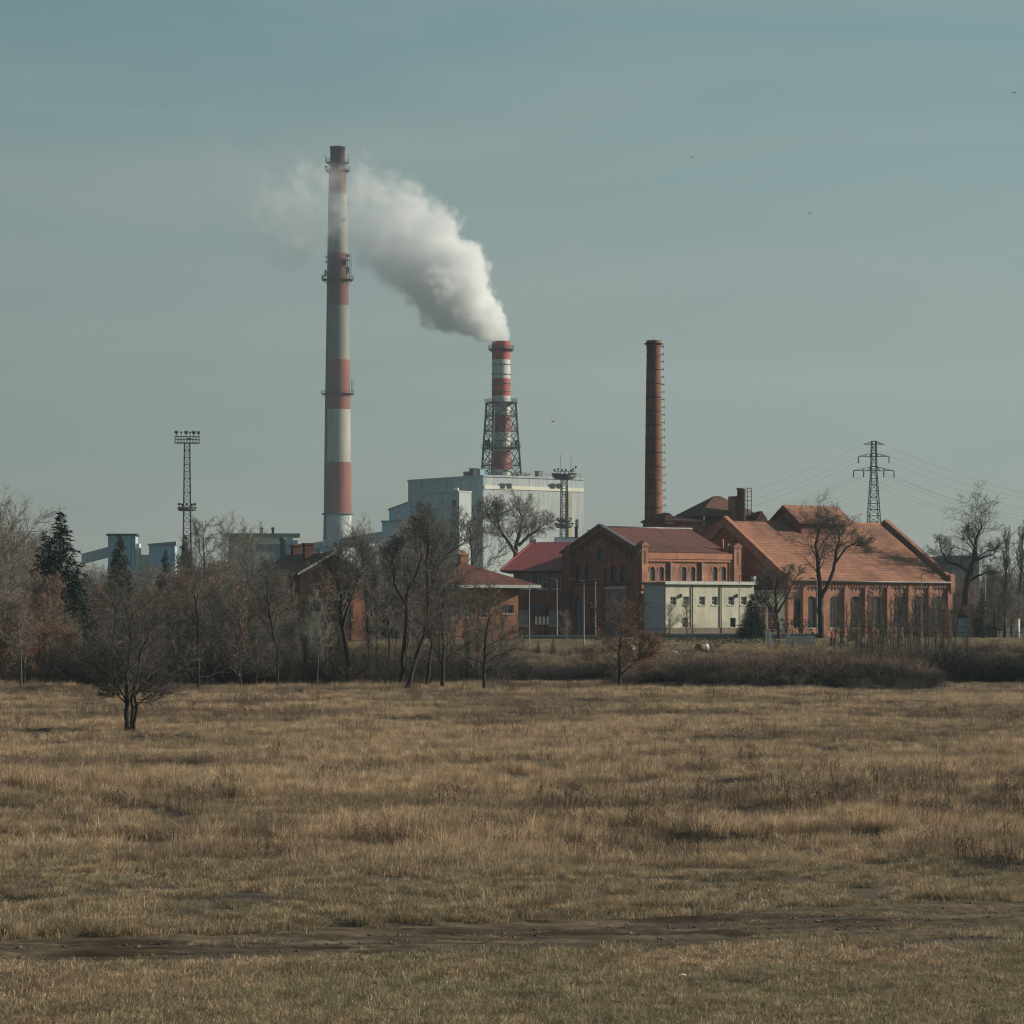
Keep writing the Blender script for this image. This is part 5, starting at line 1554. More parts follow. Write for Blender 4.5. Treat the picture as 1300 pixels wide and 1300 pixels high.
# ------------------------------------------------------------------ street furniture
def lamp_post(px, py0, py1, Y, arm, label, r=.07, two=False):
    z0 = float(zg(X(px, Y), Y)); zt = Z(py0, Y)
    o = empty('lamp_post', (X(px, Y), Y, z0), 0, label, 'lamp post', 'slim grey lamp posts by the works')
    h = zt - z0
    b = MB(); b.lathe([(r*1.7, -.1), (r*1.7, .6), (r*1.1, .7), (r*.75, h)], 10); b.build('pole', M['steel_pale'], o)
    arms = ([arm] if arm else []) + ([-arm] if two else [])
    for a in arms:
        b = MB(); b.tube([(0, 0, h-.1), (a*.5, 0, h+.05), (a, 0, h+.12)], .045, 6); b.build('arm', M['steel_pale'], o)
        b = MB(); sg = 1 if a > 0 else -1; b.prism([(a-.1*sg, h+.05), (a+.75*sg, h+.14), (a+.7*sg, h+.24), (a, h+.26)], 'y', -.15, .15); b.build('lamp_head', M['steel_pale'], o)
    return o
lamp_post(672, 741, 826, 331, 0, 'plain grey post at the orange end wall of the low house')
lamp_post(707, 735, 811, 360, -.9, 'lamp post in front of the white framed windows of the dark brick building')
lamp_post(741.2, 737, 822, 335, -1.0, 'lamp post with two arms in front of the arched door', two=True)
lamp_post(756, 738, 812, 358, 0, 'plain post just right of the arched door')
lamp_post(938.5, 731, 812, 358, .35, 'lamp post at the right end of the cream annex')
lamp_post(1037, 736, 812, 362, -.3, 'lamp post close to the thick bare tree before the hall')
lamp_post(1170, 728, 812, 366, .9, 'lamp post with short arm before the right end of the hall')
lamp_post(1251, 729, 803, 365, 0, 'pale post standing by the lean-to shed')

def white_post():
    Y = 366; o = empty('signal_post', (X(1291.5, Y), Y, float(zg(X(1291.5, Y), Y))), 0, 'short white post with small box on top at the far right', 'post')
    h = Z(780, Y)-o.location.z
    b = MB(); b.lathe([(.3, 0), (.3, h-.5), (.2, h-.4)], 12); b.build('pole', M['white_paint'], o)
    b = MB(); b.box(-.35, .35, -.3, .3, h-.4, h+.1); b.prism([(-.4, h+.1), (.4, h+.1), (0, h+.35)], 'y', -.35, .35); b.build('head', M['steel_dark'], o)
white_post()

def white_wall(px0, px1, py, Y, h, th, m, label, name='garden_wall'):
    z0 = float(zg(X((px0+px1)/2, Y), Y)); x0, x1 = X(px0, Y), X(px1, Y)
    o = empty(name, ((x0+x1)/2, Y, z0), 0, label, 'wall')
    hw = (x1-x0)/2
    b = MB(); b.box(-hw, hw, 0, th, -1.2, h); b.build('wall_body', M[m], o)
    b = MB(); b.box(-hw-.05, hw+.05, -.06, th+.06, h, h+.12); b.build('wall_cap', M['pale_glyph'], o)
white_wall(655, 760, 808, 353, .35, .4, 'render_grey', 'low grey kerb wall along the lawn before the dark brick building', 'kerb_wall')
white_wall(820, 1040, 808, 357, .55, .4, 'render_grey', 'long low grey wall below the cream annex', 'kerb_wall')
white_wall(998, 1034, 812, 333, 1.15, .4, 'pale_glyph', 'grey retaining wall before the long hall')

def railing(px0, px1, Y, h, step, label, m='steel_pale', name='railing_fence'):
    x0, x1 = X(px0, Y), X(px1, Y)
    z0 = float(zg((x0+x1)/2, Y))
    o = empty(name, ((x0+x1)/2, Y, z0), 0, label, 'fence'); hw = (x1-x0)/2
    n = max(2, int((x1-x0)/step))
    for k in range(n+1):
        b = MB(); x = -hw + 2*hw*k/n; b.bar((x, 0, -.3), (x, 0, h), .07); b.build('fence_post', M[m], o)
    for q in (1.0, .55):
        b = MB(); b.bar((-hw, 0, h*q-.02), (hw, 0, h*q-.02), .05); b.build('rail', M[m], o)
railing(676, 742, 364, 2.1, 1.25, 'thin pale railing before the entrance of the dark brick building')
railing(1065, 1300, 355, 1.5, 2.4, 'dark wire fence along the bank at the right', 'steel_dark', 'wire_fence')
railing(742, 850, 351, 1.3, 2.0, 'dark fence on the lawn edge below the gable building', 'steel_dark', 'wire_fence')

def banner():
    Y = 363.2; p = P(688, 793, Y)
    o = empty('striped_banner', (p.x, Y, p.z), 0, 'small white and green striped banner on the railing by the entrance', 'banner')
    cols = [M['white_paint'], mat('green_stripe', (.12,.22,.18), None, 3, .8)]
    w = 1.7/7
    for k in range(7):
        b = MB(); b.box(-.85+k*w+.004, -.85+(k+1)*w, -.015, .015, 0, 1.0); b.build('stripe', cols[k % 2], o)
banner()

def person_like_sign():
    # small white tilted antenna dish frame by the orange wall
    Y = 350; z0 = float(zg(X(660, Y), Y)); o = empty('tilted_rack', (X(660, Y), Y, z0), 0, 'white slanting metal rack standing by the orange end wall', 'rack')
    b = MB(); h = Z(801, Y)-z0
    b.bar((-.9, 0, h-.9), (.25, 0, h), .09); b.bar((.25, 0, h), (.35, 0, h-.9), .09); b.bar((-.9, 0, h-.9), (-.9, 0, 0), .08); b.bar((.35, 0, h-.9), (.35, 0, 0), .08); b.bar((-.3, 0, h-.45), (-.1, 0, 0), .08)
    b.build('frame', M['white_paint'], o)
person_like_sign()

def junk():
    # pale boulder, low white kerbs, overturned drum, bollards on the bank
    import bmesh
    def lump(name, px, py, Y, r, sz, m, label, cat, seed):
        bm = bmesh.new(); bmesh.ops.create_icosphere(bm, subdivisions=3, radius=1)
        rg = random.Random(seed); off = [rg.uniform(0, 9) for _ in range(3)]
        for v in bm.verts:
            d = 1 + .35*(float(vnoise(v.co.x*1.6+off[0], v.co.y*1.6+v.co.z+off[1], seed))-.5)
            v.co = Vector((v.co.x*r*sz[0], v.co.y*r*sz[1], max(v.co.z, -.5)*r*sz[2]))*d
        me = bpy.data.meshes.new(name); bm.to_mesh(me); bm.free()
        x = X(px, Y); z0 = float(zg(x, Y))
        o = put(name, me, M[m], None, (x, Y, z0 + r*sz[2]*.45)); tag(o, label, cat)
    lump('pale_boulder', 802, 836, 322, .6, (1, .8, 1.0), 'pale_glyph', 'pale rounded boulder behind the rusty leaved tree', 'boulder', 3)
    lump('stone_block', 853, 838, 320, .5, (1.5, .8, .5), 'pale_glyph', 'flat white stone lying on the bank below the annex', 'stone', 5)
    lump('stone_block', 868, 840, 319, .35, (1.0, .7, .6), 'pale_glyph', 'small pale stone beside the flat white stone', 'stone', 8)
    Y = 321; x = X(890, Y); z0 = float(zg(x, Y))
    o = empty('overturned_barrel', (x, Y, z0+.55), R(25), 'rusty barrel with white end lying on its side on the bank', 'barrel')
    b = MB(); b.tube([(-.55, 0, 0), (.35, 0, 0)], .42, 20); b.build('drum', mat('rust_orange', (.18,.09,.06), (.12,.06,.045), 2, .8), o)
    b = MB(); b.tube([(.351, 0, 0), (.8, 0, 0)], .40, 20); b.build('drum_end', M['white_paint'], o)
    # garage roof / dark flat tank with pale edge
    Y = 326; x0, x1 = X(922, Y), X(1018, Y); z0 = float(zg((x0+x1)/2, Y))
    o = empty('flat_tank', ((x0+x1)/2, Y, z0), 0, 'low dark flat roofed tank with white edge sunk into the bank', 'tank')
    hw = (x1-x0)/2; h = Z(833, Y)-z0
    b = MB(); b.box(-hw, hw, 0, 5, -2.5, h-.12); b.build('tank_body', M['steel_dark'], o)
    b = MB(); b.box(-hw-.1, hw+.1, -.1, 5.1, h-.12, h); b.build('tank_edge', M['pale_glyph'], o)
    for q in (.22, .31):
        b = MB(); b.bar((-hw+2*hw*q, -.2, h-1.4), (-hw+2*hw*q+.8, -.2, h+.05), .12); b.build('strut', M['white_paint'], o)
    for px, hgt, lb in ((973, 1.2, 'thin white bollard left of the boxy bollard on the bank'), (977.5, 1.05, 'boxy white bollard in the middle of the pair on the bank'), (1001.5, 1.2, 'lone white bollard right of the pair on the bank')):
        Y = 336; x = X(px, Y); z0 = float(zg(x, Y)); w = .22 if px != 977.5 else .34
        o = empty('bollard', (x, Y, z0), 0, lb, 'bollard', 'white bollards on the bank')
        b = MB(); b.box(-w/2, w/2, -w/2, w/2, -.3, hgt+.5); b.build('post', M['white_paint'], o)
        b = MB(); b.prism([(-w/2-.03, hgt+.5), (w/2+.03, hgt+.5), (0, hgt+.68)], 'y', -w/2-.03, w/2+.03); b.build('cap', M['white_paint'], o)
    # litter on the near grass
    x, Y = X(872, 47.6), 47.6
    b = MB(); b.add([(0,0,0),(.12,.02,.03),(.26,.03,.01),(.25,.12,.02),(.12,.13,.05),(.01,.11,.02),(0,0,-.008),(.12,.02,.022),(.26,.03,.002),(.25,.12,.012),(.12,.13,.042),(.01,.11,.012)],
                    [(0,1,4,5),(1,2,3,4),(11,10,7,6),(10,9,8,7),(0,6,7,1),(1,7,8,2),(2,8,9,3),(3,9,10,4),(4,10,11,5),(5,11,6,0)])
    o = b.build('scrap_of_paper', M['white_paint'], None, (x-.13, Y, float(zg(x, Y))+.13)); o.scale = (.5, .5, .6); tag(o, 'crumpled white scrap lying on the near grass', 'litter')
junk()

def birds():
    for px, py, Y, s_, lb in ((702.5, 535.5, 300, .32, 'dark bird right of the smoking chimney'), (1028, 271, 300, .3, 'tiny bird in the middle right sky'),
                          (1288, 118, 260, .28, 'tiny bird near the top right corner'), (879, 200, 300, .26, 'tiny bird high above the brick chimney')):
        b = MB()
        b.tube([(-.5*s_, 0, 0), (-.2*s_, 0, .05*s_), (.3*s_, 0, .03*s_), (.55*s_, 0, .06*s_)], [.03*s_, .12*s_, .11*s_, .03*s_], 8)
        for sd in (-1, 1):
            b.add([(-.18*s_, 0, .06*s_), (.2*s_, 0, .06*s_), (.1*s_, sd*.5*s_, .3*s_), (-.2*s_, sd*.5*s_, .28*s_), (-.28*s_, sd*1.0*s_, .16*s_), (-.18*s_, 0, .04*s_), (.2*s_, 0, .04*s_)],
                  [(0,1,2,3), (3,2,4), (5,3,4), (6,2,3,5)])
        b.add([(-.5*s_, 0, .02*s_), (-.8*s_, -.12*s_, .02*s_), (-.8*s_, .12*s_, .02*s_)], [(0,1,2)])
        o = b.build('bird', M['steel_dark'], None, P(px, py, Y), (0, 0, R(40))); tag(o, lb, 'bird', 'birds in flight')
birds()
# ------------------------------------------------------------------ trees
def _norm(v):
    n = math.sqrt(v[0]*v[0]+v[1]*v[1]+v[2]*v[2]) or 1
    return (v[0]/n, v[1]/n, v[2]/n)

def _perp(d, rng):
    a = (rng.gauss(0,1), rng.gauss(0,1), rng.gauss(0,1))
    k = a[0]*d[0]+a[1]*d[1]+a[2]*d[2]
    return _norm((a[0]-k*d[0], a[1]-k*d[1], a[2]-k*d[2]))

class Tree:
    """branches collected per level; levels 0-1 go to the trunk mesh, the rest to the crown"""
    def __init__(s, seed, **k):
        s.rng = random.Random(seed)
        s.k = dict(n=[0, 12, 8, 6, 4], pts=[8, 7, 5, 4, 2], ang=[0, 46, 42, 42, 40], lr=[0, .48, .60, .58, .55],
                   wob=[.05, .18, .27, .32, .3], up=[0, .11, .06, .04, .02], t0=[0, .3, .2, .15, .1], sides=[8, 6, 4, 3, 3],
                   rr=[0, .38, .45, .5, .55], minr=.008, levels=4, crookt=0, flat=0.0)
        s.k.update(k)
        s.k['minr'] *= 1.12
        s.k['pts'][4] = 2
        s.br = [[] for _ in range(5)]
        s.tips = []
    def path(s, p, d, L, r, lev):
        k = s.k; rng = s.rng; n = k['pts'][lev]; st = L/(n-1)
        pts = [p]; rad = [r]
        for i in range(1, n):
            w = k['wob'][lev]
            d = _norm((d[0]+rng.gauss(0, w), d[1]+rng.gauss(0, w), d[2]*(1-k['flat']*.2)+rng.gauss(0, w)+k['up'][lev]))
            p = (p[0]+d[0]*st, p[1]+d[1]*st, p[2]+d[2]*st)
            pts.append(p); t = i/(n-1)
            rad.append(max(r*(1-t)**.7, k['minr']*(.5 if lev == k['levels'] else 1.0)) if i < n-1 else max(r*.12, k['minr']*.45))
        return pts, rad
    def grow(s, pts, rad, lev, L):
        s.br[lev].append((pts, rad))
        k = s.k; rng = s.rng
        if lev >= k['levels']:
            s.tips.append(pts[-1]); return
        nl = lev+1; cnt = k['n'][nl]
        if lev > 0: cnt = max(2, int(round(cnt*rng.uniform(.75, 1.25)*(1 if lev > 1 else max(.6, min(1.5, L/s.refL))))))
        n = len(pts)-1
        roll = rng.uniform(0, 6.28)
        for c in range(cnt):
            t = k['t0'][nl-0] if False else (k['t0'][nl] + (1-k['t0'][nl])*((c+rng.uniform(.1, .9))/cnt))
            t = min(t, .985)
            f = t*n; i = int(f); f -= i
            a, b = pts[i], pts[i+1]
            p = (a[0]+(b[0]-a[0])*f, a[1]+(b[1]-a[1])*f, a[2]+(b[2]-a[2])*f)
            d = _norm((b[0]-a[0], b[1]-a[1], b[2]-a[2]))
            ref = _norm((d[1]+.01, -d[0], .02)) if abs(d[2]) > .9 else _norm((d[1], -d[0], 0))
            bi = (d[1]*ref[2]-d[2]*ref[1], d[2]*ref[0]-d[0]*ref[2], d[0]*ref[1]-d[1]*ref[0])
            roll += 2.4 + rng.uniform(-.5, .5)
            cx, sx = math.cos(roll), math.sin(roll)
            q = (ref[0]*cx+bi[0]*sx, ref[1]*cx+bi[1]*sx, ref[2]*cx+bi[2]*sx)
            ang = math.radians(k['ang'][nl]*rng.uniform(.65, 1.25)*(1.15-.45*t))
            if lev > 0 and q[2] < 0: q = (q[0], q[1], q[2]*.45)
            nd = _norm(tuple(d[j]*math.cos(ang)+q[j]*math.sin(ang) for j in range(3)))
            shape = (1.12-.55*t) if lev > 0 or not k.get('dome') else (math.sin(math.pi*min(1, (t-k['t0'][1])/(1-k['t0'][1])*.75+.25))*.9+.25)
            ln_ = L*k['lr'][nl]*rng.uniform(.65, 1.2)*shape
            r = rad[i]*k['rr'][nl]*rng.uniform(.75, 1.1)
            r = max(r, k['minr']*{2: 2.4, 3: 1.5}.get(nl, 1.0))
            pp, rr = s.path(p, nd, ln_, r, nl)
            s.grow(pp, rr, nl, ln_)
    def stem(s, pts, r0, r1=None):
        """main stem along given points"""
        q = [pts[0]]
        seg = []
        for a, b in zip(pts[:-1], pts[1:]):
            m = 3
            for j in range(1, m+1):
                t = j/m; w = .02*math.dist(a, b)
                q.append(tuple(a[i]+(b[i]-a[i])*t + (s.rng.gauss(0, w) if j < m and i < 2 else 0) for i in range(3)))
        n = len(q); L = sum(math.dist(a, b) for a, b in zip(q[:-1], q[1:]))
        r1 = r1 if r1 is not None else r0*.12
        rad = [r0 + (r1-r0)*(i/(n-1))**.9 for i in range(n)]
        rad[0] *= 1.25
        s.refL = L*s.k['lr'][1]*.8
        s.grow(q, rad, 0, L)
    def tubes(s, levs):
        V, Fc = [], []; off = 0
        for lev in levs:
            groups = {}
            for pts, rad in s.br[lev]: groups.setdefault(len(pts), []).append((pts, rad))
            ns = s.k['sides'][lev]
            for kk, lst in groups.items():
                A = np.array([p for p, _ in lst]); Rr = np.array([r for _, r in lst])
                T = np.zeros_like(A); T[:,1:-1] = A[:,2:]-A[:,:-2]; T[:,0] = A[:,1]-A[:,0]; T[:,-1] = A[:,-1]-A[:,-2]
                T /= np.linalg.norm(T, axis=-1, keepdims=True)+1e-9
                up = np.where(np.abs(T[:,:1,2:3]) > .9, np.array([1.,0,0]), np.array([0,0,1.]))
                Xv = np.cross(T, up); Xv /= np.linalg.norm(Xv, axis=-1, keepdims=True)+1e-9
                Yv = np.cross(Xv, T)
                an = np.arange(ns)*2*np.pi/ns
                ring = A[:,:,None,:] + Rr[:,:,None,None]*(Xv[:,:,None,:]*np.cos(an)[None,None,:,None] + Yv[:,:,None,:]*np.sin(an)[None,None,:,None])
                B = len(lst)
                idx = off + np.arange(B*kk*ns).reshape(B, kk, ns)
                nx = np.roll(idx, -1, axis=2)
                fq = np.stack([idx[:,:-1], nx[:,:-1], nx[:,1:], idx[:,1:]], -1).reshape(-1, 4)
                V.append(ring.reshape(-1, 3)); Fc.append(fq); off += B*kk*ns
        return np.concatenate(V), np.concatenate(Fc)
    def leaves(s, n, size, spread, z0=0, z1=1e9):
        rng = np.random.default_rng(s.rng.randint(0, 9999))
        tp = np.array([t for t in s.tips if z0 < t[2] < z1])
        if len(tp) == 0: return None
        c = tp[rng.integers(0, len(tp), n)] + rng.normal(0, spread, (n, 3))
        a = rng.normal(0, 1, (n, 3)); a /= np.linalg.norm(a, axis=1, keepdims=True)
        b = np.cross(a, rng.normal(0, 1, (n, 3))); b /= np.linalg.norm(b, axis=1, keepdims=True)
        sz = size*rng.uniform(.6, 1.3, (n, 1))
        V = np.stack([c-a*sz, c-b*sz*.55, c+a*sz, c+b*sz*.55], 1).reshape(-1, 3)
        return V, (np.arange(n)*4)[:,None] + np.arange(4)[None]

TREE_MESH = {}
def tree_meshes(key, builder, bark='bark_mid', twig='twig', leaf=None):
    if key not in TREE_MESH:
        t = builder()
        V, Fc = t.tubes([0, 1]); a = raw_mesh('trunk', V, Fc, M[bark], smooth=True)
        V, Fc = t.tubes([l for l in range(2, t.k['levels']+1)]); b = raw_mesh('crown', V, Fc, M[twig], smooth=True)
        c = None
        if leaf:
            q = t.leaves(*leaf)
            if q: c = raw_mesh('leaves', q[0], q[1], M['dead_leaf'])
        TREE_MESH[key] = (a, b, c)
    return TREE_MESH[key]

def plant(name, key, x, Y, scale, rz, label, group=None, sz=None, cat='tree', sink=.1):
    a, b, c = TREE_MESH[key]
    o = empty(name, (x, Y, float(zg(x, Y))-sink), rz, label, cat, group)
    o.scale = (scale, scale, (sz or scale))
    put('trunk', a, None, o); put('crown', b, None, o)
    if c: put('leaves', c, None, o)
    return o

def px_tree(seed, stems, Y, base, kw, depth=.25):
    """tree whose stems follow columns/rows of the photograph; base = (px, py) of the foot"""
    def build():
        t = Tree(seed, **kw); S = Y/F; rng = random.Random(seed*3+1)
        for st, r0, r1 in stems:
            pts = []; yy = 0
            for i, (px, py) in enumerate(st):
                if i: yy += rng.uniform(-1, 1)*depth*S*abs(st[i][1]-st[i-1][1])
                pts.append(((px-base[0])*S, yy, (base[1]-py)*S))
            t.stem(pts, r0*S, r1*S)
        return t
    return build

def special(name, key, seed, stems, Y, base, kw, label, bark='bark', twig='twig_dark', leaf=None, depth=.25, group=None):
    tree_meshes(key, px_tree(seed, stems, Y, base, kw, depth), bark, twig, leaf)
    x = X(base[0], Y)
    top = (base[1]-min(p[1] for st in stems for p in st[0]))*Y/F
    cv = np.zeros(len(TREE_MESH[key][1].vertices)*3, dtype=np.float32); TREE_MESH[key][1].vertices.foreach_get('co', cv)
    zz = np.sort(cv[2::3])[int(len(cv)/3*.998)]
    k_ = min(1.0, (top + 5*Y/F)/zz)
    o = plant(name, key, x, Y, k_**.5, 0, label, group, sink=0, sz=k_)
    o.location.z = Z(base[1], Y) if Y > 262 else float(zg(x, Y)) - .08
    return o

# --- lone trees in the meadow
special('bare_tree', 'field_a', 11, [
    ([(162, 926), (160, 900), (161, 870), (158, 830), (163, 780), (160, 745), (166, 722)], 4.2, .6),
    ([(167, 926), (168, 895), (166, 868), (176, 830), (180, 790), (196, 755), (205, 738)], 3.2, .5),
    ([(171, 885), (188, 868), (216, 855)], 1.3, .4), ([(162, 880), (145, 862), (118, 850)], 1.3, .4), ([(170, 922), (176, 885), (173, 862), (190, 842), (214, 822), (246, 806)], 2.6, .5),
    ([(160, 905), (157, 868), (140, 840), (112, 815), (88, 802)], 2.0, .5)],
    147, (165, 926), dict(n=[0, 15, 8, 6, 4], ang=[0, 50, 45, 42, 40], lr=[0, .50, .60, .58, .55], up=[0, .10, .05, .04, .03], t0=[0, .30, .15, .12, .1], minr=.0065, wob=[.05,.14,.2,.26,.28]),
    'dark many stemmed bare tree standing alone nearest in the meadow', depth=.3)
special('bare_tree', 'field_b', 12, [([(145, 889), (145, 850), (143, 800), (148, 750), (142, 722)], 2.6, .5)],
    204, (145, 889), dict(n=[0, 20, 8, 6, 4], ang=[0, 65, 45, 42, 40], lr=[0, .5, .60, .58, .55], minr=.009),
    'bare tree close behind and left of the nearest meadow tree')
special('bare_tree', 'field_c', 13, [([(252, 881), (252, 850), (250, 810), (252, 760), (246, 715), (250, 700)], 2.6, .5)],
    220, (252, 881), dict(n=[0, 22, 8, 6, 4], ang=[0, 68, 45, 42, 40], lr=[0, .44, .60, .58, .55], t0=[0,.18,.15,.12,.1], minr=.009),
    'single stemmed bare tree right of the nearest meadow tree')
# --- edge trees with legible trunks
edge = [
    ('e1', 21, [([(455, 874), (441, 830), (432, 780), (432, 745), (424, 715), (428, 690)], 4.2, .7), ([(434, 790), (448, 740), (462, 700), (455, 678)], 2.2, .4)], (455, 874), 'leaning dark tree before the white edged gable'),
    ('e2', 22, [([(505, 878), (512, 830), (517, 780), (516, 735), (530, 700), (538, 670), (534, 650)], 3.6, .6), ([(516, 745), (500, 715), (496, 680), (505, 655)], 2.0, .4)], (505, 878), 'tall forked bare tree left of the slanting one in the middle of the thicket'),
    ('e3', 23, [([(515, 880), (527, 840), (540, 800), (546, 750), (556, 715), (570, 690), (596, 672)], 3.2, .5), ([(545, 755), (542, 700), (545, 660), (540, 640)], 2.2, .5)], (515, 880), 'slanting bare tree with long right leaning limb'),
    ('e4', 24, [([(541, 878), (545, 840), (549, 790), (548, 740), (552, 690), (546, 655)], 2.8, .5)], (541, 878), 'upright slim tree just right of the slanting tree'),
    ('e5', 25, [([(563, 881), (562, 840), (562, 800), (560, 760), (564, 720)], 3.2, .5)], (563, 881), 'dark round crowned small tree before the low house'),
    ('e6', 26, [([(615, 882), (614, 845), (617, 800), (622, 770), (618, 745)], 2.8, .5)], (615, 882), 'fine twigged small tree before the orange end wall'),
    ('e7', 27, [([(355, 870), (353, 830), (345, 780), (338, 740), (342, 700)], 3.0, .5)], (355, 870), 'dark trunked tree in the thicket below the flat shed'),
    ('e8', 28, [([(488, 872), (494, 830), (496, 780), (492, 730), (498, 700)], 2.0, .4)], (488, 872), 'thin tree between the leaning tree and the forked one'),
]
for key, seed, stems, base, lb in edge:
    Yb = CH*F/(base[1]-HY)
    small = key in ('e5', 'e6')
    special('bare_tree', key, seed, stems, min(Yb, 250), base,
            dict(n=[0, 20 if small else 15, 8, 6, 4], ang=[0, 58 if small else 44, 45, 42, 40], lr=[0, .46 if small else .34, .60, .58, .55], t0=[0, .2 if small else .38, .15, .12, .1], minr=.0095, up=[0, .12, .07, .04, .02]), lb)
# rusty leaved young oak
special('oak_sapling', 'oak', 31, [([(787, 877), (787, 850), (785, 815), (789, 780), (786, 752)], 3.2, .5), ([(788, 850), (806, 830), (822, 812), (830, 800)], 1.6, .4)],
    226, (787, 877), dict(n=[0, 20, 8, 6, 4], ang=[0, 62, 45, 42, 40], lr=[0, .58, .60, .58, .55], t0=[0, .2, .15, .12, .1], minr=.009),
    'young oak with rusty withered leaves before the gable building', leaf=(5200, .08, .13, .2, 9.0))
# --- trees of the far bank and the works
special('bare_tree', 'hall_tree', 32, [
    ([(1042, 812), (1042, 780), (1041, 740), (1039, 715), (1038, 690), (1035, 668), (1040, 645), (1034, 634)], 5.2, .6),
    ([(1042, 748), (1052, 728), (1060, 705), (1063, 680), (1068, 660), (1066, 640), (1058, 632)], 3.4, .5),
    ([(1062, 695), (1078, 672), (1096, 662), (1105, 668)], 1.8, .4)],
    356, (1042, 812), dict(rr=[0, .30, .42, .5, .55], n=[0, 19, 8, 6, 5], ang=[0, 55, 50, 48, 45], lr=[0, .42, .60, .58, .55], t0=[0, .42, .15, .12, .1], minr=.011, wob=[.05,.2,.3,.34,.35], up=[0,.02,.04,.03,.02]),
    'thick forked bare tree in front of the orange tiled roof')
special('bare_tree', 'annex_tree', 35, [
    ([(990, 812), (988, 790), (986, 765), (984, 745), (988, 728), (984, 716)], 2.6, .5),
    ([(988, 790), (976, 770), (966, 752), (960, 738)], 1.7, .4), ([(987, 775), (1000, 752), (1008, 735), (1014, 722)], 1.7, .4)],
    349, (990, 812), dict(n=[0, 9, 8, 7, 4], ang=[0, 58, 52, 50, 45], lr=[0, .42, .6, .55, .5], t0=[0, .25, .15, .12, .1], minr=.013, wob=[.06,.22,.3,.34,.35]),
    'spreading bare tree at the end of the cream annex')
special('bare_tree', 'gnarled', 33, [
    ([(1222, 806), (1224, 780), (1226, 740), (1233, 705), (1240, 680), (1242, 655), (1250, 635), (1247, 620)], 7.5, .6),
    ([(1232, 706), (1215, 694), (1200, 690), (1192, 672), (1188, 655)], 3.0, .4),
    ([(1231, 720), (1244, 712), (1260, 705), (1279, 706)], 2.8, .4),
    ([(1241, 668), (1230, 650), (1228, 635)], 2.0, .4),
    ([(1238, 690), (1252, 682), (1266, 678), (1274, 660)], 2.2, .4)],
    402, (1222, 806), dict(rr=[0, .30, .42, .5, .55], n=[0, 17, 8, 6, 5], ang=[0, 58, 52, 50, 45], lr=[0, .44, .60, .58, .55], t0=[0, .35, .15, .12, .1], minr=.011, wob=[.06,.26,.32,.34,.35], up=[0,.03,.03,.03,.02]),
    'big gnarled bare tree right of the long hall')
special('bare_tree', 'boiler_tree', 34, [
    ([(655, 712), (655, 690), (660, 668), (664, 650), (658, 634)], 3.6, .5),
    ([(656, 704), (644, 684), (634, 668), (622, 655), (616, 640)], 2.6, .4),
    ([(658, 690), (672, 676), (688, 664), (698, 655)], 2.4, .4),
    ([(634, 668), (628, 645), (630, 628)], 1.8, .4)],
    520, (655, 712), dict(rr=[0, .30, .42, .5, .55], n=[0, 20, 8, 6, 5], ang=[0, 52, 50, 48, 45], lr=[0, .5, .60, .58, .55], t0=[0, .25, .15, .12, .1], minr=.017, wob=[.06,.22,.3,.34,.35]),
    'round crowned bare tree in front of the pale boiler house wall', bark='bark_mid', twig='twig')
bo = [o for o in COL.objects if o.name.startswith('bare_tree')][-1]
b = MB(); b.tube([(0, 0, -12.6), (0, 0, -6), (0, 0, .3)], [.62, .56, .5], 10); b.build('lower_trunk', M['bark_mid'], bo)

def gen(key, seed, H, bark, twig, kw, r=.2, leaf=None, lean=.04, forks=1):
    def build():
        t = Tree(seed, **kw); rng = random.Random(seed)
        for f in range(forks):
            lx_, ly_ = rng.gauss(0, lean)*H, rng.gauss(0, lean)*H
            x0 = rng.uniform(-.3, .3)*(forks > 1)
            t.stem([(x0, 0, 0), (x0+lx_*.2, ly_*.2, H*.25), (x0+lx_*.5, ly_*.5, H*.5), (x0+lx_*.9, ly_*.7, H*.75), (x0+lx_, ly_, H*rng.uniform(.85, 1))], r/forks**.5)
        return t
    tree_meshes(key, build, bark, twig, leaf)
gen('g1', 41, 14, 'bark_mid', 'twig', dict(n=[0, 15, 8, 6, 4], lr=[0,.42,.60,.58,.55], t0=[0,.28,.15,.12,.1], minr=.011, ang=[0,44,45,42,40]), .2)
gen('g2', 42, 13, 'bark_mid', 'twig', dict(n=[0, 17, 8, 6, 4], lr=[0,.46,.60,.58,.55], t0=[0,.2,.15,.12,.1], minr=.011, ang=[0,50,45,42,40]), .18, forks=2)
gen('g3', 43, 12, 'bark_pale', 'twig', dict(n=[0, 18, 8, 6, 4], lr=[0,.38,.60,.58,.55], t0=[0,.25,.15,.12,.1], minr=.010, ang=[0,38,42,40,38], up=[0,.14,.08,.05,.04]), .14)
gen('g4', 44, 11, 'bark', 'twig_dark', dict(n=[0, 16, 8, 6, 4], lr=[0,.42,.60,.58,.55], t0=[0,.2,.15,.12,.1], minr=.011, ang=[0,55,45,42,40]), .2)
gen('g5', 45, 9, 'bark_mid', 'twig_red', dict(n=[0, 12, 8, 6, 4], lr=[0,.42,.60,.58,.55], t0=[0,.08,.12,.12,.1], minr=.010, ang=[0,42,42,42,40]), .14, forks=3)
gen('g6', 46, 15, 'bark_pale', 'twig', dict(n=[0, 14, 8, 6, 4], lr=[0,.44,.60,.58,.55], t0=[0,.32,.15,.12,.1], minr=.012, ang=[0,46,45,42,40], wob=[.05,.2,.26,.3,.3]), .24, forks=2)
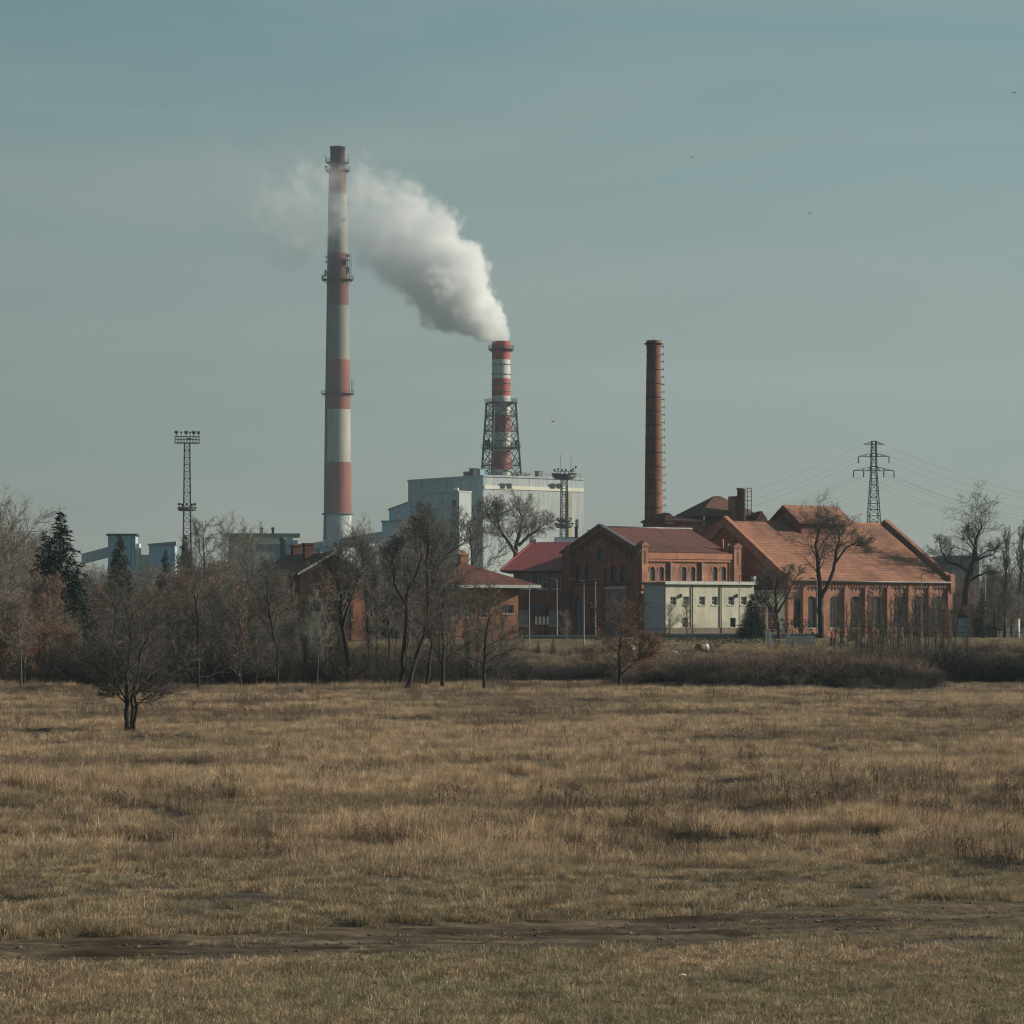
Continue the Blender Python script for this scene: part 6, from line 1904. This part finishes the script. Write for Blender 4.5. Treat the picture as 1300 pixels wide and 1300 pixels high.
gen('sap', 47, 11, 'bark', 'twig_dark', dict(n=[0, 18, 7, 7, 0], levels=3, lr=[0,.24,.5,.5,.5], t0=[0,.22,.12,.12,.1], minr=.012, ang=[0,32,38,40,38], up=[0,.25,.12,.06,.04]), .085)
gen('sap2', 48, 9, 'bark_mid', 'twig_red', dict(n=[0, 14, 6, 6, 0], levels=3, lr=[0,.28,.5,.5,.5], t0=[0,.1,.12,.12,.1], minr=.012, ang=[0,35,40,40,38], up=[0,.2,.12,.06,.04]), .07, forks=2)
gen('poplar', 49, 17, 'bark_mid', 'twig_dark', dict(n=[0, 26, 8, 6, 4], lr=[0,.26,.5,.5,.5], t0=[0,.12,.12,.12,.1], minr=.013, ang=[0,30,32,32,30], up=[0,.3,.16,.08,.05], wob=[.03,.08,.12,.2,.2]), .28)
gen('oaky', 50, 9, 'bark_mid', 'twig_red', dict(n=[0, 18, 8, 6, 4], lr=[0,.42,.60,.58,.55], t0=[0,.12,.15,.12,.1], minr=.010, ang=[0,55,45,42,40]), .17, leaf=(4500, .075, .13, .3, 8))

def top_to(key_h, px, Y, top):
    """scale so that a tree of height key_h reaches photo row top"""
    z0 = float(zg(X(px, Y), Y)); return (Z(top, Y)-z0)/key_h
HT_ = dict(g1=14.6, g2=13.6, g3=12.4, g4=12.0, g5=9.2, g6=15.6, sap=11.2, sap2=9.2, poplar=17.6, oaky=9.6)

HT = {k: max(v.co.z for v in TREE_MESH[k][1].vertices) for k in HT_}

def forest():
    rg = random.Random(99)
    G1 = 'bare trees of the dense thicket along the far edge of the meadow'
    # the skyline of the thicket: photo row of the tops by column
    def sky(px): return float(np.interp(px, [0, 30, 60, 100, 150, 200, 235, 280, 330, 380, 420, 470, 520, 560, 600, 640], [640, 668, 690, 735, 738, 722, 705, 700, 716, 722, 735, 735, 705, 716, 745, 775]))
    for row, (Y0, Y1, st, drop) in enumerate(((226, 240, 26, 66), (240, 256, 22, 34), (292, 318, 20, 6), (318, 338, 22, -2))):
        px = -60 + rg.uniform(0, 10)
        while px < (632 if row < 2 else 640):
            Y = rg.uniform(Y0, Y1)
            ok = True
            if row == 0 and 385 < px < 640: ok = rg.random() < .25
            if row == 1 and 540 < px < 640: ok = rg.random() < .3
            if row >= 2 and px > 372: ok = rg.random() < .08
            if row >= 2 and 30 < px < 120: ok = rg.random() < .4
            if row == 1 and 372 < px <= 640: ok = rg.random() < .2
            if ok:
                key = rg.choice(['g1', 'g2', 'g3', 'g4', 'g5', 'g6', 'g3'] if row else ['g5', 'g4', 'g2', 'sap2', 'g3'])
                top = sky(px) + drop + rg.uniform(-8, 26)
                sc = top_to(HT[key], px, Y, top)
                zn = [('at the left picture edge', 35), ('beneath the tall spruces', 100), ('below the loading tower spruce', 180), ('around the left floodlight mast foot', 262), ('below the flat works shed', 345), ('before the white edged gable', 420), ('right of the white edged gable', 500), ('before the low red roofed house', 999)]
                zl = [q for q, lim in zn if px < lim][0]
                rl = ('front row bare tree of the thicket ' if row == 0 else 'second row bare tree of the thicket ' if row == 1 else 'rear bare tree of the thicket ') + zl
                plant('bare_tree', key, X(px, Y), Y, sc*rg.uniform(1.0, 1.3), rg.uniform(0, 6.28), rl, rl.replace('bare tree', 'bare trees'), sz=sc)
            px += st*rg.uniform(.7, 1.3)
    # distinct ones
    for key, px, Y, top, lb in (
        ('g6', 8, 262, 600, 'tallest bare tree at the left edge of the picture'),
        ('g1', 285, 335, 645, 'bare tree with wide top right of the left floodlight mast'),
        ('g2', 318, 345, 655, 'bare tree top over the flat works shed'),
        ('g4', 262, 342, 652, 'bare tree just right of the left floodlight mast'),
        ('g3', 470, 338, 655, 'thin twigged tree before the conveyor gallery'),
        ('g6', 445, 345, 648, 'slender tree right of the tall chimney foot'),
        ('g6', 520, 340, 640, 'tall tree covering the stepped blocks left of the boiler house'),
        ('g1', 558, 342, 652, 'brownish tree before the blue grey bunker block'),
        ('g4', 600, 400, 632, 'dense bare tree at the corner of the boiler house'),
        ('g5', 540, 346, 664, 'bushy tree between bunker block and low house'),
        ('g2', 500, 352, 668, 'grey tree at the foot of the lowest blue block'),
        ('g3', 720, 322, 770, 'small pale tree standing on the lawn left of the lamp posts'),
        ('g3', 873, 326, 754, 'slim bare tree in front of the cream annex'),
        ('g3', 849, 330, 760, 'thin bare tree at the left corner of the cream annex'),
        ('poplar', 1292, 372, 655, 'tall bare poplar at the right edge of the picture'),
        ('poplar', 1276, 384, 664, 'bare poplar left of the one at the picture edge'),
        ('g4', 1262, 390, 735, 'brown bare tree behind the lean-to shed'),
        ('g2', 1285, 360, 742, 'rounded brown tree at the far right before the poplars'),
        ('oaky', 30, 232, 738, 'rusty leaved oak at the left edge of the meadow'),
        ('oaky', -12, 236, 760, 'rusty leaved oak cut by the left picture edge'),
        ('g3', 515, 243, 700, 'pale slender tree in the centre of the thicket'),
        ):
        sc = top_to(HT[key], px, Y, top)
        sx = sc*{'poplar': 1.25, 'oaky': 1.15}.get(key, 1.0)
        plant('oak_tree' if key == 'oaky' else 'poplar_tree' if key == 'poplar' else 'bare_tree', key, X(px, Y), Y, sx, rg.uniform(0, 6.28), lb, sz=sc)
    # band of saplings before the hall
    for px in [1085, 1093, 1101, 1107, 1114, 1121, 1127, 1134, 1141, 1149, 1156, 1161, 1169, 1178, 1186, 1195, 1203, 1212, 1068, 1228, 1077, 1089, 1104, 1118, 1131, 1145, 1153, 1165, 1174, 1182, 1199, 1060, 1207]:
        Y = rg.uniform(296, 314); key = rg.choice(['sap', 'sap', 'sap2']); sc = top_to(HT[key], px, Y, rg.uniform(735, 772))
        plant('sapling', key, X(px, Y), Y, sc*.85, rg.uniform(0, 6.28), 'slim bare sapling in the row before the right half of the hall', 'bare saplings before the right half of the hall', sz=sc)
    for px in range(1206, 1335, 7):
        Y = rg.uniform(388, 440); key = rg.choice(['g5', 'g2', 'sap2']); sc = top_to(HT[key], px, Y, rg.uniform(712, 768))
        plant('bare_tree', key, X(px, Y), Y, sc*1.1, rg.uniform(0, 6.28), 'low bare tree in the brown growth at the right edge', 'low bare trees at the right edge', sz=sc)
    for px, top in ((272, 735), (290, 742), (308, 728), (322, 740), (372, 735), (386, 730), (402, 742), (414, 725), (470, 735), (480, 725), (530, 740), (556, 730), (575, 745), (592, 738), (606, 750), (636, 770), (204, 745), (188, 750)):
        Y = rg.uniform(228, 258); key = rg.choice(['sap', 'sap', 'sap2', 'g3']); sc = top_to(HT[key], px, Y, top + rg.uniform(-6, 10))
        plant('sapling', key, X(px, Y), Y, sc*.95, rg.uniform(0, 6.28), 'slim dark stemmed sapling standing between the larger trees of the thicket', 'slim saplings inside the thicket', sz=sc)
    # far trees closing the horizon
    for px in range(-80, 1400, 13):
        if 560 < px < 1190 and rg.random() < .8: continue
        Y = rg.uniform(470, 620); key = rg.choice(['g1', 'g2', 'g4', 'g6', 'g4'])
        top = rg.uniform(706, 740) if (px < 560 or px > 1195) else rg.uniform(715, 750)
        sc = top_to(HT[key], px, Y, top)
        plant('bare_tree', key, X(px, Y), Y, sc*1.15, rg.uniform(0, 6.28), ('hazy far tree on the horizon %s' % ('at the far left behind the spruces' if px < 120 else 'behind the thicket and the works sheds' if px < 400 else 'behind the boiler house surroundings' if px < 800 else 'behind the long hall' if px < 1195 else 'right of the long hall')), 'hazy far trees along the horizon ' + ('left' if px < 120 else 'behind the sheds' if px < 400 else 'behind the boiler house' if px < 800 else 'behind the hall' if px < 1195 else 'right'), sz=sc)
forest()

# ------------------------------------------------------------------ conifers
def conifer_mesh(seed, H, Rb, n=60, dens=26, blunt=.0, needle=.16, mkey='needles'):
    rng = np.random.default_rng(seed)
    V, Fc = [], []; b = 0
    for i in range(n):
        t = (i+.5)/n
        z = H*(.06 + .93*t)
        rr = Rb*((1-t)**.85)*(.72+.4*rng.uniform()) + .05*H*.3*(1-t) + .06
        k = max(4, int(11*(1-t)+4))
        for j in range(k):
            a = rng.uniform(0, 6.283); L = rr*rng.uniform(.7, 1.1)
            dr = -.25*L + rng.normal(0, .05)*L
            m = max(4, int(dens*L/Rb)+3)
            s_ = rng.uniform(.1, 1, m)**.8
            c = np.stack([np.cos(a)*L*s_, np.sin(a)*L*s_, z + dr*s_*s_ + .12*L*s_], -1) + rng.normal(0, .05*L+.02, (m, 3))
            d = rng.normal(0, 1, (m, 3)) + np.array([math.cos(a), math.sin(a), -.25])*1.3; d /= np.linalg.norm(d, axis=1, keepdims=True)
            e = np.cross(d, rng.normal(0, 1, (m, 3))); e /= np.linalg.norm(e, axis=1, keepdims=True)
            sz = needle*rng.uniform(.6, 1.3, (m, 1))*(H/9)**.3
            V.append(np.stack([c-e*sz*.3, c+e*sz*.3, c+d*sz*1.3], 1).reshape(-1, 3)); Fc.append(b + np.arange(3*m).reshape(-1, 3)); b += 3*m
    cr = raw_mesh('crown', np.concatenate(V), np.concatenate(Fc), M[mkey])
    mb = MB(); mb.lathe([(H*.018+.02, -.3), (H*.014+.01, H*.5), (.02, H*.97)], 8); o = mb.build('trunk', M['bark']); tr = o.data; bpy.data.objects.remove(o)
    return tr, cr

def conifer(name, key, px, Y, top, label, H, group=None, wide=1.0):
    tr, cr = CON[key]; x = X(px, Y); z0 = float(zg(x, Y)); sc = (Z(top, Y)-z0)/H
    o = empty(name, (x, Y, z0-.05), random.Random(px).uniform(0, 6), label, 'tree', group); o.scale = (sc*wide, sc*wide, sc)
    put('trunk', tr, None, o); put('crown', cr, None, o)
CON = {'tall': conifer_mesh(1, 16, 3.6, 84, 44, needle=.2), 'mid': conifer_mesh(2, 9, 2.1, 46, 20), 'small': conifer_mesh(3, 3.4, .95, 26, 12, needle=.13, mkey='needles_blue'), 'blue': conifer_mesh(4, 9, 2.3, 46, 20, mkey='needles_blue')}
conifer('spruce_tree', 'tall', 77, 258, 648, 'tall dark spruce near the left edge behind the thicket', 16, wide=1.45)
conifer('spruce_tree', 'tall', 57, 268, 672, 'dark spruce leaning on the left side of the tallest spruce', 16, wide=1.1)
conifer('spruce_tree', 'tall', 152, 345, 676, 'dark spruce in front of the blue green loading tower', 16, wide=1.1)
conifer('spruce_tree', 'tall', 210, 350, 697, 'small dark spruce tip left of the floodlight mast', 16)
conifer('pine_tree', 'tall', 235, 352, 678, 'dark pine right under the left floodlight mast', 16, wide=1.0)
conifer('pine_tree', 'tall', 470, 352, 692, 'dark pine under the conveyor gallery', 16, wide=1.2)
conifer('spruce_tree', 'tall', 954.5, 350, 753, 'dark spruce at the right end of the cream annex', 16, wide=1.7)
conifer('spruce_tree', 'small', 683, 316, 812, 'small blue spruce on the lawn, leftmost of three', 3.4, 'small spruces on the lawn')
conifer('spruce_tree', 'small', 702, 316, 810, 'small pointed spruce on the lawn, middle of three', 3.4, 'small spruces on the lawn')
conifer('spruce_tree', 'small', 723, 314, 823, 'lowest bushy spruce on the lawn, rightmost of three', 3.4, 'small spruces on the lawn', wide=1.5)
conifer('spruce_tree', 'mid', 1081, 340, 784, 'small spruce before the middle of the long hall', 9)
conifer('spruce_tree', 'small', 1056, 328, 802, 'low spruce right of the thick forked tree', 3.4, 'low conifers at the hall wall', wide=1.1)
conifer('spruce_tree', 'small', 1069, 328, 801, 'low spruce left of the spruce before the hall', 3.4, 'low conifers at the hall wall')
conifer('spruce_tree', 'small', 1006, 324, 812, 'low conifer beside the grey retaining wall', 3.4, 'low conifers at the hall wall')
conifer('spruce_tree', 'mid', 1247, 362, 745, 'dark spruce behind the pale post by the shed', 9)

# ------------------------------------------------------------------ scrub
def bush_mesh(seed, n, h, rad, m, twigs=5, w=.012, leafy=0, leafm=None, droop=.5):
    rng = np.random.default_rng(seed)
    V, Fc, rn = [], [], []; b = 0
    def strip(P0, w0):
        nonlocal b
        k = len(P0)
        for i, p in enumerate(P0):
            r = w0*(1-.75*i/(k-1))
            for a in (0, 2.09, 4.19): V.append((p[0]+r*math.cos(a), p[1]+r*math.sin(a), p[2]+r*.3*math.sin(a*2)))
        for i in range(k-1):
            for j in range(3):
                j2 = (j+1) % 3; Fc.append((b+i*3+j, b+i*3+j2, b+(i+1)*3+j2, b+(i+1)*3+j))
        b += 3*k
    for _ in range(n):
        a = rng.uniform(0, 6.283); r0 = rad*.5*math.sqrt(rng.uniform()); L = h*rng.uniform(.6, 1.25)
        p = np.array([r0*math.cos(a), r0*math.sin(a), -.1]); d = np.array([math.cos(a)*rng.uniform(.1, .6)+rng.normal(0,.15), math.sin(a)*rng.uniform(.1, .6)+rng.normal(0,.15), 1.0]); pts = [p]
        for i in range(4):
            d = d/np.linalg.norm(d); p = p + d*L/4; pts.append(p); d = d + np.array([math.cos(a)*.2, math.sin(a)*.2, -droop*.35*i]) + rng.normal(0, .12, 3)
        strip(pts, w)
        for _k in range(twigs):
            i = rng.integers(1, 4); s_ = pts[i] + (pts[i+1]-pts[i])*rng.uniform(); e = rng.normal(0, 1, 3); e[2] = abs(e[2])*.8; e /= np.linalg.norm(e)
            strip([s_, s_+e*L*.15, s_+e*L*.27+rng.normal(0, .03, 3)], w*.5)
    V = np.array(V); Fc = np.array(Fc)
    me = raw_mesh('bush_clump', V, Fc, m)
    return me

M['bramble'] = mat('bramble_stems', (.13,.095,.075), (.06,.045,.038), .5, .9, coord='World', c3=(.11,.075,.055), s3=.25)
M['scrub_brown'] = mat('brown_scrub', (.21,.155,.118), (.11,.083,.064), .4, .9, coord='World', c3=(.17,.115,.075), s3=.2)
M['scrub_shade'] = mat('shade_dark_scrub', (.035,.033,.028), (.022,.021,.019), .5, .9, coord='World')  # near-black scrub; shade of the bank and mound front put into its colour
bushes = [bush_mesh(1, 34, 1.3, 1.3, M['scrub_brown'], w=.018), bush_mesh(2, 40, 1.0, 1.4, M['bramble'], 7, .020, droop=1.0), bush_mesh(3, 34, 1.6, 1.0, M['scrub_brown'], 6, .018),
          bush_mesh(4, 40, 1.1, 1.3, M['scrub_shade'], 8, .022, droop=.8), bush_mesh(5, 30, 2.2, 1.1, M['scrub_shade'], 7, .020)]

def leafball(seed, n, r, size, m):
    rng = np.random.default_rng(seed)
    d = rng.normal(0, 1, (n, 3)); d /= np.linalg.norm(d, axis=1, keepdims=True); c = d*(r*rng.uniform(.35, 1, (n, 1))**.6); c[:,2] = np.abs(c[:,2])*.9
    a = rng.normal(0, 1, (n, 3)); a /= np.linalg.norm(a, axis=1, keepdims=True); e = np.cross(a, rng.normal(0, 1, (n, 3))); e /= np.linalg.norm(e, axis=1, keepdims=True)
    sz = size*rng.uniform(.6, 1.4, (n, 1))
    V = np.stack([c-a*sz, c-e*sz*.6, c+a*sz, c+e*sz*.6], 1).reshape(-1, 3)
    return raw_mesh('leaf_clump', V, (np.arange(n)*4)[:,None]+np.arange(4)[None], m)

def scrub(name, n, fx, label, cat='scrub', vs_=None, seed=1, rotz=True):
    rng = np.random.default_rng(seed)
    pts, idx, sc = fx(rng, n)
    rot = np.zeros((len(pts), 3)); rot[:,2] = rng.uniform(0, 6.28, len(pts)); rot[:,0] = rng.normal(0, .12, len(pts))
    scatter(name, pts, rot, np.stack([sc, sc, sc*rng.uniform(.8, 1.2, len(pts))], -1), idx, vs_ or bushes, label, cat)

def mound_h(x, y):
    """bramble mound right of the centre"""
    px = 650 + x/y*F
    prof = np.interp(px, [770, 810, 850, 900, 960, 1020, 1080, 1130, 1190, 1230], [0, .5, 1.0, 1.15, 1.2, 1.5, 1.6, 1.3, .7, 0])
    return prof*np.exp(-((y-243)/9.0)**2)

def build_mound():
    xs = np.linspace(5, 45, 81); ys = np.linspace(222, 266, 45)
    A, B = np.meshgrid(xs, ys, indexing='ij')
    Zz = zg(A, B) + mound_h(A, B)*(.9+.25*fbm(A/3, B/3, 301, 3)) - .05
    V = np.stack([A, B, Zz], -1).reshape(-1, 3); r, c = A.shape; i = np.arange(r*c).reshape(r, c)
    Fq = np.stack([i[:-1,:-1], i[1:,:-1], i[1:,1:], i[:-1,1:]], -1).reshape(-1, 4)
    o = put('earth_mound', raw_mesh('earth_mound', V, Fq, mat('mound_soil', (.07,.052,.04), (.045,.036,.03), .8, .95, coord='World'), smooth=True), None)
    tag(o, kind='structure')
build_mound()

def f_mound(rng, n):
    px = rng.uniform(775, 1190, n); y = rng.normal(243, 7.5, n).clip(226, 262)
    x = (px-650)/F*y; z = zg(x, y) + mound_h(x, y)
    k = rng.uniform(0, 1, n) < np.clip(mound_h(x, y)*1.6+.1, 0, 1)
    x, y, z, px = x[k], y[k], z[k], px[k]
    u = rng.uniform(0, 1, len(x))
    idx = np.where(y < 239, np.where(u < .3, 1, 3), np.where(u < .5, 0, np.where(u < .8, 2, 1)))  # near side gets dark clumps in place of the mound's own shadow
    return np.stack([x, y, z], -1), idx, (rng.lognormal(-.35, .38, len(x)).clip(.3, 1.7))*(.55+.9*fbm(x/2.2, y/2.2, 311, 2))
scrub('bramble_scrub', 1500, f_mound, 'brown bramble thicket covering the low mound right of centre', seed=4)

def f_bank(rng, n):
    """dark growth in the river bed and on the far bank"""
    px = rng.uniform(-60, 1360, n); y = np.where(rng.uniform(0, 1, n) < .6, rng.uniform(258, 292, n), rng.uniform(292, 326, n))
    x = (px-650)/F*y; z = zg(x, y)
    u = rng.uniform(0, 1, n)
    idx = np.where(y < 292, np.where(u < .7, 3, 4), np.where(u < .35, 3, np.where(u < .7, 0, 2)))
    sc = rng.uniform(.7, 1.3, n)
    mid = (px > 640) & (px < 1080)
    k = ~(mid & (y > 300) & (rng.uniform(0, 1, n) < .8))
    sc = np.where((px > 1100) & (y < 292), sc*1.35, sc)
    return np.stack([x, y, z], -1)[k], idx[k], sc[k]
scrub('bank_scrub', 2600, f_bank, 'dark leafless scrub filling the river bed beyond the meadow', seed=8)

def f_dark(rng, n):
    px = np.where(rng.uniform(0, 1, n) < .42, rng.uniform(600, 815, n), rng.uniform(1085, 1370, n)); y = rng.uniform(256, 274, n)
    x = (px-650)/F*y; u = rng.uniform(0, 1, n)
    return np.stack([x, y, zg(x, y)], -1), np.where(u < .7, 3, 4), np.where(px > 1000, rng.uniform(1.3, 2.2, n), rng.uniform(.9, 1.5, n))
scrub('shade_dark_scrub', 900, f_dark, 'shade-darkened brushwood at the far edge of the meadow left of centre and at the right', seed=18)

def f_under(rng, n):
    px = rng.uniform(-60, 640, n); y = rng.uniform(232, 262, n)
    k = (px < 470) | (rng.uniform(0, 1, n) < .5)
    px, y = px[k], y[k]; x = (px-650)/F*y
    u = rng.uniform(0, 1, len(x))
    return np.stack([x, y, zg(x, y)], -1), np.where(u < .18, 0, np.where(u < .4, 2, 4)), rng.uniform(.8, 1.7, len(x))
scrub('undergrowth', 750, f_under, 'tangled bare undergrowth between the trunks of the left thicket', seed=9)

def hedge(px0, px1, Y, h, d, label, seed, name='hedge'):
    rng = np.random.default_rng(seed); x0, x1 = X(px0, Y), X(px1, Y)
    n = int((x1-x0)*h*60); z0 = float(zg((x0+x1)/2, Y))
    c = np.stack([rng.uniform(x0, x1, n)-(x0+x1)/2, rng.uniform(-d/2, d/2, n), rng.uniform(0, 1, n)**.7*h], -1)
    L = (x1-x0)/2; lump = .7+.45*vnoise(c[:,0]/1.1+9, c[:,1]/2, seed); c[:,2] *= lump*np.clip((1-np.abs(c[:,0])/L)*4, .3, 1)
    a = rng.normal(0, 1, (n, 3)); a /= np.linalg.norm(a, axis=1, keepdims=True); e = np.cross(a, rng.normal(0, 1, (n, 3))); e /= np.linalg.norm(e, axis=1, keepdims=True)
    sz = .11*rng.uniform(.6, 1.4, (n, 1))
    V = np.stack([c-a*sz, c-e*sz*.6, c+a*sz, c+e*sz*.6], 1).reshape(-1, 3)
    o = put(name, raw_mesh(name, V, (np.arange(n)*4)[:,None]+np.arange(4)[None], M['hedge']), None, None, ((x0+x1)/2, Y, z0)); tag(o, label, 'hedge')
hedge(975, 1034, 359, 2.5, 1.6, 'dark evergreen hedge between the cream annex and the thick forked tree', 4)
hedge(850, 1000, 341, .9, 1.0, 'long low dark hedge on the terrace below the cream annex', 5)

# ------------------------------------------------------------------ smoke
def smoke():
    Y = 930.0
    axis = [(636.2, 442, 10, 2.6), (636.2, 430, 11.5, 2.6), (624, 417, 22, 2.4), (607, 400, 34, 2.1), (590, 380, 45, 1.8), (574, 360, 52, 1.5), (560, 345, 55, 1.3), (545, 330, 56, 1.15), (520, 312, 58, 1.0),
            (495, 290, 62, .8), (470, 274, 58, .5), (448, 272, 60, .36), (425, 276, 60, .30), (400, 280, 64, .31), (375, 281, 66, .33), (350, 276, 58, .24), (325, 256, 44, .12), (300, 232, 34, .06), (282, 200, 28, .05), (270, 165, 24, .04)]
    S = Y/F
    A = np.array([[X(a, Y), Y - (637-a)*S*.2, Z(b, Y), r*S*1.05, d] for a, b, r, d in axis])
    # resample densely
    k = 220; t = np.linspace(0, len(A)-1, k)
    D = np.stack([np.interp(t, np.arange(len(A)), A[:, j]) for j in range(5)], -1)
    D[0:3, 1] = Y+25*0
    me = bpy.data.meshes.new('smoke_plume')
    me.vertices.add(k); me.vertices.foreach_set('co', D[:, :3].astype(np.float32).ravel())
    a = me.attributes.new('rad', 'FLOAT', 'POINT'); a.data.foreach_set('value', D[:, 3].astype(np.float32))
    a = me.attributes.new('den', 'FLOAT', 'POINT'); a.data.foreach_set('value', D[:, 4].astype(np.float32))
    vm = bpy.data.materials.new('steam'); vm.use_nodes = True; nt = vm.node_tree; nt.nodes.clear()
    mo = nt.nodes.new('ShaderNodeOutputMaterial'); pv = nt.nodes.new('ShaderNodeVolumePrincipled')
    pv.inputs['Color'].default_value = (.93, .955, .97, 1); pv.inputs['Density'].default_value = SMOKE_D; pv.inputs['Anisotropy'].default_value = 0
    nt.links.new(pv.outputs[0], mo.inputs['Volume'])
    ng = bpy.data.node_groups.new('smoke_plume', 'GeometryNodeTree')
    ng.interface.new_socket('Geometry', in_out='INPUT', socket_type='NodeSocketGeometry')
    ng.interface.new_socket('Geometry', in_out='OUTPUT', socket_type='NodeSocketGeometry')
    nd = ng.nodes; ln = ng.links.new
    gi = nd.new('NodeGroupInput'); go = nd.new('NodeGroupOutput')
    pos = nd.new('GeometryNodeInputPosition')
    def noise(sc, det, dim='3D', rough=.55):
        n = nd.new('ShaderNodeTexNoise'); n.inputs['Scale'].default_value = sc; n.inputs['Detail'].default_value = det; n.inputs['Roughness'].default_value = rough
        ln(pos.outputs[0], n.inputs['Vector']); return n
    def vmath(op, a, b=None, s_=None):
        n = nd.new('ShaderNodeVectorMath'); n.operation = op
        for i, q in enumerate((a, b)):
            if q is None: continue
            if isinstance(q, tuple): n.inputs[i].default_value = q
            else: ln(q, n.inputs[i])
        if s_ is not None:
            if isinstance(s_, float): n.inputs['Scale'].default_value = s_
            else: ln(s_, n.inputs['Scale'])
        return n
    def math_(op, a, b=None, c=None, clamp=False):
        n = nd.new('ShaderNodeMath'); n.operation = op; n.use_clamp = clamp
        for i, q in enumerate((a, b, c)):
            if q is None: continue
            if isinstance(q, (int, float)): n.inputs[i].default_value = q
            else: ln(q, n.inputs[i])
        return n.outputs[0]
    def near(p, attr):
        sn = nd.new('GeometryNodeSampleNearest'); sn.domain = 'POINT'; ln(gi.outputs[0], sn.inputs['Geometry']); ln(p, sn.inputs['Sample Position'])
        si = nd.new('GeometryNodeSampleIndex'); si.data_type = 'FLOAT_VECTOR' if attr is None else 'FLOAT'; si.domain = 'POINT'; ln(gi.outputs[0], si.inputs['Geometry']); ln(sn.outputs[0], si.inputs['Index'])
        if attr is None:
            pp = nd.new('GeometryNodeInputPosition'); ln(pp.outputs[0], si.inputs['Value'])
        else:
            na = nd.new('GeometryNodeInputNamedAttribute'); na.data_type = 'FLOAT'; na.inputs['Name'].default_value = attr; ln(na.outputs[0], si.inputs['Value'])
        return si.outputs[0]
    r0 = near(pos.outputs[0], 'rad')
    d1 = vmath('SUBTRACT', noise(.085, 2).outputs['Color'], (.5, .5, .5)); d2 = vmath('SUBTRACT', noise(.24, 7, rough=.66).outputs['Color'], (.5, .5, .5))
    s1 = vmath('SCALE', d1.outputs[0], None, math_('MULTIPLY', r0, 1.5)); s2 = vmath('SCALE', d2.outputs[0], None, math_('MULTIPLY', r0, 1.2))
    pd = vmath('ADD', vmath('ADD', pos.outputs[0], s1.outputs[0]).outputs[0], s2.outputs[0]).outputs[0]
    c = near(pd, None); rr = near(pd, 'rad'); dd = near(pd, 'den')
    dist = nd.new('ShaderNodeVectorMath'); dist.operation = 'DISTANCE'; ln(pd, dist.inputs[0]); ln(c, dist.inputs[1])
    q = math_('SUBTRACT', 1.0, math_('DIVIDE', dist.outputs['Value'], rr))
    edge_k = math_('MULTIPLY_ADD', dd, 3.2, 1.2)              # dense part: crisp edge; old smoke: soft
    q = math_('MULTIPLY', q, edge_k, clamp=True)
    n3 = noise(.16, 5, rough=.62)
    hol = nd.new('ShaderNodeMapRange'); hol.inputs[1].default_value = .42; hol.inputs[2].default_value = .60; ln(n3.outputs[0], hol.inputs[0])
    # old smoke is torn into wisps, fresh smoke is full
    full = math_('MULTIPLY', math_('SUBTRACT', dd, .3), 1.1, clamp=True)
    hole = math_('MAXIMUM', hol.outputs[0], full)
    q = math_('MULTIPLY', math_('MULTIPLY', q, dd), hole)
    vc = nd.new('GeometryNodeVolumeCube'); ln(q, vc.inputs['Density'])
    lo = D[:, :3] - D[:, 3:4]*1.7; hi = D[:, :3] + D[:, 3:4]*1.7
    lo = lo.min(0); hi = hi.max(0); lo[2] = max(lo[2], Z(436, Y))
    vc.inputs['Min'].default_value = tuple(lo); vc.inputs['Max'].default_value = tuple(hi)
    res = .36
    for nm, i in (('Resolution X', 0), ('Resolution Y', 1), ('Resolution Z', 2)): vc.inputs[nm].default_value = int((hi[i]-lo[i])/res)
    sm = nd.new('GeometryNodeSetMaterial'); sm.inputs['Material'].default_value = vm
    ln(vc.outputs[0], sm.inputs[0]); ln(sm.outputs[0], go.inputs[0])
    o = put('smoke', me, None); me.materials.append(vm)
    md = o.modifiers.new('plume', 'NODES'); md.node_group = ng
    tag(o, 'white smoke plume drifting left from the steel framed chimney', 'smoke', kind='stuff')
SMOKE_D = .145
smoke()

# ------------------------------------------------------------------ haze
def haze():
    b = MB(); b.box(-2600, 2600, -70, 2600, -3.2, 212)
    m = bpy.data.materials.new('haze_air'); m.use_nodes = True; nt = m.node_tree; nt.nodes.clear()
    mo = nt.nodes.new('ShaderNodeOutputMaterial'); pv = nt.nodes.new('ShaderNodeVolumePrincipled')
    pv.inputs['Color'].default_value = (.66, .88, 1.0, 1); pv.inputs['Density'].default_value = HAZE_D; pv.inputs['Anisotropy'].default_value = .1
    nt.links.new(pv.outputs[0], mo.inputs['Volume'])
    o = b.build('haze', m); tag(o, 'thin winter haze over the meadow and works', 'haze', kind='stuff')
HAZE_D = .0001
haze()
